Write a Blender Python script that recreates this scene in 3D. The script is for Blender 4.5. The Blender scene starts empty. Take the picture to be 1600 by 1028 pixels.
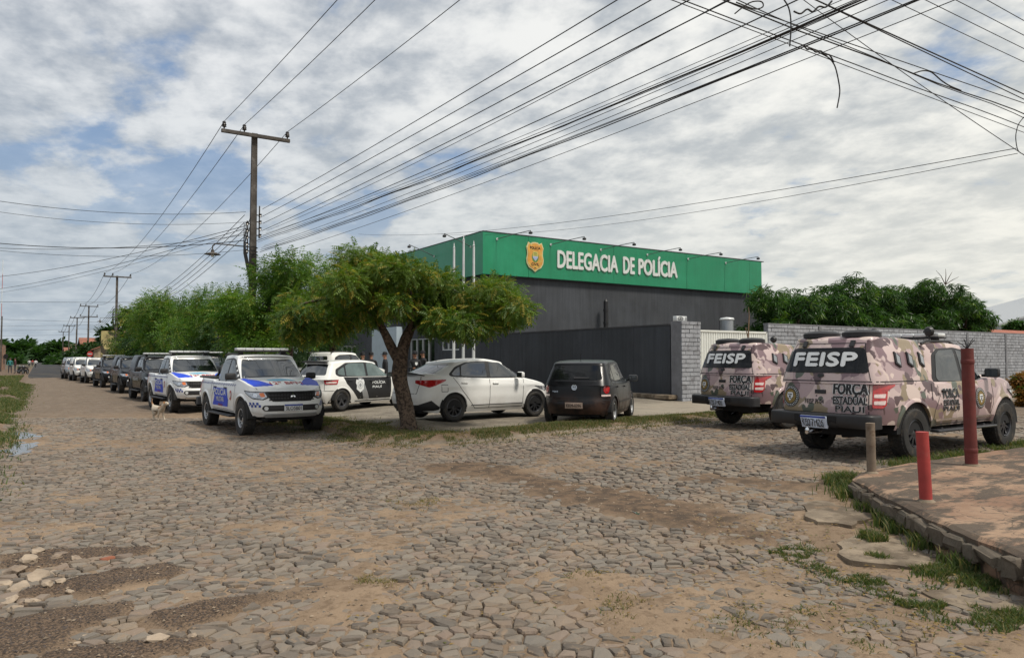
import bpy, bmesh, math, random
import numpy as np
from mathutils import Vector, Matrix, Euler
from mathutils.geometry import tessellate_polygon
random.seed(7); rng = np.random.default_rng(7)
S = bpy.context.scene
C = S.collection
R = math.radians
PI = math.pi
# ------------------------------------------------------------ camera
CAMZ = 1.6; FPX = 1147.0; YAW = math.atan(740/1147); PIT = math.atan(48/1147)
cd = bpy.data.cameras.new('camera'); cam = bpy.data.objects.new('camera', cd); C.objects.link(cam)
cam.location = (0, 0, CAMZ); cam.rotation_euler = (R(90)+PIT, 0, -YAW)
cd.sensor_width = 36; cd.lens = FPX/1600*36; cd.clip_start = .05; cd.clip_end = 6000
S.camera = cam
S.view_settings.view_transform = 'Standard'; S.view_settings.look = 'None'
S.view_settings.gamma = 1; S.view_settings.use_curve_mapping = False
S.view_settings.exposure = 1.2
# ------------------------------------------------------------ world
W = bpy.data.worlds.new('World'); S.world = W; W.use_nodes = True
nt = W.node_tree; nt.nodes.clear()
def N(nt, t, **k):
    n = nt.nodes.new(t)
    for a, b in k.items():
        if a.startswith('i_'): n.inputs[a[2:].replace('_', ' ')].default_value = b
        else: setattr(n, a, b)
    return n
def mth(nt, op, a, b=None, c=None, clamp=False):
    n = nt.nodes.new('ShaderNodeMath'); n.operation = op; n.use_clamp = clamp
    for i, v in enumerate((a, b, c)):
        if v is None: continue
        if isinstance(v, (int, float)): n.inputs[i].default_value = v
        else: nt.links.new(v, n.inputs[i])
    return n.outputs[0]
def mixc(nt, f, a, b, mode='MIX'):
    n = nt.nodes.new('ShaderNodeMix'); n.data_type = 'RGBA'; n.blend_type = mode
    for i, v in ((0, f), (6, a), (7, b)):
        if isinstance(v, (int, float)): n.inputs[i].default_value = v
        elif isinstance(v, tuple): n.inputs[i].default_value = v if len(v) == 4 else (*v, 1)
        else: nt.links.new(v, n.inputs[i])
    return n.outputs[2]
def mrange(nt, v, a, b, c=0., d=1., smooth=True):
    n = nt.nodes.new('ShaderNodeMapRange'); n.interpolation_type = 'SMOOTHSTEP' if smooth else 'LINEAR'
    nt.links.new(v, n.inputs[0])
    for i, x in enumerate((a, b, c, d)): n.inputs[i+1].default_value = x
    return n.outputs[0]
def noise(nt, vec, scale, detail=5, rough=.55, dist=0., dim='3D'):
    n = nt.nodes.new('ShaderNodeTexNoise'); n.noise_dimensions = dim
    n.inputs['Scale'].default_value = scale; n.inputs['Detail'].default_value = detail
    n.inputs['Roughness'].default_value = rough; n.inputs['Distortion'].default_value = dist
    if vec is not None: nt.links.new(vec, n.inputs['Vector'])
    return n.outputs['Fac']
SUN_EL, SUN_AZ = R(60), R(152)        # azimuth of the sun measured from +Y towards +X
sky = N(nt, 'ShaderNodeTexSky', sky_type='NISHITA', sun_disc=False, sun_elevation=SUN_EL, sun_rotation=SUN_AZ, air_density=1.2, dust_density=1.5)
tc = nt.nodes.new('ShaderNodeTexCoord'); sx = nt.nodes.new('ShaderNodeSeparateXYZ'); nt.links.new(tc.outputs['Generated'], sx.inputs[0])
zz = mth(nt, 'ADD', mth(nt, 'MAXIMUM', sx.outputs[2], 0.0), .19)
cx_ = mth(nt, 'DIVIDE', sx.outputs[0], zz); cy_ = mth(nt, 'DIVIDE', sx.outputs[1], zz)
cb = nt.nodes.new('ShaderNodeCombineXYZ'); nt.links.new(cx_, cb.inputs[0]); nt.links.new(cy_, cb.inputs[1])
mp = nt.nodes.new('ShaderNodeMapping'); nt.links.new(cb.outputs[0], mp.inputs[0]); mp.inputs['Rotation'].default_value = (0, 0, R(25)); mp.inputs['Scale'].default_value = (1.0, .85, 1); mp.inputs['Location'].default_value = (3.1, 1.7, 0)
v = mp.outputs[0]
big = noise(nt, v, .95, 3, .5, .2); mid = noise(nt, v, 3.4, 7, .58, .15); fine = noise(nt, v, 10, 6, .6, .1)
den = mth(nt, 'ADD', mth(nt, 'MULTIPLY', big, .55), mth(nt, 'MULTIPLY', mid, .45))
cover = mrange(nt, den, .345, .45)
lit = mrange(nt, mth(nt, 'ADD', mth(nt, 'MULTIPLY', mid, .62), mth(nt, 'MULTIPLY', fine, .38)), .37, .64)
# brighter towards the right-hand horizon, greyer to the left
az = mth(nt, 'ADD', mth(nt, 'MULTIPLY', sx.outputs[0], .84), mth(nt, 'MULTIPLY', sx.outputs[1], -.54))   # camera-right
azr = mrange(nt, az, -.6, .75)
low = mrange(nt, sx.outputs[2], .0, .42, 1, 0)
shade = mixc(nt, azr, (4.1, 4.6, 5.3), (5.0, 5.4, 5.7))
bright = mixc(nt, azr, (8.6, 8.8, 9.0), (10.2, 10.1, 9.5))
cloud = mixc(nt, lit, shade, bright)
warm = mixc(nt, azr, (4.4, 5.2, 5.9), (9.3, 9.1, 8.1))
cloud = mixc(nt, mth(nt, 'MULTIPLY', low, .72), cloud, warm)
blue = mixc(nt, .35, sky.outputs[0], (1.7, 3.9, 8.2))
cover2 = mth(nt, 'MAXIMUM', cover, mth(nt, 'MULTIPLY', low, .9), clamp=True)
colr = mixc(nt, cover2, blue, cloud)
bg = N(nt, 'ShaderNodeBackground'); bg.inputs['Strength'].default_value = .0415
nt.links.new(colr, bg.inputs['Color'])
wo = nt.nodes.new('ShaderNodeOutputWorld'); nt.links.new(bg.outputs[0], wo.inputs['Surface'])
sl = bpy.data.lights.new('sun', 'SUN'); sl.energy = 1.5; sl.angle = R(10); sl.color = (1, .93, .82)
so = bpy.data.objects.new('sun', sl); C.objects.link(so)
sd = Vector((math.sin(SUN_AZ)*math.cos(SUN_EL), math.cos(SUN_AZ)*math.cos(SUN_EL), math.sin(SUN_EL)))
so.rotation_euler = sd.to_track_quat('Z', 'Y').to_euler()
# ------------------------------------------------------------ helpers
def at(px, py, z=0.):
    a = (px-800)/FPX; b = (514-py)/FPX
    dd = math.cos(PIT)-b*math.sin(PIT); uu = b*math.cos(PIT)+math.sin(PIT)
    t = (z-CAMZ)/uu; d = dd*t; r = a*t; s, c = math.sin(YAW), math.cos(YAW)
    return Vector((r*c+d*s, -r*s+d*c, z))
def atd(px, py, D):
    a = (px-800)/FPX; b = (514-py)/FPX
    dd = math.cos(PIT)-b*math.sin(PIT); uu = b*math.cos(PIT)+math.sin(PIT)
    t = D/dd; r = a*t; s, c = math.sin(YAW), math.cos(YAW)
    return Vector((r*c+D*s, -r*s+D*c, CAMZ+uu*t))
def depth(x, y): return x*math.sin(YAW)+y*math.cos(YAW)
def side(x, y): return x*math.cos(YAW)-y*math.sin(YAW)
def sst(a, b, x):
    t = np.clip((x-a)/(b-a), 0, 1); return t*t*(3-2*t)
def H(x, y):
    return -.06+.15*sst(4.5, 9.5, x)+.16*sst(11, 16, x)*sst(16, 23, y)
def Hf(x, y): return float(H(x, y))
def tag(o, label=None, cat=None, group=None, kind=None):
    if label: o['label'] = label
    if cat: o['category'] = cat
    if group: o['group'] = group
    if kind: o['kind'] = kind
    return o
def thing(name, label, cat, loc=(0, 0, 0), rz=0, group=None, kind=None):
    o = bpy.data.objects.new(name, None); o.empty_display_size = .3; C.objects.link(o)
    o.location = loc; o.rotation_euler = (0, 0, rz)
    return tag(o, label, cat, group, kind)
def npmesh(name, verts, faces, mat=None, parent=None, smooth=False, attrs=None, sharp=None):
    me = bpy.data.meshes.new(name)
    verts = np.asarray(verts, dtype=np.float32).reshape(-1, 3)
    if isinstance(faces, np.ndarray):
        k = faces.shape[1]; nf = len(faces)
        me.vertices.add(len(verts)); me.vertices.foreach_set('co', verts.ravel())
        me.loops.add(nf*k); me.loops.foreach_set('vertex_index', faces.astype(np.int32).ravel())
        me.polygons.add(nf); me.polygons.foreach_set('loop_start', np.arange(0, nf*k, k, dtype=np.int32))
        me.update(calc_edges=True)
    else:
        me.from_pydata(verts.tolist(), [], faces)
    if attrs:
        for an, av in attrs.items():
            a = me.attributes.new(an, 'FLOAT', 'POINT'); a.data.foreach_set('value', np.asarray(av, dtype=np.float32))
    if mat: me.materials.append(mat)
    if smooth:
        me.polygons.foreach_set('use_smooth', [True]*len(me.polygons))
        if sharp: me.set_sharp_from_angle(angle=R(sharp))
    me.update()
    o = bpy.data.objects.new(name, me); C.objects.link(o)
    if parent: o.parent = parent
    return o
class MB:
    def __init__(s): s.v = []; s.f = []
    def add(s, vs, fs, M=None):
        b = len(s.v)
        for p in vs: s.v.append(tuple(M @ Vector(p)) if M else tuple(p))
        for f in fs: s.f.append([i+b for i in f])
        return s
    def box(s, c, d, rz=0, M=None, bev=0, rx=0, ry=0):
        x, y, z = d[0]/2, d[1]/2, d[2]/2
        T = Matrix.Translation(c) @ Euler((rx, ry, rz)).to_matrix().to_4x4()
        if M: T = M @ T
        if bev <= 0:
            vs = [(i, j, k) for i in (-x, x) for j in (-y, y) for k in (-z, z)]
            return s.add(vs, [(0, 1, 3, 2), (4, 6, 7, 5), (0, 4, 5, 1), (2, 3, 7, 6), (0, 2, 6, 4), (1, 5, 7, 3)], T)
        bm = bmesh.new(); bmesh.ops.create_cube(bm, size=1, matrix=Matrix.Diagonal((*d, 1)))
        bmesh.ops.bevel(bm, geom=bm.edges[:], offset=min(bev, min(d)*.45), segments=2, profile=.5, affect='EDGES')
        bm.verts.index_update()
        s.add([v.co for v in bm.verts], [[v.index for v in f.verts] for f in bm.faces], T); bm.free(); return s
    def tube(s, pts, r, n=8, caps=True, M=None):
        pts = [Vector(p) for p in pts]; rs = r if isinstance(r, (list, tuple)) else [r]*len(pts)
        rings = []; up = Vector((0, 0, 1)); pn = None
        for i, p in enumerate(pts):
            t = (pts[min(i+1, len(pts)-1)]-pts[max(i-1, 0)]).normalized()
            if pn is None:
                a = up if abs(t.z) < .9 else Vector((1, 0, 0)); pn = a.cross(t).normalized()
            else:
                pn = (pn-t*pn.dot(t)).normalized()
            b = t.cross(pn)
            rings.append([p+(pn*math.cos(2*PI*k/n)+b*math.sin(2*PI*k/n))*rs[i] for k in range(n)])
        vs = [q for rg in rings for q in rg]
        fs = [(i*n+k, i*n+(k+1) % n, (i+1)*n+(k+1) % n, (i+1)*n+k) for i in range(len(pts)-1) for k in range(n)]
        if caps: fs += [tuple(range(n))[::-1], tuple((len(pts)-1)*n+k for k in range(n))]
        return s.add(vs, fs, M)
    def lathe(s, prof, n=24, M=None, a0=0., a1=2*PI):   # prof (r, h) round z
        full = abs(a1-a0-2*PI) < 1e-6; m = n if full else n+1
        vs = [(r*math.cos(a0+(a1-a0)*k/n), r*math.sin(a0+(a1-a0)*k/n), h) for (r, h) in prof for k in range(m)]
        fs = []
        for i in range(len(prof)-1):
            for k in range(n):
                k2 = (k+1) % m
                fs.append((i*m+k, i*m+k2, (i+1)*m+k2, (i+1)*m+k))
        return s.add(vs, fs, M)
    def prism(s, poly, z0, z1, M=None):
        n = len(poly); vs = [(*p, z0) for p in poly]+[(*p, z1) for p in poly]
        fs = [(i, (i+1) % n, n+(i+1) % n, n+i) for i in range(n)]
        tr = tessellate_polygon([[Vector((*p, 0)) for p in poly]])
        fs += [tuple(t) for t in tr]+[tuple(n+i for i in t)[::-1] for t in tr]
        return s.add(vs, fs, M)
    def build(s, name, mat, parent=None, smooth=False, sharp=35):
        return npmesh(name, s.v, s.f, mat, parent, smooth, None, sharp)
def single(mb, name, mat, label, cat, loc=(0, 0, 0), rz=0, group=None, smooth=False, kind=None):
    o = mb.build(name, mat, None, smooth); o.location = loc; o.rotation_euler = (0, 0, rz)
    return tag(o, label, cat, group, kind)
def copy_tree(o, parent=None):
    c = o.copy(); C.objects.link(c); c.parent = parent
    for ch in list(o.children): copy_tree(ch, c)
    return c
def text2d(s, h, w=None, bold=.0, space=1.0):
    cu = bpy.data.curves.new('lettering', 'FONT'); cu.body = s; cu.size = 1; cu.space_character = space
    cu.fill_mode = 'FRONT'; cu.resolution_u = 3
    o = bpy.data.objects.new('lettering', cu); C.objects.link(o)
    bpy.context.view_layer.update()
    me = o.to_mesh(); vs = np.array([v.co[:2] for v in me.vertices]); me.calc_loop_triangles()
    fs = [tuple(t.vertices) for t in me.loop_triangles]
    o.to_mesh_clear(); bpy.data.objects.remove(o); bpy.data.curves.remove(cu)
    mn, mx = vs.min(0), vs.max(0); vs = vs-(mn+mx)/2
    k = h/(mx[1]-mn[1]); kx = (w/(mx[0]-mn[0])) if w else k
    vs[:, 0] *= kx; vs[:, 1] *= k
    V = []; Fs = []; sh_ = [(0, 0)]+([(bold*h, 0), (-bold*h, 0), (0, bold*h), (0, -bold*h)] if bold else [])
    for q, (dx, dy) in enumerate(sh_):
        Fs += [tuple(i+len(V) for i in f) for f in fs]; V += [(v_[0]+dx, v_[1]+dy, q*.0007) for v_ in vs]
    return V, Fs
# ------------------------------------------------------------ materials
def pm(name, col, rough=.6, metal=0., var=.12, vs=3., bump=0., bs=40., coat=0., col2=None, c2s=2., c2a=.5, c2b=.65, spec=None, isl=0., em=None, world=False, str_=None, streak=0):
    m = bpy.data.materials.new(name); m.use_nodes = True; nt = m.node_tree; b = nt.nodes['Principled BSDF']
    tc = nt.nodes.new('ShaderNodeTexCoord'); vec = tc.outputs['Object']
    g = nt.nodes.new('ShaderNodeNewGeometry')
    if world: vec = g.outputs['Position']
    base = (*col, 1)
    n1 = noise(nt, vec, vs, 5, .6)
    f = mrange(nt, n1, .3, .7, 1-var, 1+var, False)
    if streak:
        mp_ = nt.nodes.new('ShaderNodeMapping'); nt.links.new(vec, mp_.inputs[0]); mp_.inputs['Scale'].default_value = (2.6, 2.6, .16)
        f = mth(nt, 'MULTIPLY', f, mrange(nt, noise(nt, mp_.outputs[0], 2.2, 7, .72), .35, .68, 1-streak, 1+streak, False))
        f = mth(nt, 'MULTIPLY', f, mrange(nt, noise(nt, vec, .33, 3, .5), .40, .60, 1-streak*.7, 1+streak*.7))
    if isl: f = mth(nt, 'MULTIPLY', f, mrange(nt, g.outputs['Random Per Island'], 0, 1, 1-isl, 1+isl, False))
    c = base
    if col2:
        n2 = noise(nt, vec, c2s, 6, .65, .2); c = mixc(nt, mrange(nt, n2, c2a, c2b), base, (*col2, 1))
    vm = nt.nodes.new('ShaderNodeVectorMath'); vm.operation = 'SCALE'
    if isinstance(c, tuple): vm.inputs[0].default_value = c[:3]
    else: nt.links.new(c, vm.inputs[0])
    nt.links.new(f, vm.inputs['Scale']); nt.links.new(vm.outputs[0], b.inputs['Base Color'])
    b.inputs['Roughness'].default_value = rough; b.inputs['Metallic'].default_value = metal
    if coat: b.inputs['Coat Weight'].default_value = coat; b.inputs['Coat Roughness'].default_value = .05
    if spec is not None: b.inputs['Specular IOR Level'].default_value = spec
    if bump:
        bp = nt.nodes.new('ShaderNodeBump'); bp.inputs['Strength'].default_value = 1; bp.inputs['Distance'].default_value = bump
        nt.links.new(noise(nt, vec, bs, 6, .65), bp.inputs['Height']); nt.links.new(bp.outputs[0], b.inputs['Normal'])
    if em: b.inputs['Emission Color'].default_value = (*em, 1); b.inputs['Emission Strength'].default_value = str_ or 1
    return m
M = {}
M['black'] = pm('black_plastic', (.018, .018, .02), .5)
M['matblack'] = pm('underbody_black', (.008, .008, .009), .8)
M['rubber'] = pm('tyre_rubber', (.022, .021, .02), .8, col2=(.09, .07, .05), c2s=6, c2a=.5, c2b=.8, bump=.004, bs=60)
M['glass'] = pm('car_glass', (.010, .013, .014), .03, var=.05, spec=1.0); M['glass'].node_tree.nodes['Principled BSDF'].inputs['IOR'].default_value = 1.75
M['tint'] = pm('tinted_car_glass', (.006, .007, .008), .06, var=.05, spec=.35)
M['glass2'] = pm('clear_car_glass', (.11, .15, .145), .05, var=.3, vs=2.5, spec=.9)
def paint(name, col, dirt=(.25, .18, .12), amt=.5, rough=.32, metal=0., coat=.4, spec=.5):
    m = bpy.data.materials.new(name); m.use_nodes = True; nt = m.node_tree; b = nt.nodes['Principled BSDF']
    tc = nt.nodes.new('ShaderNodeTexCoord'); sp = nt.nodes.new('ShaderNodeSeparateXYZ'); nt.links.new(tc.outputs['Object'], sp.inputs[0])
    n = noise(nt, tc.outputs['Object'], 3.5, 6, .65)
    lowd = mrange(nt, sp.outputs[2], .3, .85, 1, 0.04)
    f = mth(nt, 'MULTIPLY', mth(nt, 'MULTIPLY', lowd, mrange(nt, n, .3, .7)), amt)
    nt.links.new(mixc(nt, f, (*col, 1), (*dirt, 1)), b.inputs['Base Color'])
    nt.links.new(mth(nt, 'ADD', mth(nt, 'MULTIPLY', f, .6), rough), b.inputs['Roughness'])
    b.inputs['Metallic'].default_value = metal
    b.inputs['Coat Weight'].default_value = coat; b.inputs['Coat Roughness'].default_value = .06; b.inputs['Specular IOR Level'].default_value = spec
    return m
M['white'] = paint('white_car_paint', (.82, .83, .82), amt=.4)
M['pearl'] = paint('pearl_white_car_paint', (.82, .82, .80), amt=.25)
M['cream'] = paint('cream_white_car_paint', (.80, .80, .77), amt=.35)
M['blk'] = paint('black_car_paint', (.006, .007, .009), (.13, .065, .042), amt=.5, rough=.28, coat=.05, spec=.3)
M['dkblue'] = paint('dark_car_paint', (.004, .005, .007), (.05, .04, .03), amt=.1, rough=.25, coat=.0, spec=.28)
M['silver'] = paint('silver_car_paint', (.34, .36, .38), amt=.3, metal=.5)
M['blue'] = pm('blue_vinyl', (.008, .06, .60), .4, var=.05, spec=.25)
M['navy'] = pm('navy_vinyl', (.02, .05, .30), .4, var=.08)
M['ltblue'] = pm('light_blue_vinyl', (.12, .42, .62), .4, var=.08)
M['redv'] = pm('red_vinyl', (.45, .03, .03), .4)
M['wvinyl'] = pm('white_vinyl', (.72, .74, .74), .45, var=.04)
M['bvinyl'] = pm('black_vinyl', (.012, .012, .014), .45, var=.04)
M['gold'] = pm('olive_gold_print', (.22, .15, .04), .5, var=.3, vs=25)
M['chrome'] = pm('chrome', (.75, .76, .78), .12, metal=1., var=.03)
M['alloy'] = pm('silver_wheel_rim', (.5, .51, .52), .32, metal=.6, var=.1)
M['dkalloy'] = pm('dark_wheel_rim', (.07, .072, .08), .3, metal=.6)
M['lampg'] = pm('headlamp_glass', (.42, .43, .45), .08, metal=.6, var=.5, vs=14, coat=1)
M['amber'] = pm('amber_lens', (.75, .18, .03), .15, coat=1, var=.1)
M['redl'] = pm('red_lamp_lens', (.42, .012, .015), .14, coat=1, var=.25, vs=20)
M['whl'] = pm('white_lamp_lens', (.75, .6, .57), .15, coat=1, var=.15, vs=20)
M['plate'] = pm('plate_white', (.68, .70, .72), .4, var=.05)
M['plateblue'] = pm('plate_pale_blue', (.62, .70, .84), .4, var=.05)
M['plategrey'] = pm('old_grey_plate', (.40, .30, .24), .5, var=.1)
M['lens'] = pm('clear_light_bar_lens', (.62, .64, .64), .2, coat=.6, var=.15, vs=9)
def camo():
    m = bpy.data.materials.new('camouflage_vinyl'); m.use_nodes = True; nt = m.node_tree; b = nt.nodes['Principled BSDF']
    tc = nt.nodes.new('ShaderNodeTexCoord'); o = tc.outputs['Object']
    col = (.42, .31, .315)
    for sc, off, th, c in ((1.7, 3, .53, (.21, .135, .15)), (2.1, 11, .54, (.56, .44, .42)), (1.9, 23, .565, (.27, .21, .135)), (2.6, 31, .60, (.095, .055, .06)), (2.4, 47, .59, (.62, .50, .45)), (2.0, 61, .63, (.085, .10, .075))):
        mp = nt.nodes.new('ShaderNodeMapping'); nt.links.new(o, mp.inputs[0]); mp.inputs['Location'].default_value = (off, off*.7, off*.3); mp.inputs['Scale'].default_value = (1, 1, 1.15)
        f = mrange(nt, noise(nt, mp.outputs[0], sc, 2.5, .5, .25), th, th+.008, 0, 1, False)
        col = mixc(nt, f, (*col, 1) if isinstance(col, tuple) else col, (*c, 1))
    sp = nt.nodes.new('ShaderNodeSeparateXYZ'); nt.links.new(o, sp.inputs[0])
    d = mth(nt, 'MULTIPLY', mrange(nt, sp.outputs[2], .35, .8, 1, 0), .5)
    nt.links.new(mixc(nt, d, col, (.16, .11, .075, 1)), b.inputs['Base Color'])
    b.inputs['Roughness'].default_value = .36; b.inputs['Coat Weight'].default_value = .25; b.inputs['Coat Roughness'].default_value = .1
    return m
M['camo'] = camo()
# ------------------------------------------------------------ car body shell
def pl(pts):
    xs = [p[0] for p in pts]; ys = [p[1] for p in pts]
    if xs[0] > xs[-1]: xs = xs[::-1]; ys = ys[::-1]
    return lambda x: float(np.interp(x, xs, ys))
class Shell:
    def __init__(s, xf, xr, Wd, p=5, pr=6, bowf=.1, bowr=.03, zb=None, zt=None, tuck=None, nf=None, nr=None, kf=6, kr=6, rb=.04, crown=.03, n=60, lv=12):
        s.xm = (xf+xr)/2; s.a = (xf-xr)/2; s.W = Wd; s.p, s.pr = p, pr; s.bf, s.br = bowf, bowr
        s.zb, s.zt = zb, zt; s.tuck = tuck or (lambda z: 0); s.nf = nf or (lambda z: 0); s.nr = nr or (lambda z: 0)
        s.kf, s.kr, s.rb, s.crown, s.lv = kf, kr, rb, crown, lv
        vf = [.0, .15, .3, .45, .6, .72, .82, .9]
        uf = [(1-v**p)**(1/p) for v in vf]; ur = [(1-v**pr)**(1/pr) for v in vf]
        us = list(np.linspace(uf[-1], -ur[-1], n))[1:-1]
        s.uv = list(zip(uf, vf))+[(u, (1-abs(u)**(p if u > 0 else pr))**(1/(p if u > 0 else pr))) for u in us]+[(-a, b) for a, b in zip(ur[::-1], vf[::-1])]
        s.cache = {}
        s.toprow = [s.pos(u, v, None, s.rb) for u, v in s.uv]
    def x0(s, u, v):
        return s.xm+s.a*u-(s.bf if u > 0 else -s.br)*v*v*abs(u)**8
    def pos(s, u, v, z, inset=0):
        x0 = s.x0(u, v)
        if z is None: z = s.zt(x0)
        w = abs(u)**(s.kf if u > 0 else s.kr)
        x = x0+(s.nf(z) if u > 0 else s.nr(z))*w
        y = v*(s.W-s.tuck(z))
        if inset:
            p = s.p if u > 0 else s.pr
            nx = math.copysign(abs(u)**(p-1), u); ny = v**(p-1); l = math.hypot(nx, ny) or 1
            x -= inset*nx/l; y = max(0, y-inset*ny/l)
        return x, y, z
    def ring(s, z):
        k = round(z, 3)
        if k not in s.cache:
            P = np.array([s.pos(u, v, z)[:2] for u, v in s.uv])
            d = np.concatenate([[0], np.cumsum(np.hypot(*np.diff(P, axis=0).T))])
            s.cache[k] = (P[:, 0], P[:, 1], d, d[-1]-d)
        return s.cache[k]
    def side(s, sg):
        def f(x, z):
            X, Y, _, _ = s.ring(z); return Vector((x, sg*float(np.interp(-x, -X, Y)), z))
        return f
    def front(s, t, z):
        X, Y, d, _ = s.ring(z); a = abs(t)
        return Vector((float(np.interp(a, d, X)), math.copysign(float(np.interp(a, d, Y)), t), z))
    def rear(s, t, z):
        X, Y, _, d = s.ring(z); a = abs(t); dd = d[::-1]
        return Vector((float(np.interp(a, dd, X[::-1])), math.copysign(float(np.interp(a, dd, Y[::-1])), t), z))
    def top(s, x, y):
        T = s.toprow; X = [-t[0] for t in T]
        yt = float(np.interp(-x, X, [t[1] for t in T])); zt = float(np.interp(-x, X, [t[2] for t in T]))
        return Vector((x, y, zt+s.crown*(yt*yt-y*y)/s.W**2))
    def mesh(s, name, mat, parent, cap=True):
        lv = [(k/s.lv, 0) for k in range(s.lv+1)]
        rows = []
        for k, _ in lv:
            rows.append([])
            for u, v in s.uv:
                x0 = s.x0(u, v); b, t = s.zb(x0), s.zt(x0)-s.rb
                rows[-1].append(s.pos(u, v, b+(t-b)*k))
        for a in (30, 60, 90):
            rows.append([])
            for u, v in s.uv:
                x0 = s.x0(u, v); t = s.zt(x0)
                q = s.pos(u, v, t-s.rb, s.rb*(1-math.cos(R(a)))); rows[-1].append((q[0], q[1], t-s.rb+s.rb*math.sin(R(a))))
        m = len(s.uv); vs = []; fs = []
        for sg in (1, -1):
            b = len(vs)
            for r in rows: vs += [(x, sg*y, z) for x, y, z in r]
            for i in range(len(rows)-1):
                for j in range(m-1):
                    q = (b+i*m+j, b+i*m+j+1, b+(i+1)*m+j+1, b+(i+1)*m+j)
                    fs.append(q if sg < 0 else q[::-1])
        if cap:
            b = len(vs); K = 9; last = rows[-1]
            for j in range(m):
                x, yt, z = last[j]
                for k in range(K):
                    y = yt*(1-2*k/(K-1)); vs.append((x, y, z+s.crown*(yt*yt-y*y)/s.W**2))
            for j in range(m-1):
                for k in range(K-1):
                    fs.append((b+j*K+k, b+j*K+k+1, b+(j+1)*K+k+1, b+(j+1)*K+k))
        bm = bmesh.new(); bv = [bm.verts.new(p) for p in vs]
        for f in fs:
            try: bm.faces.new([bv[i] for i in f])
            except ValueError: pass
        bmesh.ops.remove_doubles(bm, verts=bm.verts, dist=.0008); bmesh.ops.recalc_face_normals(bm, faces=bm.faces)
        me = bpy.data.meshes.new(name); bm.to_mesh(me); bm.free(); me.materials.append(mat)
        me.polygons.foreach_set('use_smooth', [True]*len(me.polygons)); me.set_sharp_from_angle(angle=R(50))
        o = bpy.data.objects.new(name, me); C.objects.link(o); o.parent = parent; return o
CEN = Vector((0, 0, .7))
def remap(tris, pts, fmap, off, depth_, mb, maxlen=.14):
    P = [tuple(p) for p in pts]; T = [tuple(t) for t in tris]; mid = {}
    for _ in range(9):
        out = []; ch = False
        for t in T:
            L = [(math.dist(P[t[i]], P[t[(i+1) % 3]]), i) for i in range(3)]; l, i = max(L)
            if l > maxlen:
                a, b, c = t[i], t[(i+1) % 3], t[(i+2) % 3]; k = (min(a, b), max(a, b))
                if k not in mid: mid[k] = len(P); P.append(((P[a][0]+P[b][0])/2, (P[a][1]+P[b][1])/2))
                m_ = mid[k]; out += [(a, m_, c), (m_, b, c)]; ch = True
            else: out.append(t)
        T = out
        if not ch: break
    V = []; NN = []
    for p, q in P:
        e = .012; c = fmap(p, q); n = (fmap(p+e, q)-fmap(p-e, q)).cross(fmap(p, q+e)-fmap(p, q-e))
        n = n.normalized() if n.length > 1e-9 else (c-CEN).normalized()
        if n.dot(c-Vector((c.x*.75, 0, .7 if c.z < 1.3 else 1.2))) < 0: n = -n
        V.append(c+n*off); NN.append(n)
    mb.add(V, T)
    if depth_:
        cnt = {}
        for t in T:
            for i in range(3):
                a, b = t[i], t[(i+1) % 3]; k = (min(a, b), max(a, b)); cnt.setdefault(k, []).append((a, b))
        for k, l in cnt.items():
            if len(l) == 1:
                a, b = l[0]; mb.add([V[a], V[b], V[b]-NN[b]*depth_, V[a]-NN[a]*depth_], [(0, 1, 2, 3)])
def patch(mb, poly, fmap, off=.005, dp=.02, ml=.14):
    tr = tessellate_polygon([[Vector((*p, 0)) for p in poly]])
    remap(tr, poly, fmap, off, dp, mb, ml); return mb
def rnd(poly, r=.04, k=3):      # round the corners of a 2D polygon
    out = []; n = len(poly)
    for i in range(n):
        p = Vector(poly[i]); a = Vector(poly[i-1])-p; b = Vector(poly[(i+1) % n])-p
        ra = min(r, a.length*.45); rb_ = min(r, b.length*.45); A = p+a.normalized()*ra; B = p+b.normalized()*rb_
        for j in range(k+1):
            t = j/k; q = A*(1-t)**2+p*2*t*(1-t)+B*t*t; out.append((q.x, q.y))
    return out
def ptext(s, c, h, fmap, w=None, bold=.02, flip=1, off=.008, mb=None, ml=.3):
    vs, fs = text2d(s, h, w, bold); mb = mb or MB()
    nq = len(set(v[2] for v in vs)); m = len(vs)//nq; nf = len(fs)//nq
    for q in range(nq): remap([tuple(i-q*m for i in f) for f in fs[q*nf:(q+1)*nf]], [(c[0]+flip*v[0], c[1]+v[1]) for v in vs[q*m:(q+1)*m]], fmap, off+q*.0007, 0, mb, ml)
    return mb
def ell(cx, cy, rx, ry, n=20, a0=0): return [(cx+rx*math.cos(2*PI*k/n+a0), cy+ry*math.sin(2*PI*k/n+a0)) for k in range(n)]
def rect(x0, x1, z0, z1): return [(x0, z0), (x1, z0), (x1, z1), (x0, z1)]
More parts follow.
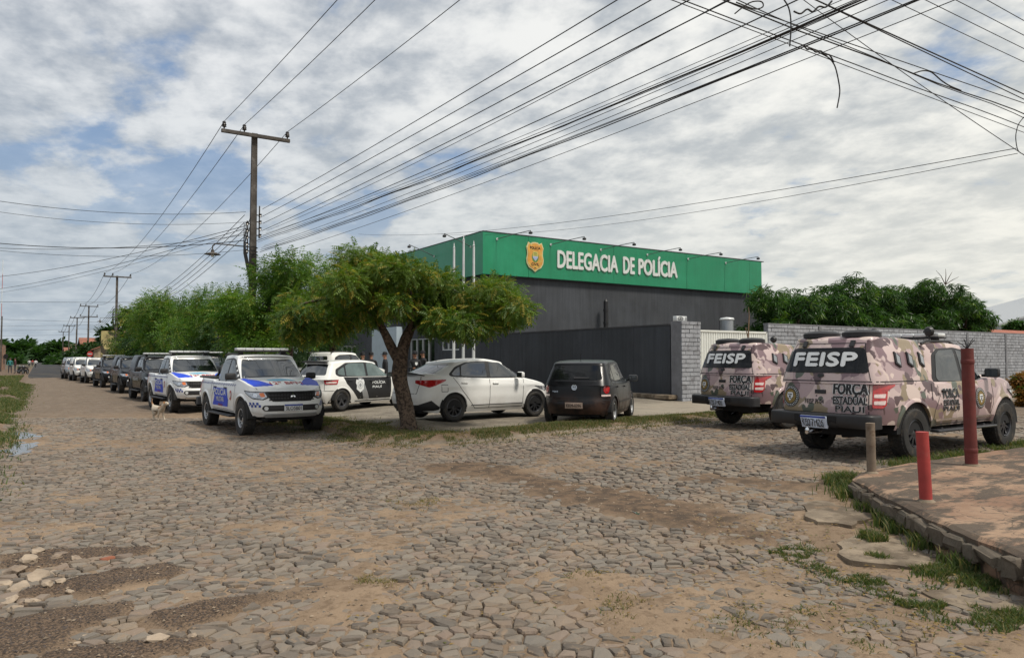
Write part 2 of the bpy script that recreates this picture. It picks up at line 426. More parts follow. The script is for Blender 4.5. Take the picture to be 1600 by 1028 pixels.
def mkwheel(parent, x, y, r, w, rimr, style, rimmat):
    sg = 1 if y > 0 else -1
    T = Matrix.Translation((x, y, r)) @ Euler((R(-90*sg), 0, 0)).to_matrix().to_4x4()
    mb = MB(); h = w/2
    mb.lathe([(rimr*.95, -h*.7), (rimr, -h*.85), (r*.93, -h), (r*.985, -h*.82), (r, -h*.55), (r, h*.55), (r*.985, h*.82), (r*.93, h), (r*.82, h*1.03), (rimr+.01, h*.93), (rimr, h*.8)], 36, T)
    for k in range(36):      # tread blocks
        for j, (a, b) in enumerate(((-.82, -.3), (-.24, .24), (.3, .82))):
            an = 2*PI*(k+.5*(j % 2))/36
            mb.box((0, 0, 0), (.02, r*.115, (b-a)*h), M=T @ Matrix.Rotation(an, 4, 'Z') @ Matrix.Translation((r-.003, 0, (a+b)/2*h)))
    ty = mb.build('tyre', M['rubber'], parent, True, 40)
    rb = MB(); rb.lathe([(rimr+.002, h*.80), (rimr-.012, h*.88), (rimr-.025, h*.8), (rimr-.035, h*.35)], 32, T)
    if style == 'steel':
        rb.lathe([(rimr-.035, h*.35), (rimr*.72, h*.62), (rimr*.45, h*.55), (rimr*.35, h*.7), (.03, h*.75), (0, h*.75)], 32, T)
    else:
        rb.lathe([(rimr-.04, -h*.5), (rimr-.035, h*.35)], 32, T)
        rb.lathe([(.07, h*.4), (.065, h*.6), (.03, h*.66), (0, h*.66)], 20, T)
        ns = 5 if style == 'five' else 9
        for k in range(ns):
            rb.box((0, 0, 0), (rimr-.06, .035 if ns > 5 else .06, .03), M=T @ Matrix.Rotation(2*PI*k/ns+.3, 4, 'Z') @ Matrix.Translation(((rimr+.02)/2, 0, h*.52)))
    rm = rb.build('rim', rimmat, ty, True, 30)
    d = MB()
    if style == 'steel':
        for k in range(8):
            d.lathe([(.024, h*.665), (0, h*.665)], 10, T @ Matrix.Rotation(2*PI*k/8, 4, 'Z') @ Matrix.Translation((rimr*.66, 0, 0)))
        d.lathe([(.055, h*.7), (.05, h*.86), (0, h*.88)], 14, T)
    else:
        d.lathe([(rimr-.04, -h*.2), (0, -h*.2)], 20, T)
    o = d.build('wheel_gaps', M['matblack'], ty); o['kind'] = 'stuff'
    return ty
def arch_liner(mb, x, y0, y1, r, zc):
    T = Matrix.Translation((x, 0, zc)) @ Euler((R(-90), 0, 0)).to_matrix().to_4x4()
    mb.lathe([(r, y0), (r, y1)], 20, T, PI, 2*PI); mb.lathe([(r, y0), (.05, y0)], 20, T, PI, 2*PI)
def lip(sh, x, zc, r, sg, mat, parent, w=.05, off=.02, name='wheel_arch', zlo=.46):
    f = sh.side(sg); mb = MB(); pts = []
    for k in range(25):
        a = R(-12+204*k/24)
        pts.append((math.cos(a), math.sin(a)))
    vs = []; fs = []
    for c, s_ in pts:
        for rr, o in ((r-.006, -.03), (r-.006, off), (r+w*.6, off), (r+w, .001)):
            q = f(x+c*rr, max(zlo, zc+s_*rr)); vs.append((q.x, q.y+sg*o, q.z))
    for k in range(24):
        for j in range(3): fs.append((k*4+j, k*4+j+1, (k+1)*4+j+1, (k+1)*4+j))
    mb.add(vs, fs); return mb.build(name, mat, parent, True, 50)
def arch(zs, wheels, r, zc):
    def f(x):
        z = zs(x)
        for w in wheels:
            d = abs(x-w)
            if d < r: z = max(z, zc+math.sqrt(r*r-d*d))
        return z
    return f
def plate(parent, fmap, c, txt, mat, w=.4, h=.13, flip=1, top=True, off=.03):
    mb = MB(); patch(mb, rect(c[0]-w/2, c[0]+w/2, c[1]-h/2, c[1]+h/2), fmap, off, .03, .3); p = mb.build('number_plate', mat, parent)
    if top: patch(MB(), rect(c[0]-w/2+.003, c[0]+w/2-.003, c[1]+h/2-.03, c[1]+h/2-.002), fmap, off+.003, 0, .3)
    if top:
        m2 = MB(); patch(m2, rect(c[0]-w/2+.003, c[0]+w/2-.003, c[1]+h/2-.03, c[1]+h/2-.002), fmap, off+.003, 0, .3); m2.build('plate_band', M['navy'], p)
    ptext(txt, (c[0], c[1]-(.012 if top else 0)), h*.52, fmap, w*.84, .010, flip, off+.005, None, .5).build('lettering', M['bvinyl'], p)
    return p
def simple(name, poly, fmap, mat, parent, off=.005, dp=.02, ml=.14, label=None):
    o = patch(MB(), poly, fmap, off, dp, ml).build(name, mat, parent, True, 40)
    if label: o['label'] = label
    return o
def mirror_part(parent, sg, x, y, z, mat=None):
    mb = MB(); mb.box((x, sg*(y+.14), z+.02), (.11, .24, .16), bev=.045); mb.box((x+.01, sg*(y+.02), z-.03), (.06, .1, .05), bev=.01)
    o = mb.build('side_mirror', mat or M['black'], parent, True, 40)
    g = MB(); g.box((x-.058, sg*(y+.15), z+.02), (.004, .19, .12)); g.build('mirror_glass', M['glass'], o); return o
def handle(parent, f, x, z, sg, mat):
    q = f(x, z); mb = MB(); mb.box((x, q.y+sg*.022, z), (.17, .022, .03), bev=.01); mb.box((x+.07, q.y+sg*.01, z), (.03, .03, .03)); mb.box((x-.07, q.y+sg*.01, z), (.03, .03, .03))
    return mb.build('door_handle', mat, parent, True, 40)
def seam(mb, pts, f, w=.012, off=.003):
    for a, b in zip(pts, pts[1:]):
        a, b = Vector(a), Vector(b); n = Vector((-(b-a).y, (b-a).x)).normalized()*w/2
        patch(mb, [tuple(a-n), tuple(b-n), tuple(b+n), tuple(a+n)], f, off, 0, .12)
def badge(parent, f, c, r, flip=1, mats=None):
    a, b, g = mats or (M['bvinyl'], M['wvinyl'], M['gold'])
    o = simple('emblem', ell(*c, r, r, 28), f, a, parent, .006, .0, .1)
    simple('emblem_ring', ell(*c, r*.93, r*.93, 28), f, b, o, .009, 0, .1); simple('emblem_band', ell(*c, r*.9, r*.9, 28), f, a, o, .012, 0, .1)
    mb = MB()
    for k in range(26):
        an = 2*PI*k/26; cc = (c[0]+r*.79*math.cos(an), c[1]+r*.79*math.sin(an))
        patch(mb, ell(*cc, r*.055, r*.055, 5, an), f, .015, 0, 1)
    mb.build('emblem_letters', M['wvinyl'], o)
    simple('emblem_field', ell(*c, r*.66, r*.66, 24), f, g, o, .016, 0, .1)
    mb = MB(); patch(mb, [(c[0]-r*.3, c[1]+r*.35), (c[0]+r*.3, c[1]+r*.35), (c[0]+r*.36, c[1]), (c[0], c[1]-r*.45), (c[0]-r*.36, c[1])], f, .019, 0, .1); mb.build('emblem_shield', M['wvinyl'], o)
    mb = MB()
    for dx, dz, s_ in ((-.12, .16, .1), (.12, .16, .1), (0, -.04, .12), (-.1, -.2, .07), (.1, -.2, .07)): patch(mb, ell(c[0]+dx*r, c[1]+dz*r, s_*r, s_*r*.8, 7), f, .022, 0, 1)
    mb.build('emblem_device', M['bvinyl'], o)
    return o
# ------------------------------------------------------------ pick-up truck
def pickup(name, label, loc, rz, body, group=None, livery=None, canopy=False, bar=True, cab_bed=True, tonneau=True, tag_txt=None, platemat=None, det=True):
    t = thing(name, label, 'pickup truck', loc, rz, group)
    P = M[body]; wr, wx = .385, 1.5; zc = .40
    sill = pl([(-2.7, .56), (-2.0, .54), (-1.0, .47), (1.0, .47), (2.0, .44), (2.4, .44)])
    zb = arch(sill, (wx, -wx), .475, zc)
    zt = pl([(2.36, .985), (2.30, 1.02), (2.1, 1.085), (1.6, 1.185), (1.1, 1.245), (.95, 1.20), (.7, 1.165), (-.8, 1.155), (-.95, 1.19), (-2.65, 1.21)])
    tuck = pl([(.4, .07), (.55, .02), (.8, 0), (.92, .004), (1.05, .02), (1.2, .045)])
    nf = pl([(.4, -.10), (.52, -.02), (.60, .0), (.70, -.005), (.78, -.05), (.9, -.075), (1.0, -.13), (1.2, -.25)])
    nr = pl([(.4, .12), (.6, .02), (.75, 0), (1.1, .03), (1.22, .06)])
    sh = Shell(2.38, -2.60, .895, 5.2, 7, .15, .03, zb, zt, tuck, nf, nr, 6, 8, .035, .035)
    bd = sh.mesh('body', P, t)
    gt = pl([(1.02, .0), (1.2, .03), (1.6, .13), (1.72, .18), (1.85, .24)])
    gh = Shell(1.30, -1.0, .84, 4.2, 6, .16, .03, lambda x: 1.06, pl([(1.3, 1.72), (.4, 1.77), (-.1, 1.795), (-1.0, 1.77)]), gt,
               pl([(1.06, 0), (1.16, -.04), (1.45, -.45), (1.66, -.80), (1.74, -.96), (1.85, -1.2)]), pl([(1.05, 0), (1.3, .06), (1.7, .17), (1.8, .24)]), 1.6, 1.6, .055, .03, 46, 10)
    cab = gh.mesh('cab', P, t)
    ub = MB(); ub.box((-.1, 0, .52), (4.5, 1.16, .34)); ub.box((0, 0, .75), (4.2, 1.1, .4)); ub.tube([(-1.5, -.6, .385), (-1.5, .6, .385)], .06); ub.tube([(1.5, -.6, .37), (1.5, .6, .37)], .04)
    ub.box((-.05, 0, .33), (3.8, .12, .1)); ub.box((0, .42, .42), (4.3, .1, .14)); ub.box((0, -.42, .42), (4.3, .1, .14))
    for x in (wx, -wx): arch_liner(ub, x, -.86, .86, .5, zc)
    ub.build('underbody', M['matblack'], t)
    for x in (wx, -wx):
        for sg in (1, -1):
            mkwheel(t, x, sg*.765, wr, .255, .215, 'steel' if livery == 'pm' else 'nine', M['alloy'] if livery == 'pm' else M['dkalloy'])
            lip(sh, x, zc, .475, sg, P, t)
    # glass
    f = gh.front
    simple('windscreen', rnd([(-.74, 1.24), (.74, 1.24), (.68, 1.42), (.58, 1.675), (-.58, 1.675), (-.68, 1.42)], .05), f, M['glass'], t, .004, .01, .1)
    simple('rear_window', rnd([(-.58, 1.27), (.58, 1.27), (.50, 1.64), (-.50, 1.64)], .06), gh.rear, M['glass'], t, .004, .01, .1)
    for sg in (1, -1):
        fs = gh.side(sg)
        simple('window_seal', rnd([(1.02, 1.135), (.98, 1.19), (.43, 1.675), (.15, 1.715), (-.42, 1.69), (-.62, 1.60), (-.76, 1.20), (-.72, 1.135)], .05), fs, M['black'], t, .003, .01, .12)
        simple('window', rnd([(.92, 1.165), (.88, 1.20), (.42, 1.635), (.17, 1.675), (.15, 1.16)], .035), fs, M['glass'], t, .008, .005, .12)
        simple('window', rnd([(.05, 1.16), (.07, 1.675), (-.38, 1.66), (-.53, 1.59), (-.67, 1.22), (-.63, 1.17)], .035), fs, M['glass'], t, .008, .005, .12)
        s2 = sh.side(sg)
        dk = MB()
        seam(dk, [(1.03, 1.11), (1.03, .76), (.95, .62), (.95, .5), (-.86, .5)], s2); seam(dk, [(.11, 1.11), (.11, .5)], s2)
        seam(dk, [(-.80, 1.11), (-.80, .90), (-.92, .72), (-.95, .6)], s2); seam(dk, [(-.98, 1.14), (-1.0, .88)], s2, .02)
        dk.build('door_gap', M['matblack'], bd)
        for xh in (.28, -.62): handle(t, s2, xh, 1.015, sg, M['black'] if body != 'camo' else M['black'])
        mirror_part(t, sg, .90, .80, 1.27, M['black'])
        st = MB(); st.box((-.02, sg*.90, .40), (1.95, .16, .045), bev=.02)
        for x in (-.7, 0, .7): st.box((x, sg*.78, .42), (.05, .2, .04))
        st.build('side_step', M['black'] if body != 'camo' else M['dkalloy'], t, True)
        st = MB(); seam(st, [(.98, .565), (-.9, .565)], s2, .035, .012); st.build('sill_trim', M['chrome'] if det and body == 'camo' else P, t)
    # front
    F = sh.front
    g = simple('grille', [(-.56, .98), (-.50, .84), (-.42, .765), (.42, .765), (.50, .84), (.56, .98)], F, M['black'], t, .006, .02, .1)
    mb = MB()
    for k in range(15):
        y = -.455+.065*k; patch(mb, rect(y-.008, y+.008, .79, .965), F, .022, .015, .3)
    for z in (.80, .87, .94): patch(mb, rect(-.5, .5, z-.01, z+.01), F, .026, .02, .12)
    mb.build('slat', M['matblack'], g)
    if body in ('white', 'camo'):      # three-diamond mark
        mb = MB(); c0 = (0, .885); r = .058
        for k in range(3):
            a = R(90+120*k); d = (math.cos(a), math.sin(a)); e = (-d[1], d[0])
            patch(mb, [c0, (c0[0]+d[0]*r*.55+e[0]*r*.32, c0[1]+d[1]*r*.55+e[1]*r*.32), (c0[0]+d[0]*r*1.1, c0[1]+d[1]*r*1.1), (c0[0]+d[0]*r*.55-e[0]*r*.32, c0[1]+d[1]*r*.55-e[1]*r*.32)], F, .04, .015, .3)
        mb.build('maker_mark', M['chrome'], g)
    for sg in (1, -1):
        hl = simple('headlight', [(sg*a, b) for a, b in [(.555, .975), (.505, .845), (.62, .80), (.88, .825), (1.12, .93), (1.20, 1.0), (.92, .985)]], F, M['black'], t, .006, .02, .08)
        simple('headlamp_lens', [(sg*a, b) for a, b in [(.575, .955), (.535, .86), (.63, .82), (.87, .845), (1.08, .93), (1.14, .975), (.92, .965)]], F, M['lampg'], hl, .012, .01, .08)
        simple('indicator', rnd([(sg*a, b) for a, b in [(.60, .95), (.57, .87), (.66, .86), (.70, .945)]], .02), F, M['amber'], hl, .017, .005, .1)
        simple('projector', ell(sg*.79, .9, .05, .045, 14), F, M['chrome'], hl, .019, .01, .1)
        fg = simple('fog_light', ell(sg*.565, .628, .042, .042, 16), F, M['lens'], t, .03, .03, .1)
    simple('lower_grille', rnd([(-.62, .69), (-.67, .62), (-.60, .565), (.60, .565), (.67, .62), (.62, .69)], .03), F, M['black'], t, .008, .02, .1)
    simple('skid_plate', [(-.62, .475), (-.55, .44), (.55, .44), (.62, .475), (.56, .51), (-.56, .51)], F, M['alloy'] if body in ('white', 'silver') else M['black'], t, .03, .04, .1)
    mb = MB(); seam(mb, [(-.95, .555), (-.66, .525), (.66, .525), (.95, .555)], F, .02, .012); mb.build('bumper_crease', P, bd)
    plate(t, F, (0, .635), tag_txt or 'SLO5B01', platemat or M['plate'])
    hd = MB()
    for sg in (1, -1):
        seam(hd, [(-x, sg*y) for x, y in [(2.1, .70), (1.6, .79), (1.15, .80)]], lambda p, q: sh.top(-p, q), .012)
    hd.build('bonnet_gap', M['matblack'], bd)
    wp = MB(); patch(wp, rect(-.74, .74, 1.205, 1.245), f, .012, .02, .1); w_ = wp.build('cowl', M['black'], t)
    wp = MB()
    for y0, y1 in ((-.6, -.02), (.0, .55)): a_, b_ = f(y0, 1.255), f(y1, 1.275); wp.tube([a_+Vector((.03, 0, .02)), b_+Vector((.03, 0, .02))], .008, 5)
    wp.build('wiper', M['black'], t)
    # rear
    Rr = sh.rear
    mb = MB(); seam(mb, [(-.74, 1.17), (-.74, .70), (.74, .70), (.74, 1.17)], Rr, .012); mb.build('tailgate_gap', M['matblack'], bd)
    simple('tailgate_handle', rect(-.09, .09, .99, 1.05), Rr, M['black'], t, .015, .02, .2)
    for sg in (1, -1):
        tl = simple('tail_light', rnd([(sg*a, b) for a, b in [(.79, 1.135), (.79, .80), (.95, .79), (1.03, .84), (1.05, 1.05), (1.22, 1.12), (1.22, 1.145)]], .02), Rr, M['redl'], t, .008, .02, .08)
        for z in (.97, .87): simple('lamp_segment', rnd([(sg*a, b) for a, b in [(.81, z+.03), (.81, z-.02), (.99, z-.025), (1.01, z+.035)]], .01), Rr, M['whl'], tl, .013, .005, .1)
    rb_ = Shell(-2.3, -2.76, .875, 5, 3.6, .02, .10, lambda x: .50, lambda x: .70, lambda z: 0, None, pl([(.46, .10), (.55, 0), (.7, 0)]), 6, 6, .03, 0, 40, 4)
    rb = rb_.mesh('rear_bumper', M['black'], t)
    mb = MB(); patch(mb, rect(-.35, .35, .50, .67), rb_.rear, .01, .02, .15); mb.build('bumper_insert', M['matblack'], rb)
    plate(t, rb_.rear, (0.0, .585), tag_txt or 'SLO5B01', platemat or M['plate'], w=.43, h=.15, flip=-1, off=.045)
    mb = MB(); mb.tube([(-2.6, 0, .42), (-2.95, 0, .42)], .03); mb.lathe([(0, .5), (.03, .48), (.035, .45), (.015, .42), (0, .42)], 12, Matrix.Translation((-2.93, 0, 0))); mb.build('tow_ball', M['chrome'], t, True)
    if canopy:
        cs = Shell(-.78, -2.58, .85, 7, 6, .01, .06, lambda x: 1.15, pl([(-.7, 1.80), (-1.6, 1.86), (-2.3, 1.86), (-2.6, 1.84)]), pl([(1.15, .0), (1.25, .015), (1.6, .10), (1.75, .155), (1.9, .22)]),
                   pl([(1.15, 0), (1.8, -.03)]), pl([(1.15, 0), (1.3, .03), (1.65, .16), (1.8, .25), (1.9, .36)]), 2, 2, .07, .03, 46, 9)
        cn = cs.mesh('canopy', P, t)
        simple('canopy_window', rnd([(-.73, 1.31), (.73, 1.31), (.60, 1.69), (-.60, 1.69)], .07), cs.rear, M['tint'], cn, .01, .02, .1)
        mb = MB(); seam(mb, [(-.78, 1.185), (.78, 1.185)], cs.rear, .014, .004); seam(mb, [(-.76, 1.2), (-.58, 1.76), (.58, 1.76), (.76, 1.2)], cs.rear, .01, .004); mb.build('canopy_gap', M['matblack'], cn)
        for y in (-.4, .4): simple('hinge', rect(y-.035, y+.035, 1.70, 1.79), cs.rear, M['black'], cn, .03, .03, .2)
        simple('canopy_lock', rnd(rect(-.05, .05, 1.245, 1.29), .02), cs.rear, M['black'], cn, .02, .02, .2)
        for sg in (1, -1):
            fs = cs.side(sg); mb = MB(); seam(mb, [(-.9, 1.185), (-2.5, 1.185)], fs, .014, .004); mb.build('canopy_gap', M['matblack'], cn)
            for xv in (-1.15, -1.5, -1.85) if det else ():
                v_ = simple('vent', [(xv+.05, 1.50), (xv+.13, 1.42), (xv+.0, 1.62-.0), (xv-.06, 1.66)] if 0 else [(xv, 1.63), (xv+.13, 1.56), (xv+.10, 1.39), (xv-.03, 1.45)], fs, M['black'], cn, .025, .03, .2)
                simple('vent_glass', [(xv+.02, 1.60), (xv+.10, 1.55), (xv+.08, 1.42), (xv-.0, 1.465)], fs, M['silver'], v_, .03, .01, .2)
        if det:
            for y in (-.34, .34):
                mb = MB(); mb.lathe([(.29, 1.86), (.29, 1.93), (.22, 1.965), (0, 1.98)], 20, Matrix.Translation((-2.0, y, 0)) @ Matrix.Diagonal((.9, 1, 1, 1)) )
                mb.build('roof_ventilator', M['black'], cn, True, 40)
    elif tonneau:
        mb = MB(); mb.box((-1.75, 0, 1.225), (1.58, 1.62, .05), bev=.02); mb.build('bed_cover', M['black'], t, True)
        mb = MB()
        for sg in (1, -1): mb.tube([(-.98, sg*.66, 1.22), (-1.15, sg*.60, 1.52), (-1.45, sg*.6, 1.30), (-1.6, sg*.62, 1.24)], .03)
        mb.tube([(-1.15, -.6, 1.52), (-1.15, .6, 1.52)], .03)
        mb.build('roll_bar', M['black'], t, True)
    for sg in (1, -1):
        mb = MB(); mb.tube([(.30, sg*.60, 1.77), (.15, sg*.60, 1.815), (-.6, sg*.60, 1.815), (-.75, sg*.60, 1.77)], .02, 6); mb.build('roof_rail', M['black'], t, True)
    if bar:
        x0 = .12 if not canopy else -.1
        b = MB()
        for y in (-.5, .5): b.box((x0, y, 1.84), (.08, .1, .1))
        b.box((x0, 0, 1.875), (.26, 1.26, .03), bev=.01); lb = b.build('light_bar', M['black'], t, True)
        for k in range(6):
            y = -.52+.208*k; b = MB(); b.box((x0, y, 1.922), (.24, .2, .062), bev=.02); b.build('light_module', M['lens'], lb, True)
    mb = MB(); q = gh.top(.35, 0); mb.tube([q, q+Vector((-.02, 0, .16))], .006, 5); mb.box((q.x, 0, q.z+.01), (.06, .04, .03)); mb.build('aerial', M['black'], t)
    # livery
    TP = lambda p, q: sh.top(-q, p)        # p = y, q = -x  (reads from the front)
    if livery == 'pm':
        for sg, lb_ in ((-1, 0), (1, 0)):
            pts = [(sg*a, -b) for a, b in [(.76, 1.16), (.30, 2.16), (.40, 2.2), (.66, 2.13), (.80, 1.95), (.83, 1.6), (.83, 1.18)]]
            pts = [(sg*.80, -1.17), (sg*.70, -1.17), (sg*.62, -1.35), (sg*.46, -1.65), (sg*.30, -1.95), (sg*.20, -2.20), (sg*.38, -2.185), (sg*.60, -2.12), (sg*.73, -1.98), (sg*.79, -1.7), (sg*.80, -1.4)]
            simple('blue_stripe', pts, TP, M['blue'], bd, .004, 0, .1)
        ptext('12º BPM', (0.02, -1.83), .17, TP, .72, .03, 1, .006).build('lettering', M['redv'], bd)
        simple('blue_crest', [(-.30, -1.62), (-.12, -1.68), (.1, -1.62), (.32, -1.66), (.2, -1.5), (.05, -1.42), (-.2, -1.47), (-.33, -1.52)], TP, M['ltblue'], bd, .006, 0, .1)
        for sg in (1, -1):
            f2 = sh.side(sg)
            simple('blue_panel', [(.40, 1.0), (-.80, 1.0), (-.62, .80), (-.86, .58), (.45, .53), (.55, .75)], f2, M['blue'], bd, .006, 0, .12)
            ptext('POLÍCIA', (-.16, .925), .17, f2, 1.06, .035, -sg, .010).build('lettering', M['wvinyl'], bd)
            ptext('MILITAR', (-.12, .745), .11, f2, .66, .02, -sg, .010).build('lettering', M['wvinyl'], bd)
            ptext('PIAUÍ', (-.12, .61), .07, f2, .36, .01, -sg, .010).build('lettering', M['redv'], bd)
            mb = MB()
            for k in range(44):
                x = -2.2+k*.075; z = 1.085+.022*(k % 2)
                patch(mb, rect(x, x+.05, z-.012, z+.01), f2, .008, 0, .3)
            mb.build('checker_band', M['navy'], bd)
            simple('crest', ell(.74, .86, .085, .11, 14), f2, M['redv'], bd, .008, 0, .2)
            simple('crest_field', ell(.74, .86, .05, .07, 12), f2, M['wvinyl'], bd, .011, 0, .2)
            mb = MB()
            for k in range(8):
                for j in range(2):
                    if (k+j) % 2: continue
                    x = sg*(.685+k*.052); patch(mb, rect(min(x, x+sg*.052), max(x, x+sg*.052), .645+j*.052, .697+j*.052), F, .010, 0, .3)
            mb.build('checker_band', M['navy'], bd)
    if livery == 'feisp':
        ptext('FEISP', (0, 1.51), .20, cs.rear, 1.04, .065, -1, .022).build('lettering', M['wvinyl'], cn)
        for s_, z, h, w in (('FORÇA', 1.055, .20, .50), ('ESTADUAL', .90, .115, .50), ('PIAUI', .775, .085, .42)):
            ptext(s_, (-.47, z), h, Rr, w, .10, -1, .004).build('letter_outline', M['wvinyl'], bd)
            ptext(s_, (-.47, z), h, Rr, w, .045, -1, .010).build('lettering', M['bvinyl'], bd)
        ptext('FEISP PI 04', (.10, .87), .07, Rr, .32, .015, -1, .008).build('lettering', M['bvinyl'], bd)
        badge(bd, Rr, (.54, .93), .17)
        for sg in (1, -1):
            f2 = sh.side(sg)
            for s_, z, h, w in (('FORÇA', .96, .17, .5), ('ESTADUAL', .83, .09, .5), ('PIAUI', .735, .07, .5)):
                ptext(s_, (-.42, z), h, f2, w, .075, -sg, .004).build('letter_outline', M['wvinyl'], bd)
                ptext(s_, (-.42, z), h, f2, w, .045, -sg, .010).build('lettering', M['bvinyl'], bd)
            badge(bd, f2, (.56, .87), .175, 1, (M['bvinyl'], M['pearl'], M['gold']))
        mb = MB()
        for y in (.45, -.5):
            mb.lathe([(0, .05), (.07, .04), (.085, 0), (.06, -.05), (0, -.06)], 16, Matrix.Translation((-.28, y, 1.98)) @ Euler((0, R(90), 0)).to_matrix().to_4x4()); mb.tube([(-.28, y, 1.9), (-.28, y, 1.8)], .012, 6)
        mb.build('spotlight', M['black'], t, True, 40)
    if livery == 'pc':
        for sg in (1, -1):
            f2 = sh.side(sg); ptext('POLÍCIA CIVIL', (-.1, .88), .13, f2, 1.2, .02, -sg, .010).build('lettering', M['wvinyl'], bd)
    return t
# ------------------------------------------------------------ passenger cars
def passenger(name, label, cat, loc, rz, spec, group=None):
    t = thing(name, label, cat, loc, rz, group); q = spec; P = M[q['paint']]
    wx1, wx2 = q['wf'], q['wr']; r = q['r']; ar = r+.055; zc = r+.005
    zb = arch(pl([(-3, .27), (q['xr']+.2, .26), (wx2-.5, .20), (wx1+.4, .20), (q['xf'], .22)]), (wx1, wx2), ar, zc)
    sh = Shell(q['xf'], q['xr'], q['W'], q.get('p', 3.6), q.get('pr', 4.5), q.get('bowf', .12), q.get('bowr', .07), zb, pl(q['zt']), pl(q['tuck']), pl(q['nf']), pl(q['nr']), q.get('kf', 6), q.get('kr', 6), q.get('rb', .06), .05, 64, 14)
    bd = sh.mesh('body', P, t)
    gq = q['g']
    gh = Shell(gq['xf'], gq['xr'], gq['W'], 4.5, gq.get('p', 4.5), .14, .08, lambda x: gq['zb'], pl(gq['zt']), pl(gq['tuck']), pl(gq['nf']), pl(gq['nr']), gq.get('kf', 1.5), gq.get('kr', 1.5), .07, .03, 56, 11)
    gh.mesh('cabin', P, t)
    ub = MB(); ub.box(((q['xf']+q['xr'])/2, 0, .38), (q['xf']-q['xr']-.5, q['W']*1.3, .36)); ub.box((0, 0, .26), (2.2, 1.3, .14))
    for x in (wx1, wx2): arch_liner(ub, x, -q['W']+.04, q['W']-.04, ar+.02, zc)
    ub.build('underbody', M['matblack'], t)
    for x in (wx1, wx2):
        for sg in (1, -1):
            mkwheel(t, x, sg*(q['W']-.115), r, .19, q['rim'], q['style'], q['rimmat']); lip(sh, x, zc, ar, sg, P, t, .03, .008, 'wheel_arch', .24)
    simple('windscreen', rnd(q['ws'], .05), gh.front, q.get('glass', M['glass']), t, .004, .01, .1)
    simple('rear_window', rnd(q['rw'], .06), gh.rear, q.get('rglass', M['glass']), t, .004, .01, .1)
    for sg in (1, -1):
        fs = gh.side(sg); s2 = sh.side(sg)
        simple('window_seal', rnd(q['seal'], .05), fs, q.get('sealmat', M['black']), t, .004, .01, .12)
        for w in q['wins']: simple('window', rnd(w, .04), fs, q.get('glass', M['glass']), t, .009, .005, .12)
        for w in q.get('panels', ()): simple('black_door_panel', w, s2, M['bvinyl'], bd, .003, 0, .1)
        dk = MB()
        for s_ in q['seams']: seam(dk, s_, s2)
        dk.build('door_gap', M['matblack'], bd)
        for xh, zh in q['handles']: handle(t, s2, xh, zh, sg, q.get('handlemat', P))
        mirror_part(t, sg, q['mir'][0], q['mir'][1], q['mir'][2], P if q.get('mirpaint') else M['black'])
        if 'trim' in q:
            mb = MB(); seam(mb, q['trim'], s2, q.get('trimw', .03), .01); mb.build('sill_trim', q.get('trimmat', M['black']), t)
        hl = simple('headlight', [(sg*a, b) for a, b in q['hl']], sh.front, M['lampg'], t, .008, .02, .08)
        tl = simple('tail_light', rnd([(sg*a, b) for a, b in q['tl']], .02), sh.rear, q.get('tlmat', M['redl']), t, .01, .02, .07)
        for w in q.get('tl2', ()): simple('lamp_segment', rnd([(sg*a, b) for a, b in w], .01), sh.rear, M['whl'], tl, .015, .005, .1)
        for c_ in q.get('tlring', ()):
            simple('lamp_surround', ell(sg*c_[0], c_[1], c_[2], c_[2], 24), sh.rear, M['redl'], tl, .016, .01, .06); simple('lamp_segment', ell(sg*c_[0], c_[1], c_[2]*.55, c_[2]*.55, 18), sh.rear, M['redv'], tl, .022, .01, .06)
    simple('front_grille', rnd(rect(-.5, .5, q['gz'][0], q['gz'][1]), .05), sh.front, M['black'], t, .008, .02, .1)
    simple('lower_grille', rnd(rect(-.6, .6, .28, .40), .04), sh.front, M['black'], t, .008, .02, .1)
    mb = MB()
    for s_ in q['rseams']: seam(mb, s_, sh.rear)
    mb.build('boot_gap', M['matblack'], bd)
    if 'rlow' in q: simple('bumper_insert', q['rlow'], sh.rear, M['black'], t, .006, .02, .1)
    plate(t, sh.rear, q['pl'], q['tag'], q.get('plmat', M['plate']), flip=-1, off=.012, top=q.get('pltop', True))
    q0 = gh.top(q['ant'], 0); mb = MB(); mb.tube([q0, q0+Vector((-.05, 0, .17))], .006, 5); mb.build('aerial', M['black'], t)
    return t, sh, gh, bd
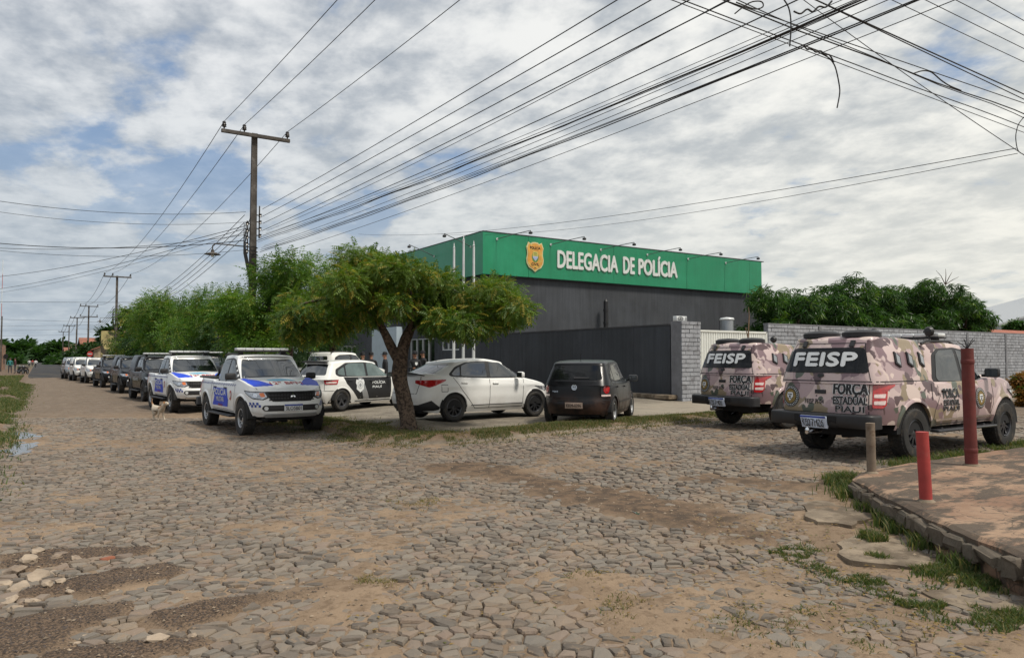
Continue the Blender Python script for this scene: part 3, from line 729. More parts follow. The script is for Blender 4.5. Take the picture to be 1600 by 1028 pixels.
def sedan(loc, rz):
    q = dict(paint='pearl', xf=2.12, xr=-2.24, W=.865, wf=1.30, wr=-1.22, r=.315, rim=.215, style='nine', rimmat=M['dkalloy'], p=3.4, pr=4.2, bowf=.16, bowr=.10,
        zt=[(2.15, .74), (1.95, .80), (1.5, .90), (1.0, .99), (.6, .97), (-1.0, 1.03), (-1.5, 1.09), (-1.9, 1.13), (-2.05, 1.125), (-2.26, 1.06)],
        tuck=[(.2, .09), (.35, .02), (.55, 0), (.75, .012), (.82, .006), (.95, .05), (1.15, .12)], nf=[(.2, -.12), (.35, -.02), (.5, 0), (.65, -.03), (.8, -.12), (1, -.25)],
        nr=[(.2, .16), (.35, .05), (.5, 0), (.7, .03), (.85, .09), (1.0, .13), (1.08, .10), (1.15, .14)], rb=.05,
        g=dict(xf=1.28, xr=-2.02, W=.80, zb=.93, zt=[(1.2, 1.38), (.5, 1.43), (-.1, 1.475), (-.7, 1.46), (-1.4, 1.40)], tuck=[(.93, 0), (1.05, .04), (1.38, .17), (1.5, .24)],
            nf=[(.93, 0), (1.02, -.12), (1.2, -.48), (1.38, -.86), (1.5, -1.15)], nr=[(.93, 0), (1.08, .12), (1.2, .42), (1.35, .80), (1.42, 1.02), (1.5, 1.25)]),
        ws=[(-.66, 1.02), (.66, 1.02), (.55, 1.355), (-.55, 1.355)], rw=[(-.62, 1.12), (.62, 1.12), (.52, 1.36), (-.52, 1.36)], rglass=M['glass'],
        seal=[(.98, 1.0), (.30, 1.40), (-.2, 1.425), (-.75, 1.40), (-1.10, 1.28), (-1.32, 1.10), (-1.25, 1.045), (-.2, 1.0)],
        wins=[[(.88, 1.02), (.27, 1.375), (-.08, 1.395), (-.12, 1.02)], [(-.22, 1.025), (-.20, 1.395), (-.70, 1.375), (-.92, 1.30), (-.98, 1.06)], [(-1.02, 1.065), (-.97, 1.285), (-1.10, 1.22), (-1.24, 1.11), (-1.2, 1.07)]],
        seams=[[(.92, .97), (.88, .6), (.86, .28), (-.62, .28), (-.85, .55), (-1.02, .75), (-1.22, 1.03)], [(-.17, .98), (-.2, .28)], [(-1.4, .70), (-1.4, .86), (-1.56, .86), (-1.56, .70), (-1.4, .70)]],
        handles=[(-.0, .875), (-.93, .90)], handlemat=M['pearl'], mir=(.72, .80, 1.05), mirpaint=True, trim=[(.85, .36), (-.75, .36)], trimw=.02, trimmat=M['black'],
        hl=[(.5, .70), (.78, .64), (1.0, .70), (1.2, .79), (.9, .775), (.6, .75)], tl=[(.45, .97), (.47, .90), (.85, .80), (.98, .84), (1.22, .96), (1.2, .985), (.85, .975)],
        gz=(.52, .62), rseams=[[(-.6, 1.05), (-.58, .66), (.58, .66), (.6, 1.05)]], rlow=[(-.95, .50), (-1.15, .30), (-.9, .26), (.9, .26), (1.15, .30), (.95, .50), (.6, .40), (-.6, .40)],
        pl=(0, .75), tag='QRX2A07', ant=-1.2)
    q['tag'] = ''
    q['tag'] = 'PIC8E40'
    t, sh, gh, bd = passenger('sedan_car', 'white four-door saloon with black wheels parked on the apron, behind the neem tree trunk', 'car', loc, rz, q)
    mb = MB(); p = [sh.top(-2.02, y)+Vector((0, 0, .03)) for y in np.linspace(-.66, .66, 9)]
    vs = []; 
    for a in p: vs += [(a.x+.10, a.y, a.z-.02), (a.x-.14, a.y, a.z+.03), (a.x-.14, a.y, a.z+.01), (a.x+.05, a.y, a.z-.035)]
    fs = [(i*4+j, i*4+(j+1) % 4, i*4+4+(j+1) % 4, i*4+4+j) for i in range(8) for j in range(4)]
    mb.add(vs, fs+[(0, 1, 2, 3), (32, 33, 34, 35)]); mb.build('spoiler', M['black'], t)
    return t
def hatch(kind, label, loc, rz):
    dk = kind == 'dark'
    q = dict(paint='blk' if dk else 'cream', xf=1.95, xr=-1.93, W=.825, wf=1.24, wr=-1.22, r=.30, rim=.20, style='five', rimmat=M['alloy'] if dk else M['dkalloy'], p=3.4, pr=4.6, bowf=.16, bowr=.08,
        zt=[(1.95, .72), (1.8, .80), (1.4, .90), (.95, .97), (.6, .95), (-1.0, .97), (-1.5, 1.0), (-1.95, 1.02)],
        tuck=[(.2, .07), (.35, .02), (.5, 0), (.72, .005), (.85, .012), (1.05, .06)], nf=[(.2, -.1), (.35, -.02), (.5, 0), (.62, -.03), (.8, -.12), (1, -.25)],
        nr=[(.2, .10), (.35, .02), (.48, 0), (.56, .01), (.60, .05), (.9, .07), (1.05, .13)], rb=.045,
        g=dict(xf=1.15, xr=-1.86, W=.775, zb=.90, zt=[(1.1, 1.38), (.4, 1.43), (-.2, 1.47), (-1.0, 1.455), (-1.7, 1.41)], tuck=[(.9, 0), (1.0, .03), (1.38, .16), (1.5, .23)],
            nf=[(.9, 0), (1.0, -.13), (1.2, -.42), (1.38, -.72), (1.5, -.95)], nr=[(.9, 0), (1.0, .06), (1.2, .19), (1.38, .33), (1.5, .50)], kr=2.4, p=7.5),
        ws=[(-.64, 1.0), (.64, 1.0), (.53, 1.355), (-.53, 1.355)], rw=[(-.62, 1.03), (.62, 1.03), (.50, 1.375), (-.50, 1.375)],
        seal=[(.93, .965), (.25, 1.39), (-.2, 1.41), (-.95, 1.39), (-1.38, 1.20), (-1.42, 1.05), (-1.3, .985)],
        wins=[[(.84, .985), (.23, 1.365), (-.10, 1.38), (-.13, .985)], [(-.22, .985), (-.20, 1.38), (-.82, 1.37), (-.98, 1.30), (-1.02, 1.0)], [(-1.07, 1.01), (-1.05, 1.27), (-1.30, 1.16), (-1.34, 1.05)]],
        seams=[[(.86, .94), (.84, .28), (-.60, .28), (-.82, .55), (-1.03, .75), (-1.06, .96)], [(-.17, .95), (-.2, .28)]],
        handles=[(-.02, .84), (-.92, .86)], handlemat=M['bvinyl'], mir=(.72, .77, 1.0), trim=[(.84, .50), (-.78, .50)] if dk else [(.84, .25), (-.7, .25)],
        hl=[(.45, .70), (.5, .60), (.95, .62), (1.1, .72), (.8, .755)], gz=(.60, .70),
        rseams=[[(-.62, 1.0), (-.64, .60), (.64, .60), (.62, 1.0)], [(-1.2, .575), (1.2, .575)]], ant=-1.35 if not dk else -1.2, pl=(0, .46) if dk else (0, .72))
    if dk:
        q.update(rglass=M['tint'], tl=[(.60, .91), (.60, .70), (.86, .70), (.92, .74), (.96, .90), (.92, .93)], tl2=[[(.61, .70), (.61, .66), (.90, .66), (.91, .70)]], tlring=[(.76, .82, .098)], tlmat=M['black'], tag='KKM-0396', plmat=M['plategrey'], pltop=False)
    else:
        q.update(tl=[(.60, .93), (.62, .82), (.66, .76), (1.02, .76), (1.06, .90), (.80, .95)], tl2=[[(.68, .84), (.69, .79), (.98, .79), (.99, .84)]], glass=M['glass2'], rglass=M['glass'],
                 panels=[[(.86, .95), (.84, .30), (-.58, .30), (-.82, .56), (-1.05, .78), (-1.15, .97), (-.2, .96)]], tag='NIL-8450', seams=[[(-.17, .95), (-.2, .28)]], sealmat=M['bvinyl'])
    t, sh, gh, bd = passenger('hatchback_car', label, 'car', loc, rz, q)
    if dk:
        o = simple('maker_mark', ell(0, .86, .06, .06, 24), sh.rear, M['chrome'], t, .012, .015, .2); simple('mark_field', ell(0, .86, .05, .05, 24), sh.rear, M['black'], o, .016, 0, .2)
        mb = MB()
        for pts in ([(-.02, .905), (0, .87), (.02, .905)], [(-.042, .885), (-.02, .818), (0, .86), (.02, .818), (.042, .885)]): seam(mb, pts, sh.rear, .009, .019)
        mb.build('mark_letters', M['chrome'], o)
        ptext('POLO', (.45, .765), .03, sh.rear, .14, .01, -1, .01).build('lettering', M['chrome'], bd)
        simple('rear_wiper', [(-.32, 1.055), (.02, 1.045), (.04, 1.085), (-.30, 1.075)], gh.rear, M['black'], t, .02, .01, .2)
        mb = MB(); seam(mb, [(.86, .5), (1.5, .5)], sh.side(1), .03, .01); mb.build('side_moulding', M['black'], t)
    else:
        for sg in (1, -1):
            f2 = sh.side(sg)
            simple('grey_band', [(-.42, .93), (-.60, .93), (-.95 if 0 else -.36, .30), (-.12, .30)], f2, M['silver'], bd, .006, 0, .12)
            bp = [(-.52+a, .72+b) for a, b in [(-.15, .17), (-.05, .15), (0, .2), (.05, .15), (.15, .17), (.18, .07), (.14, -.0), (.15, -.12), (0, -.22), (-.15, -.12), (-.14, 0), (-.18, .07)]]
            e = simple('emblem', bp, f2, M['wvinyl'], bd, .009, 0, .12)
            mb = MB(); 
            for k in range(12): seam(mb, [(-.52+.1*math.cos(k*PI/6), .73+.11*math.sin(k*PI/6)), (-.52+.1*math.cos((k+1)*PI/6), .73+.11*math.sin((k+1)*PI/6))], f2, .012, .012)
            mb.build('emblem_ring', M['silver'], e)
            simple('emblem_shield', ell(-.52, .72, .05, .06, 6), f2, M['silver'], e, .012, 0, .2)
            ptext('POLÍCIA', (.28, .80), .10, f2, .56, .03, -sg, .010).build('lettering', M['wvinyl'], bd); ptext('PIAUÍ', (.20, .665), .085, f2, .40, .03, -sg, .010).build('lettering', M['wvinyl'], bd)
        mb = MB(); p = [gh.pos(u, v, 1.42) for u, v in gh.uv if u < -.9]
        mb.box((-1.55, 0, 1.425), (.16, 1.0, .03), bev=.01, ry=R(-10)); mb.build('spoiler', M['black'], t, True)
    return t
# ------------------------------------------------------------ numpy value noise
def vnoise(x, y, sc, seed=0, oct=3):
    x = np.asarray(x, float)*sc; y = np.asarray(y, float)*sc; out = 0; amp = 1; tot = 0
    for o in range(oct):
        xi = np.floor(x).astype(np.int64); yi = np.floor(y).astype(np.int64); fx = x-xi; fy = y-yi
        fx = fx*fx*(3-2*fx); fy = fy*fy*(3-2*fy)
        def h(a, b):
            n = (a*374761393+b*668265263+(seed+o)*1442695041) & 0xffffffff
            n = ((n ^ (n >> 13))*1274126177) & 0xffffffff
            return ((n ^ (n >> 16)) & 0xffff)/65535.
        v = (h(xi, yi)*(1-fx)+h(xi+1, yi)*fx)*(1-fy)+(h(xi, yi+1)*(1-fx)+h(xi+1, yi+1)*fx)*fy
        out = out+v*amp; tot += amp; amp *= .5; x = x*2+13.1; y = y*2+7.7
    return out/tot
def inpoly(x, y, P):
    x = np.asarray(x, float); y = np.asarray(y, float); c = np.zeros(x.shape, bool); n = len(P)
    for i in range(n):
        x1, y1 = P[i][:2]; x2, y2 = P[(i+1) % n][:2]
        if y1 == y2: continue
        k = ((y1 > y) != (y2 > y)) & (x < (x2-x1)*(y-y1)/(y2-y1)+x1); c ^= k
    return c
def dseg(x, y, P):              # distance to a polyline
    d = np.full(np.shape(x), 1e9)
    for (x1, y1), (x2, y2) in zip([p[:2] for p in P], [p[:2] for p in P][1:]):
        dx, dy = x2-x1, y2-y1; t = np.clip(((x-x1)*dx+(y-y1)*dy)/(dx*dx+dy*dy), 0, 1)
        d = np.minimum(d, np.hypot(x-x1-t*dx, y-y1-t*dy))
    return d
def px2(pts, z): return [tuple(at(a, b, z)[:2]) for a, b in pts]
PZ = .25
PLAT = px2([(1330, 746), (1392, 778), (1450, 806), (1520, 836), (1600, 868), (1760, 935)], PZ)
PLAT = PLAT+[(PLAT[-1][0]+.3, -6), (30, -6), (30, 3.9)]+px2([(1600, 697), (1490, 712), (1400, 725), (1350, 735)], PZ)
NORTH = [(5.55, 200.), (5.6, 17), (5.62, 13.6), (6.1, 12.5), (7.7, 12.0), (12.8, 12.45), (17, 12.9), (60, 13.4)]
VERGE = [(5.9, 19.5), (5.95, 14.2), (6.7, 13.0), (8.0, 12.65), (12.8, 13.1), (17.5, 13.5)]
YARD = NORTH+[(60, 200)]
def region(x, y):
    """1 road, 2 yard/footway inside the block, 0 other"""
    x = np.asarray(x, float); y = np.asarray(y, float); r = np.zeros(x.shape, int)
    wob = .25*(vnoise(y, y*0, .35, 5)-.5)
    road = (x > -.75+wob) & (y > -2)
    road &= ~((y < 5.3) & (x > 30))
    r[road] = 1
    r[inpoly(x, y, YARD)] = 2
    r[inpoly(x, y, PLAT)] = 3
    r[(x > 9.) & (y < 5.5)] = 3
    return r
SOIL = [(px2([(760, 722), (930, 745), (1000, 752), (1130, 790), (1200, 815), (1260, 800), (1250, 770), (1140, 745), (1150, 735), (1330, 745), (1330, 760), (1230, 780), (1270, 830), (1130, 828), (960, 790), (800, 750), (700, 715)], .05))]
DIRTY = [(.1, 5.4, .55, .36), (.55, 6.3, .45, .26), (.95, 5.25, .6, .20), (.2, 4.75, .5, .2), (.3, 7.4, .5, .3)]      # patches of dark gravel
def soilmask(x, y):
    m = np.zeros(np.shape(x))
    nz = vnoise(x, y, 1.7, 9)-.5
    d = dseg(x, y, [tuple(p) for p in px2([(700, 716), (860, 748), (960, 768), (1060, 790), (1170, 818)], .05)])
    m = np.maximum(m, sst(.62, .2, d+nz*.9))
    d = dseg(x, y, [tuple(p) for p in px2([(1120, 742), (1200, 752), (1300, 756)], .07)]); m = np.maximum(m, sst(.5, .15, d+nz*.8)*.9)
    return m
def gravmask(x, y):
    m = np.zeros(np.shape(x)); nz = vnoise(x, y, 2.5, 19)-.5
    for a, b, rx, ry in DIRTY:
        m = np.maximum(m, sst(1.15, .7, np.hypot((x-a)/rx, (y-b)/ry)+nz*2.0))
    return m
def sand(x, y):                # level of the sand relative to H
    p = vnoise(x, y, .55, 31, 4); q = vnoise(x, y, 4.5, 37, 3)
    # wheel ruts run along the street near the camera
    rut = np.exp(-((x-1.9-.10*(y-5))/.55)**2)+np.exp(-((x-3.9-.05*(y-5))/.5)**2)
    r5 = vnoise(x, y, 2.1, 41, 3); r6 = vnoise(x, y, 7.5, 43, 2); lv = -.0265+.025*sst(.36, .70, p+.05*rut)+.016*sst(.45, .7, r5)+.030*(q-.5)+.026*(r6-.5)
    lv = lv+.035*gravmask(x, y)+.03*soilmask(x, y)
    return lv
def axis(dense, lo, hi, st, far):
    a = list(np.arange(dense[0], dense[1]+1e-6, st)); s = st; x = dense[1]
    while x < hi: s *= 1.22; x += s; a.append(x)
    s = st; x = dense[0]; b = []
    while x > lo: s *= 1.22; x -= s; b.append(x)
    return np.array(b[::-1]+a)
gx = axis((-1.2, 15.5), -1500, 2500, .055, 0); gy = axis((1.2, 20), -1500, 3500, .055, 0)
XX, YY = np.meshgrid(gx, gy)
reg = region(XX, YY)
ZZ = H(XX, YY)+np.where(reg == 1, sand(XX, YY), 0)
yardz = .045+.025*(vnoise(XX, YY, 1.1, 51)-.5)
ZZ = np.where(reg == 2, H(XX, YY)+yardz, ZZ)
vg = sst(.75, .1, dseg(XX, YY, VERGE)); ZZ = ZZ+np.where(reg == 2, vg*(.07+.06*(vnoise(XX, YY, 3, 57)-.4)), 0)
leftg = sst(-.55, -1.1, XX); ZZ = ZZ+leftg*(.08+.10*(vnoise(XX, YY, .8, 61)-.3))
far_ = sst(60, 400, np.hypot(XX, YY)); ZZ = ZZ-.02*far_
tree_d = np.hypot(XX-7.15, YY-15.4); ZZ = ZZ+.16*np.exp(-(tree_d/.75)**2)
soil = np.maximum(np.where(reg == 1, soilmask(XX, YY), 0), np.where(reg == 2, vg*.9*np.ones_like(XX), 0)); soil = np.maximum(soil, leftg*.8)
soil = np.maximum(soil, np.where(reg == 3, .7, 0))
grav = gravmask(XX, YY)
conc = np.where((reg == 2) & (YY < 60), 1., 0.)*(1-vg)
ny_, nx_ = XX.shape
idx = np.arange(ny_*nx_).reshape(ny_, nx_)
F4 = np.stack([idx[:-1, :-1], idx[:-1, 1:], idx[1:, 1:], idx[1:, :-1]], -1).reshape(-1, 4)
def ground_mat():
    m = bpy.data.materials.new('sandy_ground'); m.use_nodes = True; nt = m.node_tree; b = nt.nodes['Principled BSDF']
    g = nt.nodes.new('ShaderNodeNewGeometry'); P = g.outputs['Position']
    def att(n): a = nt.nodes.new('ShaderNodeAttribute'); a.attribute_name = n; return a.outputs['Fac']
    c = mixc(nt, mrange(nt, noise(nt, P, .9, 6, .65), .38, .62), (.205, .147, .098), (.275, .20, .135))
    c = mixc(nt, mrange(nt, noise(nt, P, 9, 6, .7), .48, .64, 0, .7), c, (.13, .088, .056))
    sp = nt.nodes.new('ShaderNodeSeparateXYZ'); nt.links.new(P, sp.inputs[0])
    # beyond the modelled stones the paving is drawn by cells
    vo = nt.nodes.new('ShaderNodeTexVoronoi'); vo.inputs['Scale'].default_value = 4.6; nt.links.new(P, vo.inputs['Vector'])
    ve = nt.nodes.new('ShaderNodeTexVoronoi'); ve.feature = 'DISTANCE_TO_EDGE'; ve.inputs['Scale'].default_value = 4.6; nt.links.new(P, ve.inputs['Vector'])
    st = mixc(nt, mrange(nt, vo.outputs['Color'], 0, 1, 0, 1, False), (.10, .083, .067), (.20, .165, .13))
    st = mixc(nt, mrange(nt, ve.outputs['Distance'], .0, .10, 1, 0), st, (.12, .085, .06))
    farr = mth(nt, 'MULTIPLY', mrange(nt, sp.outputs[1], 22, 28), .75)
    c = mixc(nt, mth(nt, 'MAXIMUM', farr, mth(nt, 'MULTIPLY', mrange(nt, sp.outputs[0], 15, 18), .75)), c, st)
    cc = mixc(nt, mrange(nt, noise(nt, P, 1.6, 7, .7), .35, .65), (.15, .13, .105), (.25, .22, .175))
    cc = mixc(nt, mth(nt, 'MULTIPLY', mrange(nt, ve.outputs['Distance'], .0, .08, 1, 0), .5), cc, (.10, .08, .06))
    c = mixc(nt, att('conc'), c, cc)
    so_ = mixc(nt, mrange(nt, noise(nt, P, 5, 6, .7), .4, .6), (.085, .062, .045), (.17, .115, .075))
    c = mixc(nt, att('soil'), c, so_)
    gv = mixc(nt, mrange(nt, noise(nt, P, 60, 3, .7), .42, .6), (.035, .026, .02), (.16, .11, .075))
    c = mixc(nt, mth(nt, 'MULTIPLY', att('grav'), .9), c, gv)
    c = mixc(nt, mrange(nt, sp.outputs[1], 130, 200, 0, .8), c, (.10, .09, .06))
    nt.links.new(c, b.inputs['Base Color']); b.inputs['Roughness'].default_value = .92; b.inputs['Specular IOR Level'].default_value = .2
    bp = nt.nodes.new('ShaderNodeBump'); bp.inputs['Strength'].default_value = 1; bp.inputs['Distance'].default_value = .012
    nt.links.new(noise(nt, P, 35, 7, .7), bp.inputs['Height']); nt.links.new(bp.outputs[0], b.inputs['Normal'])
    return m
GO = npmesh('ground', np.stack([XX, YY, ZZ], -1).reshape(-1, 3), F4, ground_mat(), None, True, {'soil': soil.ravel(), 'grav': grav.ravel(), 'conc': conc.ravel()})
tag(GO, kind='structure')
def gz(x, y):
    """ground height by bilinear look-up"""
    i = np.clip(np.searchsorted(gx, x)-1, 0, nx_-2); j = np.clip(np.searchsorted(gy, y)-1, 0, ny_-2)
    fx = (x-gx[i])/(gx[i+1]-gx[i]); fy = (y-gy[j])/(gy[j+1]-gy[j])
    return (ZZ[j, i]*(1-fx)+ZZ[j, i+1]*fx)*(1-fy)+(ZZ[j+1, i]*(1-fx)+ZZ[j+1, i+1]*fx)*fy
# ------------------------------------------------------------ cobbles
def visible(x, y, m=.35):
    d = depth(x, y); s_ = side(x, y)
    return (d > 2.9) & (np.abs(s_) < d*.70+m)
SP = .130
def hexpts():
    pts = []
    ys = np.arange(1.0, 31, SP*.56)
    for j, y in enumerate(ys):
        xs = np.arange(-1.3, 22, SP)+(SP*.5 if j % 2 else 0); pts.append(np.stack([xs, np.full_like(xs, y)], -1))
    P = np.concatenate(pts); P += (rng.random(P.shape)-.5)*np.array([SP*.95, SP*.52])
    # rows bend slightly, as laid by hand
    P[:, 1] += .05*np.sin(P[:, 0]*1.3)+.04*np.sin(P[:, 0]*2.9+P[:, 1])
    return P[rng.random(len(P)) > .18]
SPT = hexpts()
keepv = visible(SPT[:, 0], SPT[:, 1], .8) & (depth(SPT[:, 0], SPT[:, 1]) < 21)
SPT = SPT[keepv]
grid = {}
for i, (x, y) in enumerate(SPT): grid.setdefault((int(x//.14), int(y//.14)), []).append(i)
rg = region(SPT[:, 0], SPT[:, 1]); sm = soilmask(SPT[:, 0], SPT[:, 1]); gm = gravmask(SPT[:, 0], SPT[:, 1])
lowslab = px2([(1235, 790), (1290, 755), (1350, 765), (1450, 850), (1400, 872), (1300, 865)], .09)
inslab = inpoly(SPT[:, 0], SPT[:, 1], lowslab)
stones = []
hS = H(SPT[:, 0], SPT[:, 1]); dS = depth(SPT[:, 0], SPT[:, 1]); jit = rng.random((len(SPT), 4))
for i, (x, y) in enumerate(SPT):
    if rg[i] != 1 or inslab[i]: continue
    if sm[i] > .45 and jit[i, 3] < .8: continue
    if gm[i] > .5 and jit[i, 3] < .93: continue
    poly = [(-.15, -.15), (.15, -.15), (.15, .15), (-.15, .15)]
    gx0, gy0 = int(x//.14), int(y//.14); nb = []
    for a in (-2, -1, 0, 1, 2):
        for b in (-2, -1, 0, 1, 2):
            for j in grid.get((gx0+a, gy0+b), ()):
                if j != i: nb.append(((SPT[j, 0]-x)**2+(SPT[j, 1]-y)**2, j))
    nb.sort()
    for dd, j in nb[:12]:
        if dd > .09: break
        mx, my = (SPT[j, 0]-x), (SPT[j, 1]-y); c = (mx*mx+my*my)/2; out = []
        n = len(poly); vals = [p[0]*mx+p[1]*my-c for p in poly]
        if max(vals) <= 0: continue
        for k in range(n):
            a, b = poly[k], poly[(k+1) % n]; va, vb = vals[k], vals[(k+1) % n]
            if va <= 0: out.append(a)
            if (va < 0) != (vb < 0) and va != vb:
                t = va/(va-vb); out.append((a[0]+(b[0]-a[0])*t, a[1]+(b[1]-a[1])*t))
        poly = out
        if len(poly) < 3: break
    if len(poly) < 3: continue
    # drop very short edges
    q = [p for k, p in enumerate(poly) if math.dist(p, poly[k-1]) > .014]
    if len(q) >= 3: stones.append((i, x, y, q))
def stone_geo(i, x, y, poly, ox=0, oy=0, oz=0):
    j = jit[i]; cx0 = sum(p[0] for p in poly)/len(poly); cy0 = sum(p[1] for p in poly)/len(poly)
    k1 = .80+.18*j[0]**.7; k2 = k1*.86; top = .001+.019*(j[1]-.5); tx, ty = (j[2]-.5)*.2, (j[3]-.5)*.2
    if dS[i] < 9.5:
        P2 = []
        for q in range(len(poly)):
            a, b = poly[q], poly[(q+1) % len(poly)]; P2.append(a); w = (random.random()-.55)*.016; l = math.dist(a, b) or 1
            if l > .05: t = random.uniform(.35, .65); P2.append((a[0]+(b[0]-a[0])*t+(b[1]-a[1])/l*w, a[1]+(b[1]-a[1])*t-(b[0]-a[0])/l*w))
        poly = P2
    h0 = hS[i]; V = []; n = len(poly)
    for kk, dz in ((k1*1.01, -.07), (k1, -.014), (k2, 0)):
        for q, (a, b) in enumerate(poly):
            e = 1+.06*math.sin(i*1.7+q*2.3) if dz == 0 else 1
            a_, b_ = cx0+(a-cx0)*kk*e, cy0+(b-cy0)*kk*e
            V.append((x+a_-ox, y+b_-oy, h0+top+dz+(tx*a_+ty*b_ if dz > -.05 else 0)-oz))
    V.append((x+cx0-ox, y+cy0-oy, h0+top+.004+.006*(j[0]-.4)-oz))
    Fc = []
    for r in (0, 1):
        for q in range(n): Fc.append((r*n+q, r*n+(q+1) % n, (r+1)*n+(q+1) % n, (r+1)*n+q))
    for q in range(n): Fc.append((2*n+q, 2*n+(q+1) % n, 3*n))
    return V, Fc
def stone_mat():
    m = bpy.data.materials.new('paving_stone'); m.use_nodes = True; nt = m.node_tree; b = nt.nodes['Principled BSDF']
    g = nt.nodes.new('ShaderNodeNewGeometry'); P = g.outputs['Position']; a = nt.nodes.new('ShaderNodeAttribute'); a.attribute_name = 'tone'; R_ = a.outputs['Fac']
    c = mixc(nt, R_, (.092, .075, .061), (.222, .188, .150))
    rr = mth(nt, 'FRACT', mth(nt, 'MULTIPLY', R_, 7.31))
    c = mixc(nt, mrange(nt, rr, .6, 1, 0, .7), c, (.23, .165, .125)); c = mixc(nt, mrange(nt, rr, .28, 0, 0, .6), c, (.16, .147, .128))
    c = mixc(nt, mrange(nt, noise(nt, P, 14, 6, .7), .35, .7, 0, .3), c, (.225, .195, .155))
    c = mixc(nt, mrange(nt, noise(nt, P, 1.1, 6, .7), .50, .68, 0, .5), c, (.26, .185, .12))
    c = mixc(nt, mrange(nt, noise(nt, P, 9, 7, .75, .3), .54, .64, 0, .75), c, (.245, .175, .115))
    nt.links.new(c, b.inputs['Base Color']); b.inputs['Roughness'].default_value = .72; b.inputs['Specular IOR Level'].default_value = .35
    bp = nt.nodes.new('ShaderNodeBump'); bp.inputs['Distance'].default_value = .008
    nt.links.new(noise(nt, P, 28, 7, .72), bp.inputs['Height']); nt.links.new(bp.outputs[0], b.inputs['Normal'])
    return m
SM = stone_mat()
cob = thing('cobbled_road', None, None, (0, 0, 0)); tag(cob, kind='structure')
vis = [s for s in stones if dS[s[0]] > 3.3 and abs(side(s[1], s[2])) < dS[s[0]]*.7]
vis.sort(key=lambda s: dS[s[0]]); first = set(s[0] for s in vis[:300])
BV = []; BF = []; TN = []
for s in stones:
    if s[0] in first:
        V, Fc = stone_geo(*s, ox=s[1], oy=s[2], oz=hS[s[0]])
        o = npmesh('paving_stone', V, Fc, SM, cob, False, {'tone': [jit[s[0], 2]]*len(V)}); o.location = (s[1], s[2], hS[s[0]])
    else:
        V, Fc = stone_geo(*s); b = len(BV); BV += V; BF += [[k+b for k in f] for f in Fc]; TN += [jit[s[0], 2]]*len(V)
o = npmesh('paving_stones', BV, BF, SM, cob, False, {'tone': TN}); o['kind'] = 'stuff'
# ------------------------------------------------------------ asphalt beyond the cobbles
MA = pm('asphalt', (.042, .043, .046), .9, var=.3, vs=.35, world=True, col2=(.10, .085, .065), c2s=.25, c2a=.50, c2b=.68, spec=.15, bump=.006, bs=50)
def sheet(name, xs, ys, dz, mat, kind='structure'):
    X, Y = np.meshgrid(xs, ys); Z = H(X, Y)+dz; n, m = X.shape; ix = np.arange(n*m).reshape(n, m)
    f = np.stack([ix[:-1, :-1], ix[:-1, 1:], ix[1:, 1:], ix[1:, :-1]], -1).reshape(-1, 4)
    return tag(npmesh(name, np.stack([X, Y, Z], -1).reshape(-1, 3), f, mat), kind=kind)
o = sheet('asphalt_road', np.linspace(-2.2, 5.6, 40), np.concatenate([np.linspace(84, 120, 30), np.linspace(125, 700, 60)]), .05, MA)
for v_ in o.data.vertices:
    if v_.co.y < 84.5: v_.co.y += 5*(float(vnoise(v_.co.x, 0, .7, 3))-.5)+2*(float(vnoise(v_.co.x, 3, 2.5, 3))-.5)-3; v_.co.z -= .045
    if v_.co.x < -2.1 or v_.co.x > 5.5: v_.co.x += 1.2*(float(vnoise(v_.co.y, 0, .25, 8))-.5)
# ------------------------------------------------------------ corner platform (raised concrete), slab, kerb
def platmat():
    m = bpy.data.materials.new('stained_concrete'); m.use_nodes = True; nt = m.node_tree; b = nt.nodes['Principled BSDF']
    g = nt.nodes.new('ShaderNodeNewGeometry'); P = g.outputs['Position']
    c = mixc(nt, mrange(nt, noise(nt, P, 1.3, 6, .65), .38, .62), (.225, .128, .078), (.31, .205, .132))
    mp = nt.nodes.new('ShaderNodeMapping'); nt.links.new(P, mp.inputs[0]); mp.inputs['Rotation'].default_value = (0, 0, YAW); mp.inputs['Scale'].default_value = (.8, 2.2, 1)
    c = mixc(nt, mrange(nt, noise(nt, mp.outputs[0], 1.0, 9, .74, .3), .46, .53, 0, .88), c, (.058, .045, .032))
    c = mixc(nt, mrange(nt, noise(nt, P, 11, 6, .7), .52, .7, 0, .6), c, (.13, .10, .075))
    vo = nt.nodes.new('ShaderNodeTexVoronoi'); vo.feature = 'DISTANCE_TO_EDGE'; vo.inputs['Scale'].default_value = 1.1
    va = nt.nodes.new('ShaderNodeVectorMath'); va.operation = 'ADD'; nt.links.new(P, va.inputs[0]); nz = nt.nodes.new('ShaderNodeTexNoise'); nz.inputs['Scale'].default_value = 3; nt.links.new(P, nz.inputs['Vector']); nt.links.new(nz.outputs['Color'], va.inputs[1]); nt.links.new(va.outputs[0], vo.inputs['Vector'])
    c = mixc(nt, mrange(nt, vo.outputs['Distance'], .0, .016, .8, 0), c, (.04, .03, .022))
    nt.links.new(c, b.inputs['Base Color']); b.inputs['Roughness'].default_value = .85
    bp = nt.nodes.new('ShaderNodeBump'); bp.inputs['Distance'].default_value = .01
    nt.links.new(noise(nt, P, 18, 8, .7), bp.inputs['Height']); nt.links.new(bp.outputs[0], b.inputs['Normal'])
    return m
PMT = platmat()
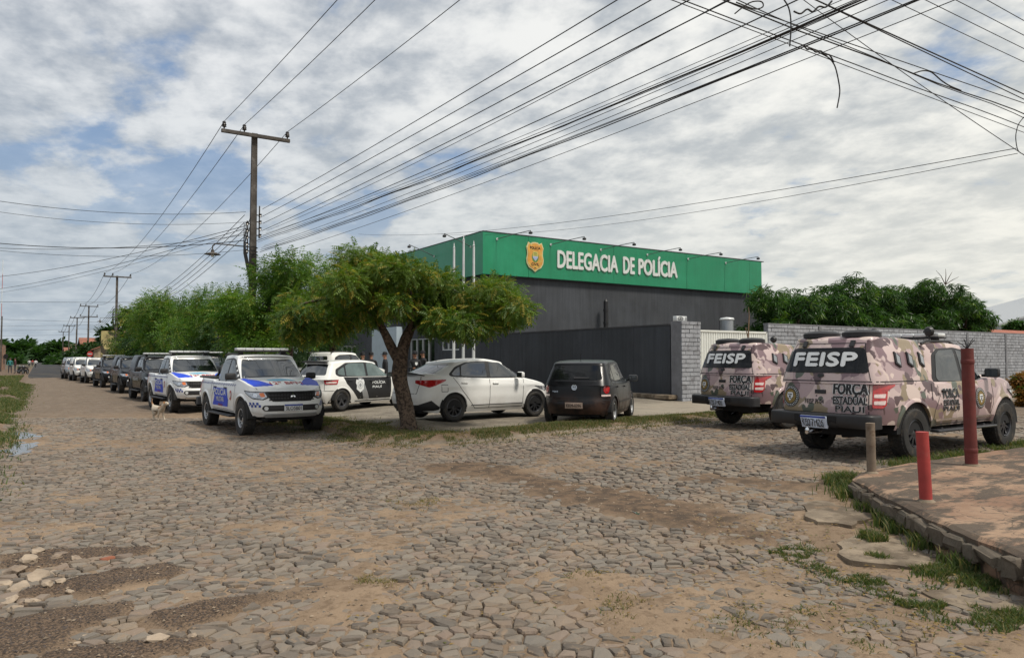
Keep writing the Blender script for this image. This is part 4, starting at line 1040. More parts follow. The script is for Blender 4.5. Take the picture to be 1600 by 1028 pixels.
def dens(P, st, am, seed):
    out = []
    for i in range(len(P)):
        a = Vector(P[i][:2]); b = Vector(P[(i+1) % len(P)][:2]); n = max(1, int((b-a).length/st)) if (b-a).length < 6 else 1
        nr = Vector(((b-a).y, -(b-a).x)).normalized()
        for k in range(n):
            p = a.lerp(b, k/n); w = (float(vnoise(p.x, p.y, 3.0, seed))-.5)*am if n > 1 else 0; out.append((p.x+nr.x*w, p.y+nr.y*w))
    return out
PD = dens(PLAT, .12, .09, 71)
def inset(P, d):
    out = []; n = len(P)
    for i in range(n):
        a = Vector(P[i-1]); b = Vector(P[(i+1) % n]); t = (b-a).normalized(); out.append((P[i][0]+t.y*d, P[i][1]-t.x*d))
    return out
area = sum(PD[i-1][0]*PD[i][1]-PD[i][0]*PD[i-1][1] for i in range(len(PD)))
sg_ = -1 if area > 0 else 1
PI_ = inset(PD, .05*sg_)
mb = MB(); n = len(PD); rows = [[(*p, -.15) for p in PD], [(p[0], p[1], PZ-.035+.02*float(vnoise(p[0], p[1], 5, 3))) for p in PD], [(*p, PZ) for p in PI_]]
vs = [q for r in rows for q in r]; fs = [(r*n+i, r*n+(i+1) % n, (r+1)*n+(i+1) % n, (r+1)*n+i) for r in (0, 1) for i in range(n)]
tr = tessellate_polygon([[Vector((*p, 0)) for p in PI_]]); fs += [tuple(2*n+i for i in t) for t in tr]
mb.add(vs, fs)
plat = mb.build('corner_pavement', PMT); tag(plat, kind='structure')
# rough stones showing in the pavement's broken edge
KM = pm('kerb_stone', (.11, .088, .065), .9, var=.3, vs=3, isl=.25, bump=.012, bs=18, world=True, col2=(.09, .075, .055), c2s=4)
bp_ = px2([(1330, 746), (1392, 778), (1450, 806), (1520, 836), (1600, 868), (1700, 908)], PZ)
def rock_mesh(seed, n=1, flat=.6):
    r_ = random.Random(seed); bm = bmesh.new(); bmesh.ops.create_icosphere(bm, subdivisions=n, radius=1)
    sx_, sy_ = r_.uniform(.8, 1.3), r_.uniform(.6, 1)
    for v_ in bm.verts:
        k = 1+r_.uniform(-.22, .16); v_.co = Vector((v_.co.x*sx_*k, v_.co.y*sy_*k, max(-.7, min(.72, v_.co.z))*flat*k))
    me = bpy.data.meshes.new('loose_rock'); bm.to_mesh(me); bm.free(); return me
RK = [rock_mesh(s, 2 if s < 6 else 1, .55) for s in range(10)]
for i, (a, b) in enumerate(zip(bp_, bp_[1:])):
    a, b = Vector(a), Vector(b); L = (b-a).length; d = (b-a)/L; nr = Vector((d.y, -d.x))
    if nr.dot(Vector((-1, -.5))) < 0: nr = -nr
    t = .08
    while t < L-.05:
        w = random.uniform(.14, .34); p = a+d*(t+w/2)+nr*.005
        mb = MB(); hh = random.uniform(.09, .15)
        mb.box((0, 0, 0), (w*.93, .12, hh), bev=.03); o = mb.build('kerb_stone', KM, plat)
        for v_ in o.data.vertices: v_.co += Vector((random.uniform(-.014, .014), random.uniform(-.014, .012), random.uniform(-.014, .014)))
        o.location = (p.x, p.y, PZ-.10-random.uniform(0, .03)); o.rotation_euler = (0, random.uniform(-.12, .12), math.atan2(d.y, d.x)+random.uniform(-.06, .06)); t += w
CM = pm('worn_concrete', (.235, .185, .13), .9, var=.3, vs=3.5, world=True, bump=.012, bs=18, col2=(.12, .09, .06), c2s=2.2, c2a=.44, c2b=.58)
for k, P4 in enumerate(([(1250, 775), (1300, 758), (1345, 772), (1372, 790), (1330, 806), (1275, 800)], [(1338, 808), (1376, 793), (1425, 822), (1462, 852), (1420, 862), (1330, 850), (1310, 826)], [(1440, 890), (1530, 885), (1600, 905), (1660, 935), (1600, 940), (1500, 912)])):
    Q = dens(px2(P4, .11), .08, .22, 80+k); z0 = float(np.mean([gz(*q) for q in Q])); mb = MB(); mb.prism(Q, z0-.08, z0+.001+.003*k)
    tag(mb.build('concrete_slab', CM), kind='structure')
# footway in front of the walls
mb = MB(); mb.prism([(13.0, 13.55), (60, 14.3), (60, 18.1), (19.4, 18.1), (18.5, 21), (17.3, 22.5), (15, 19), (12.9, 16)], .0, .165)
tag(mb.build('footway', pm('footway_concrete', (.25, .215, .165), .9, var=.25, vs=1.2, world=True, bump=.008, bs=20, col2=(.20, .16, .12), c2s=1.2)), kind='structure')
# ------------------------------------------------------------ posts
def post(label, px, py, h, r, mat, lean, extra=None):
    p = at(px, py, PZ); mb = MB(); n = 20
    pts = [(lean*h*k/6, 0, h*k/6) for k in range(7)]
    mb.tube(pts, [r*(1+.015*math.sin(k*2.1)) for k in range(7)], n)
    o = mb.build('post', mat, None, True, 50); o.location = (p.x, p.y, PZ-.005); o.rotation_euler = (0, 0, -YAW)
    tag(o, label, 'post')
    mb = MB(); mb.lathe([(r*1.55, 0), (r*1.4, .012), (r*.98, .03)], 18); b = mb.build('mortar_collar', CM, o, True)
    return o
RP = pm('faded_red_paint', (.34, .04, .035), .7, var=.18, vs=6, col2=(.34, .12, .09), c2s=5, c2a=.56, c2b=.7, bump=.003, bs=40)
post('rusty brown cut pipe post at the corner of the raised pavement', 1362, 739, .60, .052, pm('rusty_brown_pipe', (.19, .145, .105), .85, var=.25, vs=5, col2=(.13, .085, .055), c2s=7, bump=.004, bs=30), -.01)
post('short bright red post standing nearest the kerb edge', 1447, 783, .665, .056, RP, -.035)
DRP = None; tp = post('tall dark red post with bare wires sticking out of its top', 1518, 727, 1.50, .073, pm('dark_red_paint', (.13, .024, .02), .75, var=.2, vs=5, col2=(.12, .03, .025), c2s=4, bump=.004, bs=30), -.012)
mb = MB()
for a, b, c in ((-.10, .02, .10), (-.04, 0, .13), (.0, .02, .12), (.05, -.02, .13), (.10, .0, .12), (.02, .0, .09)): mb.tube([(-.018, 0, 1.49), (-.018+a*.5, b, 1.49+c*.6), (-.018+a, b*2, 1.49+c)], .006, 4)
mb.build('bare_wires', M['black'], tp)
for z in (.20, 1.33): mb = MB(); mb.lathe([(.074, z-.03), (.079, z-.02), (.079, z+.02), (.074, z+.03)], 20, Matrix.Translation((-.012*z, 0, 0))); mb.build('pipe_joint', tp.data.materials[0], tp, True)
# ------------------------------------------------------------ station building
BX0, BX1, BY = 19.0, 40.2, 32.0
GZ = .25
DG = pm('dark_grey_render', (.046, .051, .060), .85, var=.14, vs=.7, world=True, bump=.004, bs=30, streak=.2, col2=(.047, .051, .058), c2s=.5, c2a=.45, c2b=.7)
GP = pm('green_cladding', (.008, .225, .105), .30, var=.07, vs=.5, world=True, streak=.07, col2=(.014, .25, .125), c2s=.35)
WM = pm('white_metal', (.62, .64, .64), .4, var=.06); LT = pm('sign_letter_white', (.66, .68, .66), .5, var=.05)
bl = thing('police_station', 'dark grey police station with green fascia lettered DELEGACIA DE POLÍCIA behind the neem tree', 'building', (BX0, BY, 0))
L, Dp = BX1-BX0, 26.0       # along x, along y
mb = MB(); mb.box((L/2, .15, 3.0), (L, .3, 5.94)); mb.build('side_wall', DG, bl)
mb = MB(); mb.box((L/2, Dp, 3.0), (L, .3, 5.94)); mb.box((L-.15, Dp/2, 3.0), (.3, Dp-.6, 5.94)); mb.build('rear_wall', DG, bl)
mb = MB()      # front wall (faces the street, -x) with openings
ops = [(2.7, 4.7, 2.12, 2.8), (5.6, 8.9, 0, 2.85), (12.0, 15, 1.2, 2.6), (18, 21, 1.2, 2.6)]
y = .31
for a, b, z0, z1 in ops:
    mb.box((.15, (y+a)/2, 3.0), (.3, a-y, 5.94)); mb.box((.15, (a+b)/2, (z1+5.97)/2), (.3, b-a, 5.97-z1))
    if z0 > 0: mb.box((.15, (a+b)/2, (z0+.03)/2), (.3, b-a, z0-.03))
    y = b
mb.box((.15, (y+Dp-.16)/2, 3.0), (.3, Dp-.16-y, 5.94)); mb.build('front_wall', DG, bl)
mb = MB(); mb.box((L/2, Dp/2, 6.2), (L-.8, Dp-.8, .2)); mb.build('roof', pm('roof_slab', (.3, .3, .3)), bl)
for a, b, z0, z1 in ops:
    f = MB(); w = .06
    f.box((.08, (a+b)/2, z1-w/2), (.1, b-a, w)); f.box((.08, (a+b)/2, z0+w/2+.25*(z0 == 0)), (.1, b-a-.001, w))
    nn = 4 if z0 == 0 else 3
    for k in range(nn+1): f.box((.08, a+w/2+(b-a-w)*k/nn, (z0+z1)/2), (.09, w, z1-z0-.13))
    fr = f.build('window' if z0 else 'entrance_door', WM, bl)
    for k in range(nn):
        g = MB(); g.box((.12, a+w+(b-a-w)*(k+.5)/nn-w/2, (z0+z1)/2), (.012, (b-a)/nn-w, z1-z0-.14)); g.build('pane', M['glass'], fr)
# fascia: separate panels with joints
fz0, fz1 = 5.93, 8.08
xs = [-.25, 2.55, 8.4, 14.2, 17.6, 20.0, L+.02]
for i, (a, b) in enumerate(zip(xs, xs[1:])):
    mb = MB(); mb.box(((a+b)/2, -.10, (fz0+fz1)/2), (b-a-.015, .22, fz1-fz0)); mb.build('cladding_panel', GP, bl)
ys = [.02, 3.2, 6.4, 9.6, 12.8, 16, 19.2, 22.4, 26.3]
for a, b in zip(ys, ys[1:]):
    mb = MB(); mb.box((-.12, (a+b)/2, (fz0+fz1)/2), (.22, b-a-.015, fz1-fz0)); mb.build('cladding_panel', GP, bl)
mb = MB(); mb.box((L/2, -.10, fz1+.025), (L+.5, .26, .04)); mb.box((-.12, 13.2, fz1+.025), (.26, 26.3, .04)); mb.box((L/2, -.06, fz0-.03), (L+.3, .14, .05)); mb.build('edge_trim', DG, bl)
mb = MB(); mb.box((L-.1, 5, (fz0+fz1)/2), (.2, 9.9, fz1-fz0-.1)); mb.build('end_panel', GP, bl)
# lettering, drawn on the fascia as raised letters
def letters(s, cx, cz, h, w, mat, parent, y0, dep, bold=.02, name='sign_letters'):
    vs, fs = text2d(s, h, w, bold); mb = MB(); n = len(vs)
    V = [(cx+a, y0-dep-q*2, cz+b) for a, b, q in vs]+[(cx+a, y0, cz+b) for a, b, q in vs]
    cnt = {}
    for t in fs:
        for i in range(3):
            k = (t[i], t[(i+1) % 3]); cnt[k] = 1
    sd_ = [(a, b, n+b, n+a) for (a, b) in cnt if (b, a) not in cnt]
    mb.add(V, list(fs)+sd_); return mb.build(name, mat, parent)
def bx(px): a = (px-800)/FPX; s, c = math.sin(YAW), math.cos(YAW); D = (BY-.2)/(-a*s+c); return a*c*D+D*s-BX0, D
x0_, d0 = bx(871); x1_, d1 = bx(1058)
h0 = 26.5/FPX*((d0+d1)/2)
cz_ = CAMZ+(562-409)/FPX*((d0+d1)/2)
words = [('DELEGACIA', 871, 965), ('DE', 974, 991), ('POLÍCIA', 998, 1058)]
for w_, a, b in words:
    xa, da = bx(a); xb, db = bx(b); hgt = .92 if w_ != 'POLÍCIA' else 1.13; bo_ = .022
    letters(w_, (xa+xb)/2, 7.02+(.105 if w_ == 'POLÍCIA' else 0), hgt, xb-xa, LT, bl, -.212, .05, .034)
xa, _ = bx(821.5); xb, _ = bx(848.5); ec = (xa+xb)/2; ew = (xb-xa)/2
SHD = [(-.78, .98), (-.45, .86), (-.35, .97), (0, 1.0), (.35, .97), (.45, .86), (.78, .98), (.9, .75), (1.0, .62), (.92, .4), (.9, .1), (1.0, -.2), (.95, -.5), (.7, -.78), (.3, -.92), (0, -1.08), (-.3, -.92), (-.7, -.78), (-.95, -.5), (-1.0, -.2), (-.9, .1), (-.92, .4), (-1.0, .62), (-.9, .75)]
TF = Matrix.Translation((ec, -.212, 7.04)) @ Euler((R(90), 0, 0)).to_matrix().to_4x4() @ Matrix.Diagonal((1, 1, 1, 1)); TG = TF @ Matrix.Diagonal((.85, .62, 1, 1))
mb = MB(); mb.prism([(a*ew, b*.76) for a, b in SHD], 0, .06, TF); em = mb.build('shield_emblem', pm('pale_gold_rim', (.62, .55, .30), .45), bl)
mb = MB(); mb.prism([(a*ew*.9, b*.76*.91) for a, b in SHD], .061, .075, TF); mb.build('shield_field', pm('gold_orange_field', (.62, .30, .055), .5, var=.25, vs=3, col2=(.60, .42, .10), c2s=2), em)
GMt = pm('crest_green', (.10, .22, .06), .5); YM = pm('crest_yellow', (.62, .50, .12), .5); SBm = pm('crest_sky', (.35, .42, .62), .5)
for nm, pts, z, mt in (('crest_wreath', ell(0, -.05, .47*ew, .47, 20), .079, GMt), ('crest_ground', [(-.34*ew, .40), (.34*ew, .40), (.36*ew, -.1), (0, -.42), (-.36*ew, -.1)], .083, YM), ('crest_water', [(-.34*ew, .0), (.34*ew, .0), (.32*ew, -.15), (0, -.38), (-.32*ew, -.15)], .087, SBm),
        ('crest_bar', rect(-.25*ew, .25*ew, .22, .30), .087, GMt), ('crest_bar', rect(-.25*ew, .25*ew, .06, .13), .087, GMt)):
    mb = MB(); mb.prism(pts, z-.003, z, TG); mb.build(nm, mt, em)
letters('POLÍCIA', ec, 7.50, .17, ew*1.2, M['bvinyl'], em, -.288, .004, .03); letters('CIVIL', ec, 6.62, .14, ew*.9, M['bvinyl'], em, -.288, .004, .03); letters('PI', ec, 6.42, .08, .10, M['bvinyl'], em, -.288, .004, .02)
# arm lamps along the fascia
AM = pm('lamp_arm', (.10, .11, .11), .5, metal=.4)
def armlamp(p, q, lbl):
    t = thing('arm_lamp', lbl, 'lamp', p, 0, 'floodlight arms on the green fascia')
    d = Vector(q)-Vector(p); mb = MB(); mb.tube([(0, 0, 0), d*.5+Vector((0, 0, .02)), d], .02, 6); mb.build('arm', AM, t)
    mb = MB(); mb.box((d.x, d.y, d.z-.12), (.16, .16, .12), bev=.03); mb.tube([d, d+Vector((0, 0, -.1))], .02, 6); mb.build('lamp_head', M['black'], t, True)
    mb = MB(); mb.lathe([(0, -.03), (.06, -.03), (.06, .03), (0, .03)], 10, Euler((R(90), 0, 0)).to_matrix().to_4x4()); mb.build('wall_mount', WM, t, True)
LL = ['above the emblem shield', 'above the first letters of the sign', 'above the word DELEGACIA', 'above the word POLÍCIA', 'over the plain fascia right of the lettering', 'at the far right end of the fascia']
for k, px in enumerate((776, 860.5, 939, 1012, 1076, 1135)):
    X, Dd = bx(px); armlamp((BX0+X, BY-.235, 7.76), (BX0+X+.8, BY-2.1, 8.0), 'small dark floodlight on an arm '+LL[k])
for k, yy in enumerate((1.0, 5.2, 9.6, 14.0)):
    armlamp((BX0-.26, BY+yy, 7.45), (BX0-1.9, BY+yy-.4+.2, 7.95), 'small dark floodlight on an arm of the street side fascia, '+['nearest the corner', 'second from the corner', 'third from the corner', 'fourth from the corner'][k])
# pale portal left of the tree trunk, canopy soffit
mb = MB(); mb.box((0, 0, 1.6), (.35, 3.6, 3.2)); single(mb, 'portal_wall', pm('pale_blue_white_paint', (.42, .50, .56), .8, var=.06, world=True), 'pale blue-white portal wall at the station entrance behind the tree trunk', 'wall', (17, 39.8, GZ))
# pale vaulted roof behind
mb = MB(); pts = [(math.cos(R(a))*4, math.sin(R(a))*1.7) for a in range(0, 181, 15)]
mb.prism([(a, b) for a, b in pts], 0, 14, Matrix.Rotation(R(90), 4, 'X')); mb.box((0, -7, -6), (7.9, 14, 11.9))
single(mb, 'vaulted_hall', pm('pale_metal_roof', (.50, .58, .68), .5, var=.06), 'pale blue vaulted hall roof behind the station at the left', 'building', (34.3, 82, 11.6))
# flag poles
for k, (px, zt_, X) in enumerate(((709, 7.0, 16.4), (724, 7.35, 16.7), (740, 7.05, 17.0))):
    a = (px-800)/FPX; s, c = math.sin(YAW), math.cos(YAW); D = X/(a*c+s); yy = -a*s*D+c*D
    t = thing('flagpole', ['left one of the three white flagpoles', 'middle and tallest of the three white flagpoles', 'right one of the three white flagpoles'][k]+' before the station', 'flagpole', (X, yy, GZ-.05), 0, 'white flagpoles in front of the station')
    mb = MB(); mb.tube([(0, 0, 0), (0, 0, 3.5), (0, 0, zt_-GZ-.1)], [.075, .07, .05], 10); mb.build('pole', WM, t, True)
    mb = MB(); mb.lathe([(.05, 0), (.07, .03), (.03, .06), (.02, .2), (0, .28)], 10, Matrix.Translation((0, 0, zt_-GZ-.1))); mb.build('finial', WM, t, True)
    mb = MB(); mb.box((0, 0, .06), (.4, .4, .12), bev=.02); mb.build('base', CM, t)
# ------------------------------------------------------------ yard wall, brick pillar, gate, block wall
mb = MB(); nseg = 7
for k in range(nseg):
    ya = 18.75+(BY-18.77)*k/nseg; yb = 18.75+(BY-18.77)*(k+1)/nseg; mb.box((18.85, (ya+yb)/2, 1.45), (.2, yb-ya-.008, 2.72+.03*(k % 2)))
yw = thing('yard_wall', 'plain dark grey wall running from the station to the white brick pillar', 'wall', (0, 0, 0))
mb.build('wall_panel', pm('slate_grey_render', (.034, .039, .047), .8, var=.12, vs=.8, world=True, bump=.003, bs=25, streak=.2, col2=(.038, .042, .05), c2s=.6), yw)
mb = MB(); mb.box((18.85, (18.75+BY)/2, 2.845), (.24, BY-18.77, .05)); mb.build('coping', pm('coping', (.05, .05, .055), .8, var=.3, vs=2, world=True), yw)
mb = MB(); mb.box((18.55, 24, .30), (.5, 11.2, .16), bev=.03); mb.build('plinth', CM, yw)
BRM = pm('whitewashed_block', (.30, .31, .335), .92, var=.2, vs=2.2, world=True, isl=.08, bump=.014, bs=14, col2=(.20, .20, .215), c2s=3.5, c2a=.5, c2b=.68)
MRM = pm('whitewashed_mortar', (.17, .172, .185), .95, var=.2, vs=3, world=True, bump=.012, bs=20)
def block_wall(name, label, x0, y0, ux, uy, length, z0, z1, th, lim=300, bl_=.39, bh=.15, core=MRM, bm_=BRM, order=None):
    t = thing(name, label, 'wall', (x0, y0, 0)); rz = math.atan2(uy, ux); t.rotation_euler = (0, 0, rz)
    mb = MB(); mb.box((length/2, th/2, (z0+z1)/2), (length, th-.03, z1-z0)); mb.build('mortar', core, t)
    pcs = []; r = 0; z = z0
    while z < z1-.02:
        h = min(bh, z1-z); x = -(bl_/2 if r % 2 else 0)
        while x < length-.01:
            a, b = max(0, x), min(length, x+bl_)
            if b-a > .04: pcs.append(((a+b)/2, z+h/2, b-a-.018, h-.022))
            x += bl_
        z += bh; r += 1
    def geo(mb, p, loc):
        cx0, cz0 = (0, 0) if loc else (p[0], p[1]); j = random.uniform(-.006, .010); e = random.uniform(-.008, .006)
        mb.box((cx0, -.001-j, cz0), (p[2]+e, .05, p[3]+e*.5), rx=random.uniform(-.03, .03), rz=random.uniform(-.012, .012), bev=.0)
    pcs.sort(key=lambda p: p[0]); st = MB()
    for k, p in enumerate(pcs):
        if k < lim:
            m_ = MB(); geo(m_, p, True); o = m_.build('brick', bm_, t); o.location = (p[0], 0, p[1])
        else: geo(st, p, False)
    if st.v: o = st.build('bricks', bm_, t); o['kind'] = 'stuff'
    return t
block_wall('brick_pillar', 'whitewashed brick pillar wall between the dark wall and the white gate', 18.72, 18.2, 1, 0, .95, .12, 2.94, .5)
wp = block_wall('block_wall', 'long whitewashed block wall with rough joints behind the camouflage pickups', 23.4, 18.25, 1, 0, 36, .12, 2.95, .2, 300)
for k in range(9):
    mb = MB(); mb.box((k*3.95+3.2, .0, 1.54), (.16, .12, 2.82)); mb.build('pillar', MRM, wp)
mb = MB(); mb.box((18, .10, 2.975), (36, .24, .05)); mb.build('coping', MRM, wp)
# gate
gt_ = thing('sliding_gate', 'white corrugated metal sliding gate between the two whitewashed brick walls', 'gate', (19.7, 18.32, 0))
GM_ = pm('white_gate_paint', (.74, .75, .71), .45, var=.06, vs=1.5)
n = 30; w = 3.66/n
for k in range(n):
    mb = MB(); x = k*w; mb.prism([(x, 0), (x+w*.25, -.035), (x+w*.65, -.035), (x+w*.9, 0), (x+w-.004, 0), (x+w-.004, .012), (x, .012)], .22, 2.6); mb.build('slat', GM_, gt_)
mb = MB(); mb.box((1.83, -.02, 2.63), (3.68, .08, .06)); mb.box((1.83, -.02, .2), (3.68, .08, .06)); mb.box((-.0, -.02, 1.4), (.06, .08, 2.5)); mb.box((3.66, -.02, 1.4), (.06, .08, 2.5)); mb.build('frame', GM_, gt_)
# things on and behind the yard wall
X, Dd = bx(943)
mb = MB(); mb.tube([(0, 0, 0), (0, 0, 2.15)], .13, 12); mb.tube([(0, 0, .9), (0, 0, 1.0)], .155, 12); mb.tube([(0, 0, 1.6), (0, 0, 1.7)], .155, 12); mb.tube([(0, 0, 2.15), (0, 0, 2.3)], [.13, .03], 12)
single(mb, 'vent_pipe', M['black'], 'black vertical vent pipe with cap on the station side wall', 'pipe', (BX0+X, BY-.42, 2.7), smooth=True)
def ac(label, p, rz=0):
    t = thing('air_conditioner', label, 'air conditioner', p, rz); mb = MB(); mb.box((0, 0, .28), (.85, .32, .56), bev=.03); mb.build('casing', WM, t, True)
    T = Matrix.Translation((-.12, -.165, .28)) @ Euler((R(90), 0, 0)).to_matrix().to_4x4(); mb = MB(); mb.lathe([(.22, -.006), (.22, .01), (.19, .012), (.19, -.006), (0, -.006)], 20, T)
    for k in range(6): mb.box((0, 0, .012), (.4, .008, .006), M=T @ Matrix.Rotation(k*PI/6, 4, 'Z'))
    mb.build('fan_grille', M['black'], t); mb = MB(); mb.box((.33, -.165, .28), (.12, .01, .4)); mb.build('panel', M['silver'], t); return t
X, Dd = bx(1007); ac('dark wall-mounted air conditioner half hidden behind the yard wall', (BX0+X, BY-.35, 2.72))
ac('white air conditioner standing on top of the yard wall end above the pillar', (18.98, 18.5, 2.95), R(0)).scale = (.6, .6, .32)
X, Dd = bx(965); mb = MB(); mb.box((0, 0, 0), (1.9, .5, .1), ry=R(-3)); single(mb, 'metal_sheet', pm('pale_sheet', (.42, .42, .36), .6), 'pale flat sheet lying behind the yard wall by the pipe', 'sheet', (BX0+X, BY-1.0, 2.83))
tk = thing('water_tank', 'small grey cylindrical tank with white lid above the white gate', 'tank', (27.2, 23.5, 0))
mb = MB(); mb.tube([(0, 0, 2.2), (0, 0, 3.45)], .30, 20); mb.build('tank_body', M['silver'], tk, True); mb = MB(); mb.lathe([(.32, 3.45), (.34, 3.5), (.3, 3.56), (0, 3.6)], 20); mb.build('lid', WM, tk, True)
mb = MB(); mb.box((0, 0, 1.1), (.7, .7, 2.2)); mb.tube([(-.5, 0, .2), (-.5, 0, 3.4)], .03, 6); mb.tube([(.3, 0, 3.2), (.55, 0, 3.2)], .04, 6); mb.build('stand', DG, tk)
mb = MB(); mb.tube([(0, 0, 0), (.02, .01, 1.2), (-.03, 0, 2.2), (.05, 0, 3.0), (.02, 0, 3.35)], [.035, .03, .03, .02, .012], 6); mb.tube([(-.03, 0, 2.2), (-.15, 0, 2.6)], .015, 5)
single(mb, 'dry_stick', pm('dry_wood', (.16, .10, .06), .9, var=.3), 'thin dry stem rising in front of the white gate', 'stick', (21.5, 17.6, .15))
# small letter box on the footway beside the farther camouflage pickup handled by the pickup itself
# ------------------------------------------------------------ houses and walls farther off
def house(name, label, x0, x1, y0, y1, h, wall, roof, rh=1.2, ridge='y', wins=(), base=.0):
    t = thing(name, label, 'house', ((x0+x1)/2, (y0+y1)/2, Hf((x0+x1)/2, (y0+y1)/2)+base)); w, d = (x1-x0)/2, (y1-y0)/2
    mb = MB(); mb.box((0, 0, h/2), (2*w, 2*d, h))
    if rh:
        if ridge == 'y': mb.add([(-w, -d, h), (w, -d, h), (0, -d, h+rh), (-w, d, h), (w, d, h), (0, d, h+rh)], [(0, 1, 2), (3, 5, 4)])
        else: mb.add([(-w, -d, h), (-w, d, h), (-w, 0, h+rh), (w, -d, h), (w, d, h), (w, 0, h+rh)], [(0, 2, 1), (3, 4, 5)])
    mb.build('wall', wall, t)
    if rh:
        mb = MB(); o = .35; th = .1
        if ridge == 'y':
            for s_ in (-1, 1):
                a = (s_*(w+o), h-rh*o/w); b = (0, h+rh); mb.add([(a[0], -d-o, a[1]+.03), (b[0], -d-o, b[1]+.03), (b[0], d+o, b[1]+.03), (a[0], d+o, a[1]+.03), (a[0], -d-o, a[1]+th), (b[0], -d-o, b[1]+th+.03), (b[0], d+o, b[1]+th+.03), (a[0], d+o, a[1]+th)], [(0, 1, 2, 3), (4, 5, 6, 7), (0, 1, 5, 4), (2, 3, 7, 6), (0, 3, 7, 4), (1, 2, 6, 5)])
        else:
            for s_ in (-1, 1):
                a = (s_*(d+o), h-rh*o/d); b = (0, h+rh); mb.add([(-w-o, a[0], a[1]+.03), (-w-o, b[0], b[1]+.03), (w+o, b[0], b[1]+.03), (w+o, a[0], a[1]+.03), (-w-o, a[0], a[1]+th), (-w-o, b[0], b[1]+th+.03), (w+o, b[0], b[1]+th+.03), (w+o, a[0], a[1]+th)], [(0, 1, 2, 3), (4, 5, 6, 7), (0, 1, 5, 4), (2, 3, 7, 6), (0, 3, 7, 4), (1, 2, 6, 5)])
        mb.build('roof', roof, t)
    for face, c, z0, z1, ww, nm in wins:
        mb = MB()
        if face == 's': mb.box((c, -d-.02, (z0+z1)/2), (ww, .06, z1-z0))
        elif face == 'w': mb.box((-w-.02, c, (z0+z1)/2), (.06, ww, z1-z0))
        else: mb.box((w+.02, c, (z0+z1)/2), (.06, ww, z1-z0))
        f = mb.build(nm, M['black'] if nm != 'door' else M['silver'], t)
    return t
TL = pm('clay_tiles', (.26, .10, .06), .85, var=.3, vs=1.2, world=True, col2=(.12, .06, .045), c2s=1.5)
def wmat(n, c, c2): return pm(n, c, .9, var=.15, vs=.6, world=True, col2=c2, c2s=.5, c2a=.5, c2b=.65)
st_ = pm('stained_yellow_render', (.42, .36, .16), .9, var=.2, vs=.8, world=True, col2=(.05, .042, .028), c2s=.7, c2a=.46, c2b=.53, bump=.01, bs=5)
mb = MB(); mb.box((-.35, 0, 2.45), (1.9, .3, 4.9)); mb.box((1.15, .5, 2.6), (.35, 1.3, 5.2)); mb.box((1.05, 8, 2.4), (.25, 14, 4.8))
single(mb, 'stained_wall', st_, 'tall yellow rendered wall with black damp stains beyond the parked pickups', 'wall', (7.3, 96, 0))
mw = [('w', c, 1.0, 2.2, 1.2, 'window') for c in (-2, 2)]+[('w', 0, .0, 2.1, .9, 'door')]
house('street_house', 'low orange house on the right of the far asphalt road', 6.5, 13, 150, 160, 4.2, wmat('orange_render', (.50, .25, .06), (.35, .18, .06)), TL, 1.2, 'x', mw+[('s', 0, 1, 2.2, 1.4, 'window')])
house('street_house', 'cream house with brown tiled roof on the right, nearer than the orange one', 6.8, 13, 122, 134, 3.0, wmat('cream_render', (.38, .31, .21), (.20, .16, .11)), TL, 1.3, 'y', mw+[('s', -1, 1, 2.1, 1.2, 'window'), ('s', 1.5, 0, 2.1, .9, 'door')])
house('street_house', 'pinkish white house far down the right side of the road', 6.5, 12, 190, 200, 3.6, wmat('pink_render', (.45, .33, .30), (.3, .22, .2)), TL, 1.2, 'x', mw)
house('street_house', 'greyish house farthest down the right side of the road', 6.2, 12, 230, 250, 3.6, wmat('grey_render', (.24, .22, .2), (.15, .13, .12)), TL, 1.2, 'x', mw)
house('street_house', 'pale pink house at the left edge of the photo beside the road', -14, -6.6, 118, 130, 3.0, wmat('pale_pink_render', (.46, .34, .28), (.28, .2, .15)), TL, 1.2, 'y', [('s', 0, .9, 2.1, 1.3, 'window'), ('s', 2.3, 0, 2.1, .9, 'door')]+[('e', c, 0, 2.1, 1, 'door') for c in (-3, 2)])
house('street_house', 'unpainted brick house with stained front on the left behind the motorbikes', -10.5, -4.6, 138, 150, 4.0, wmat('rough_brick_render', (.30, .17, .11), (.10, .07, .05)), TL, 0, 'y', [('s', -1.5, 1, 2.2, 1.2, 'window'), ('s', 1.4, 0, 2.1, 1, 'door')]+[('e', c, 1, 2.1, 1, 'window') for c in (-3, 2)])
house('street_house', 'dark tall shed at the far left edge above the pink house', -22, -12, 135, 150, 7.5, wmat('dark_shed', (.05, .03, .03), (.03, .02, .02)), TL, 0, 'y')
WHm = wmat('white_blue_render', (.50, .55, .62), (.40, .44, .50)); YRm = pm('ochre_render', (.52, .36, .12), .85, var=.05)
h1 = thing('gabled_warehouse', 'white and ochre gabled warehouse at the right edge beyond the mango trees', 'building', (72.6, 30, -1.0))
mb = MB(); mb.add([(-4.5, 0, 0), (3.2, 0, 0), (3.2, 0, 7.0), (-4.5, 0, 5.5), (-4.5, 6, 0), (3.2, 6, 0), (3.2, 6, 7.0), (-4.5, 6, 5.5)], [(0, 1, 2, 3), (4, 5, 6, 7), (0, 3, 7, 4), (3, 2, 6, 7)]); mb.build('white_wall', WHm, h1)
mb = MB(); mb.add([(3.2, -.05, 0), (22, -.05, 0), (22, -.05, 10), (3.2, -.05, 7.0), (3.2, 6, 0), (22, 6, 0), (22, 6, 10), (3.2, 6, 7.0)], [(0, 1, 2, 3), (4, 5, 6, 7), (3, 2, 6, 7)]); mb.build('ochre_wall', YRm, h1)
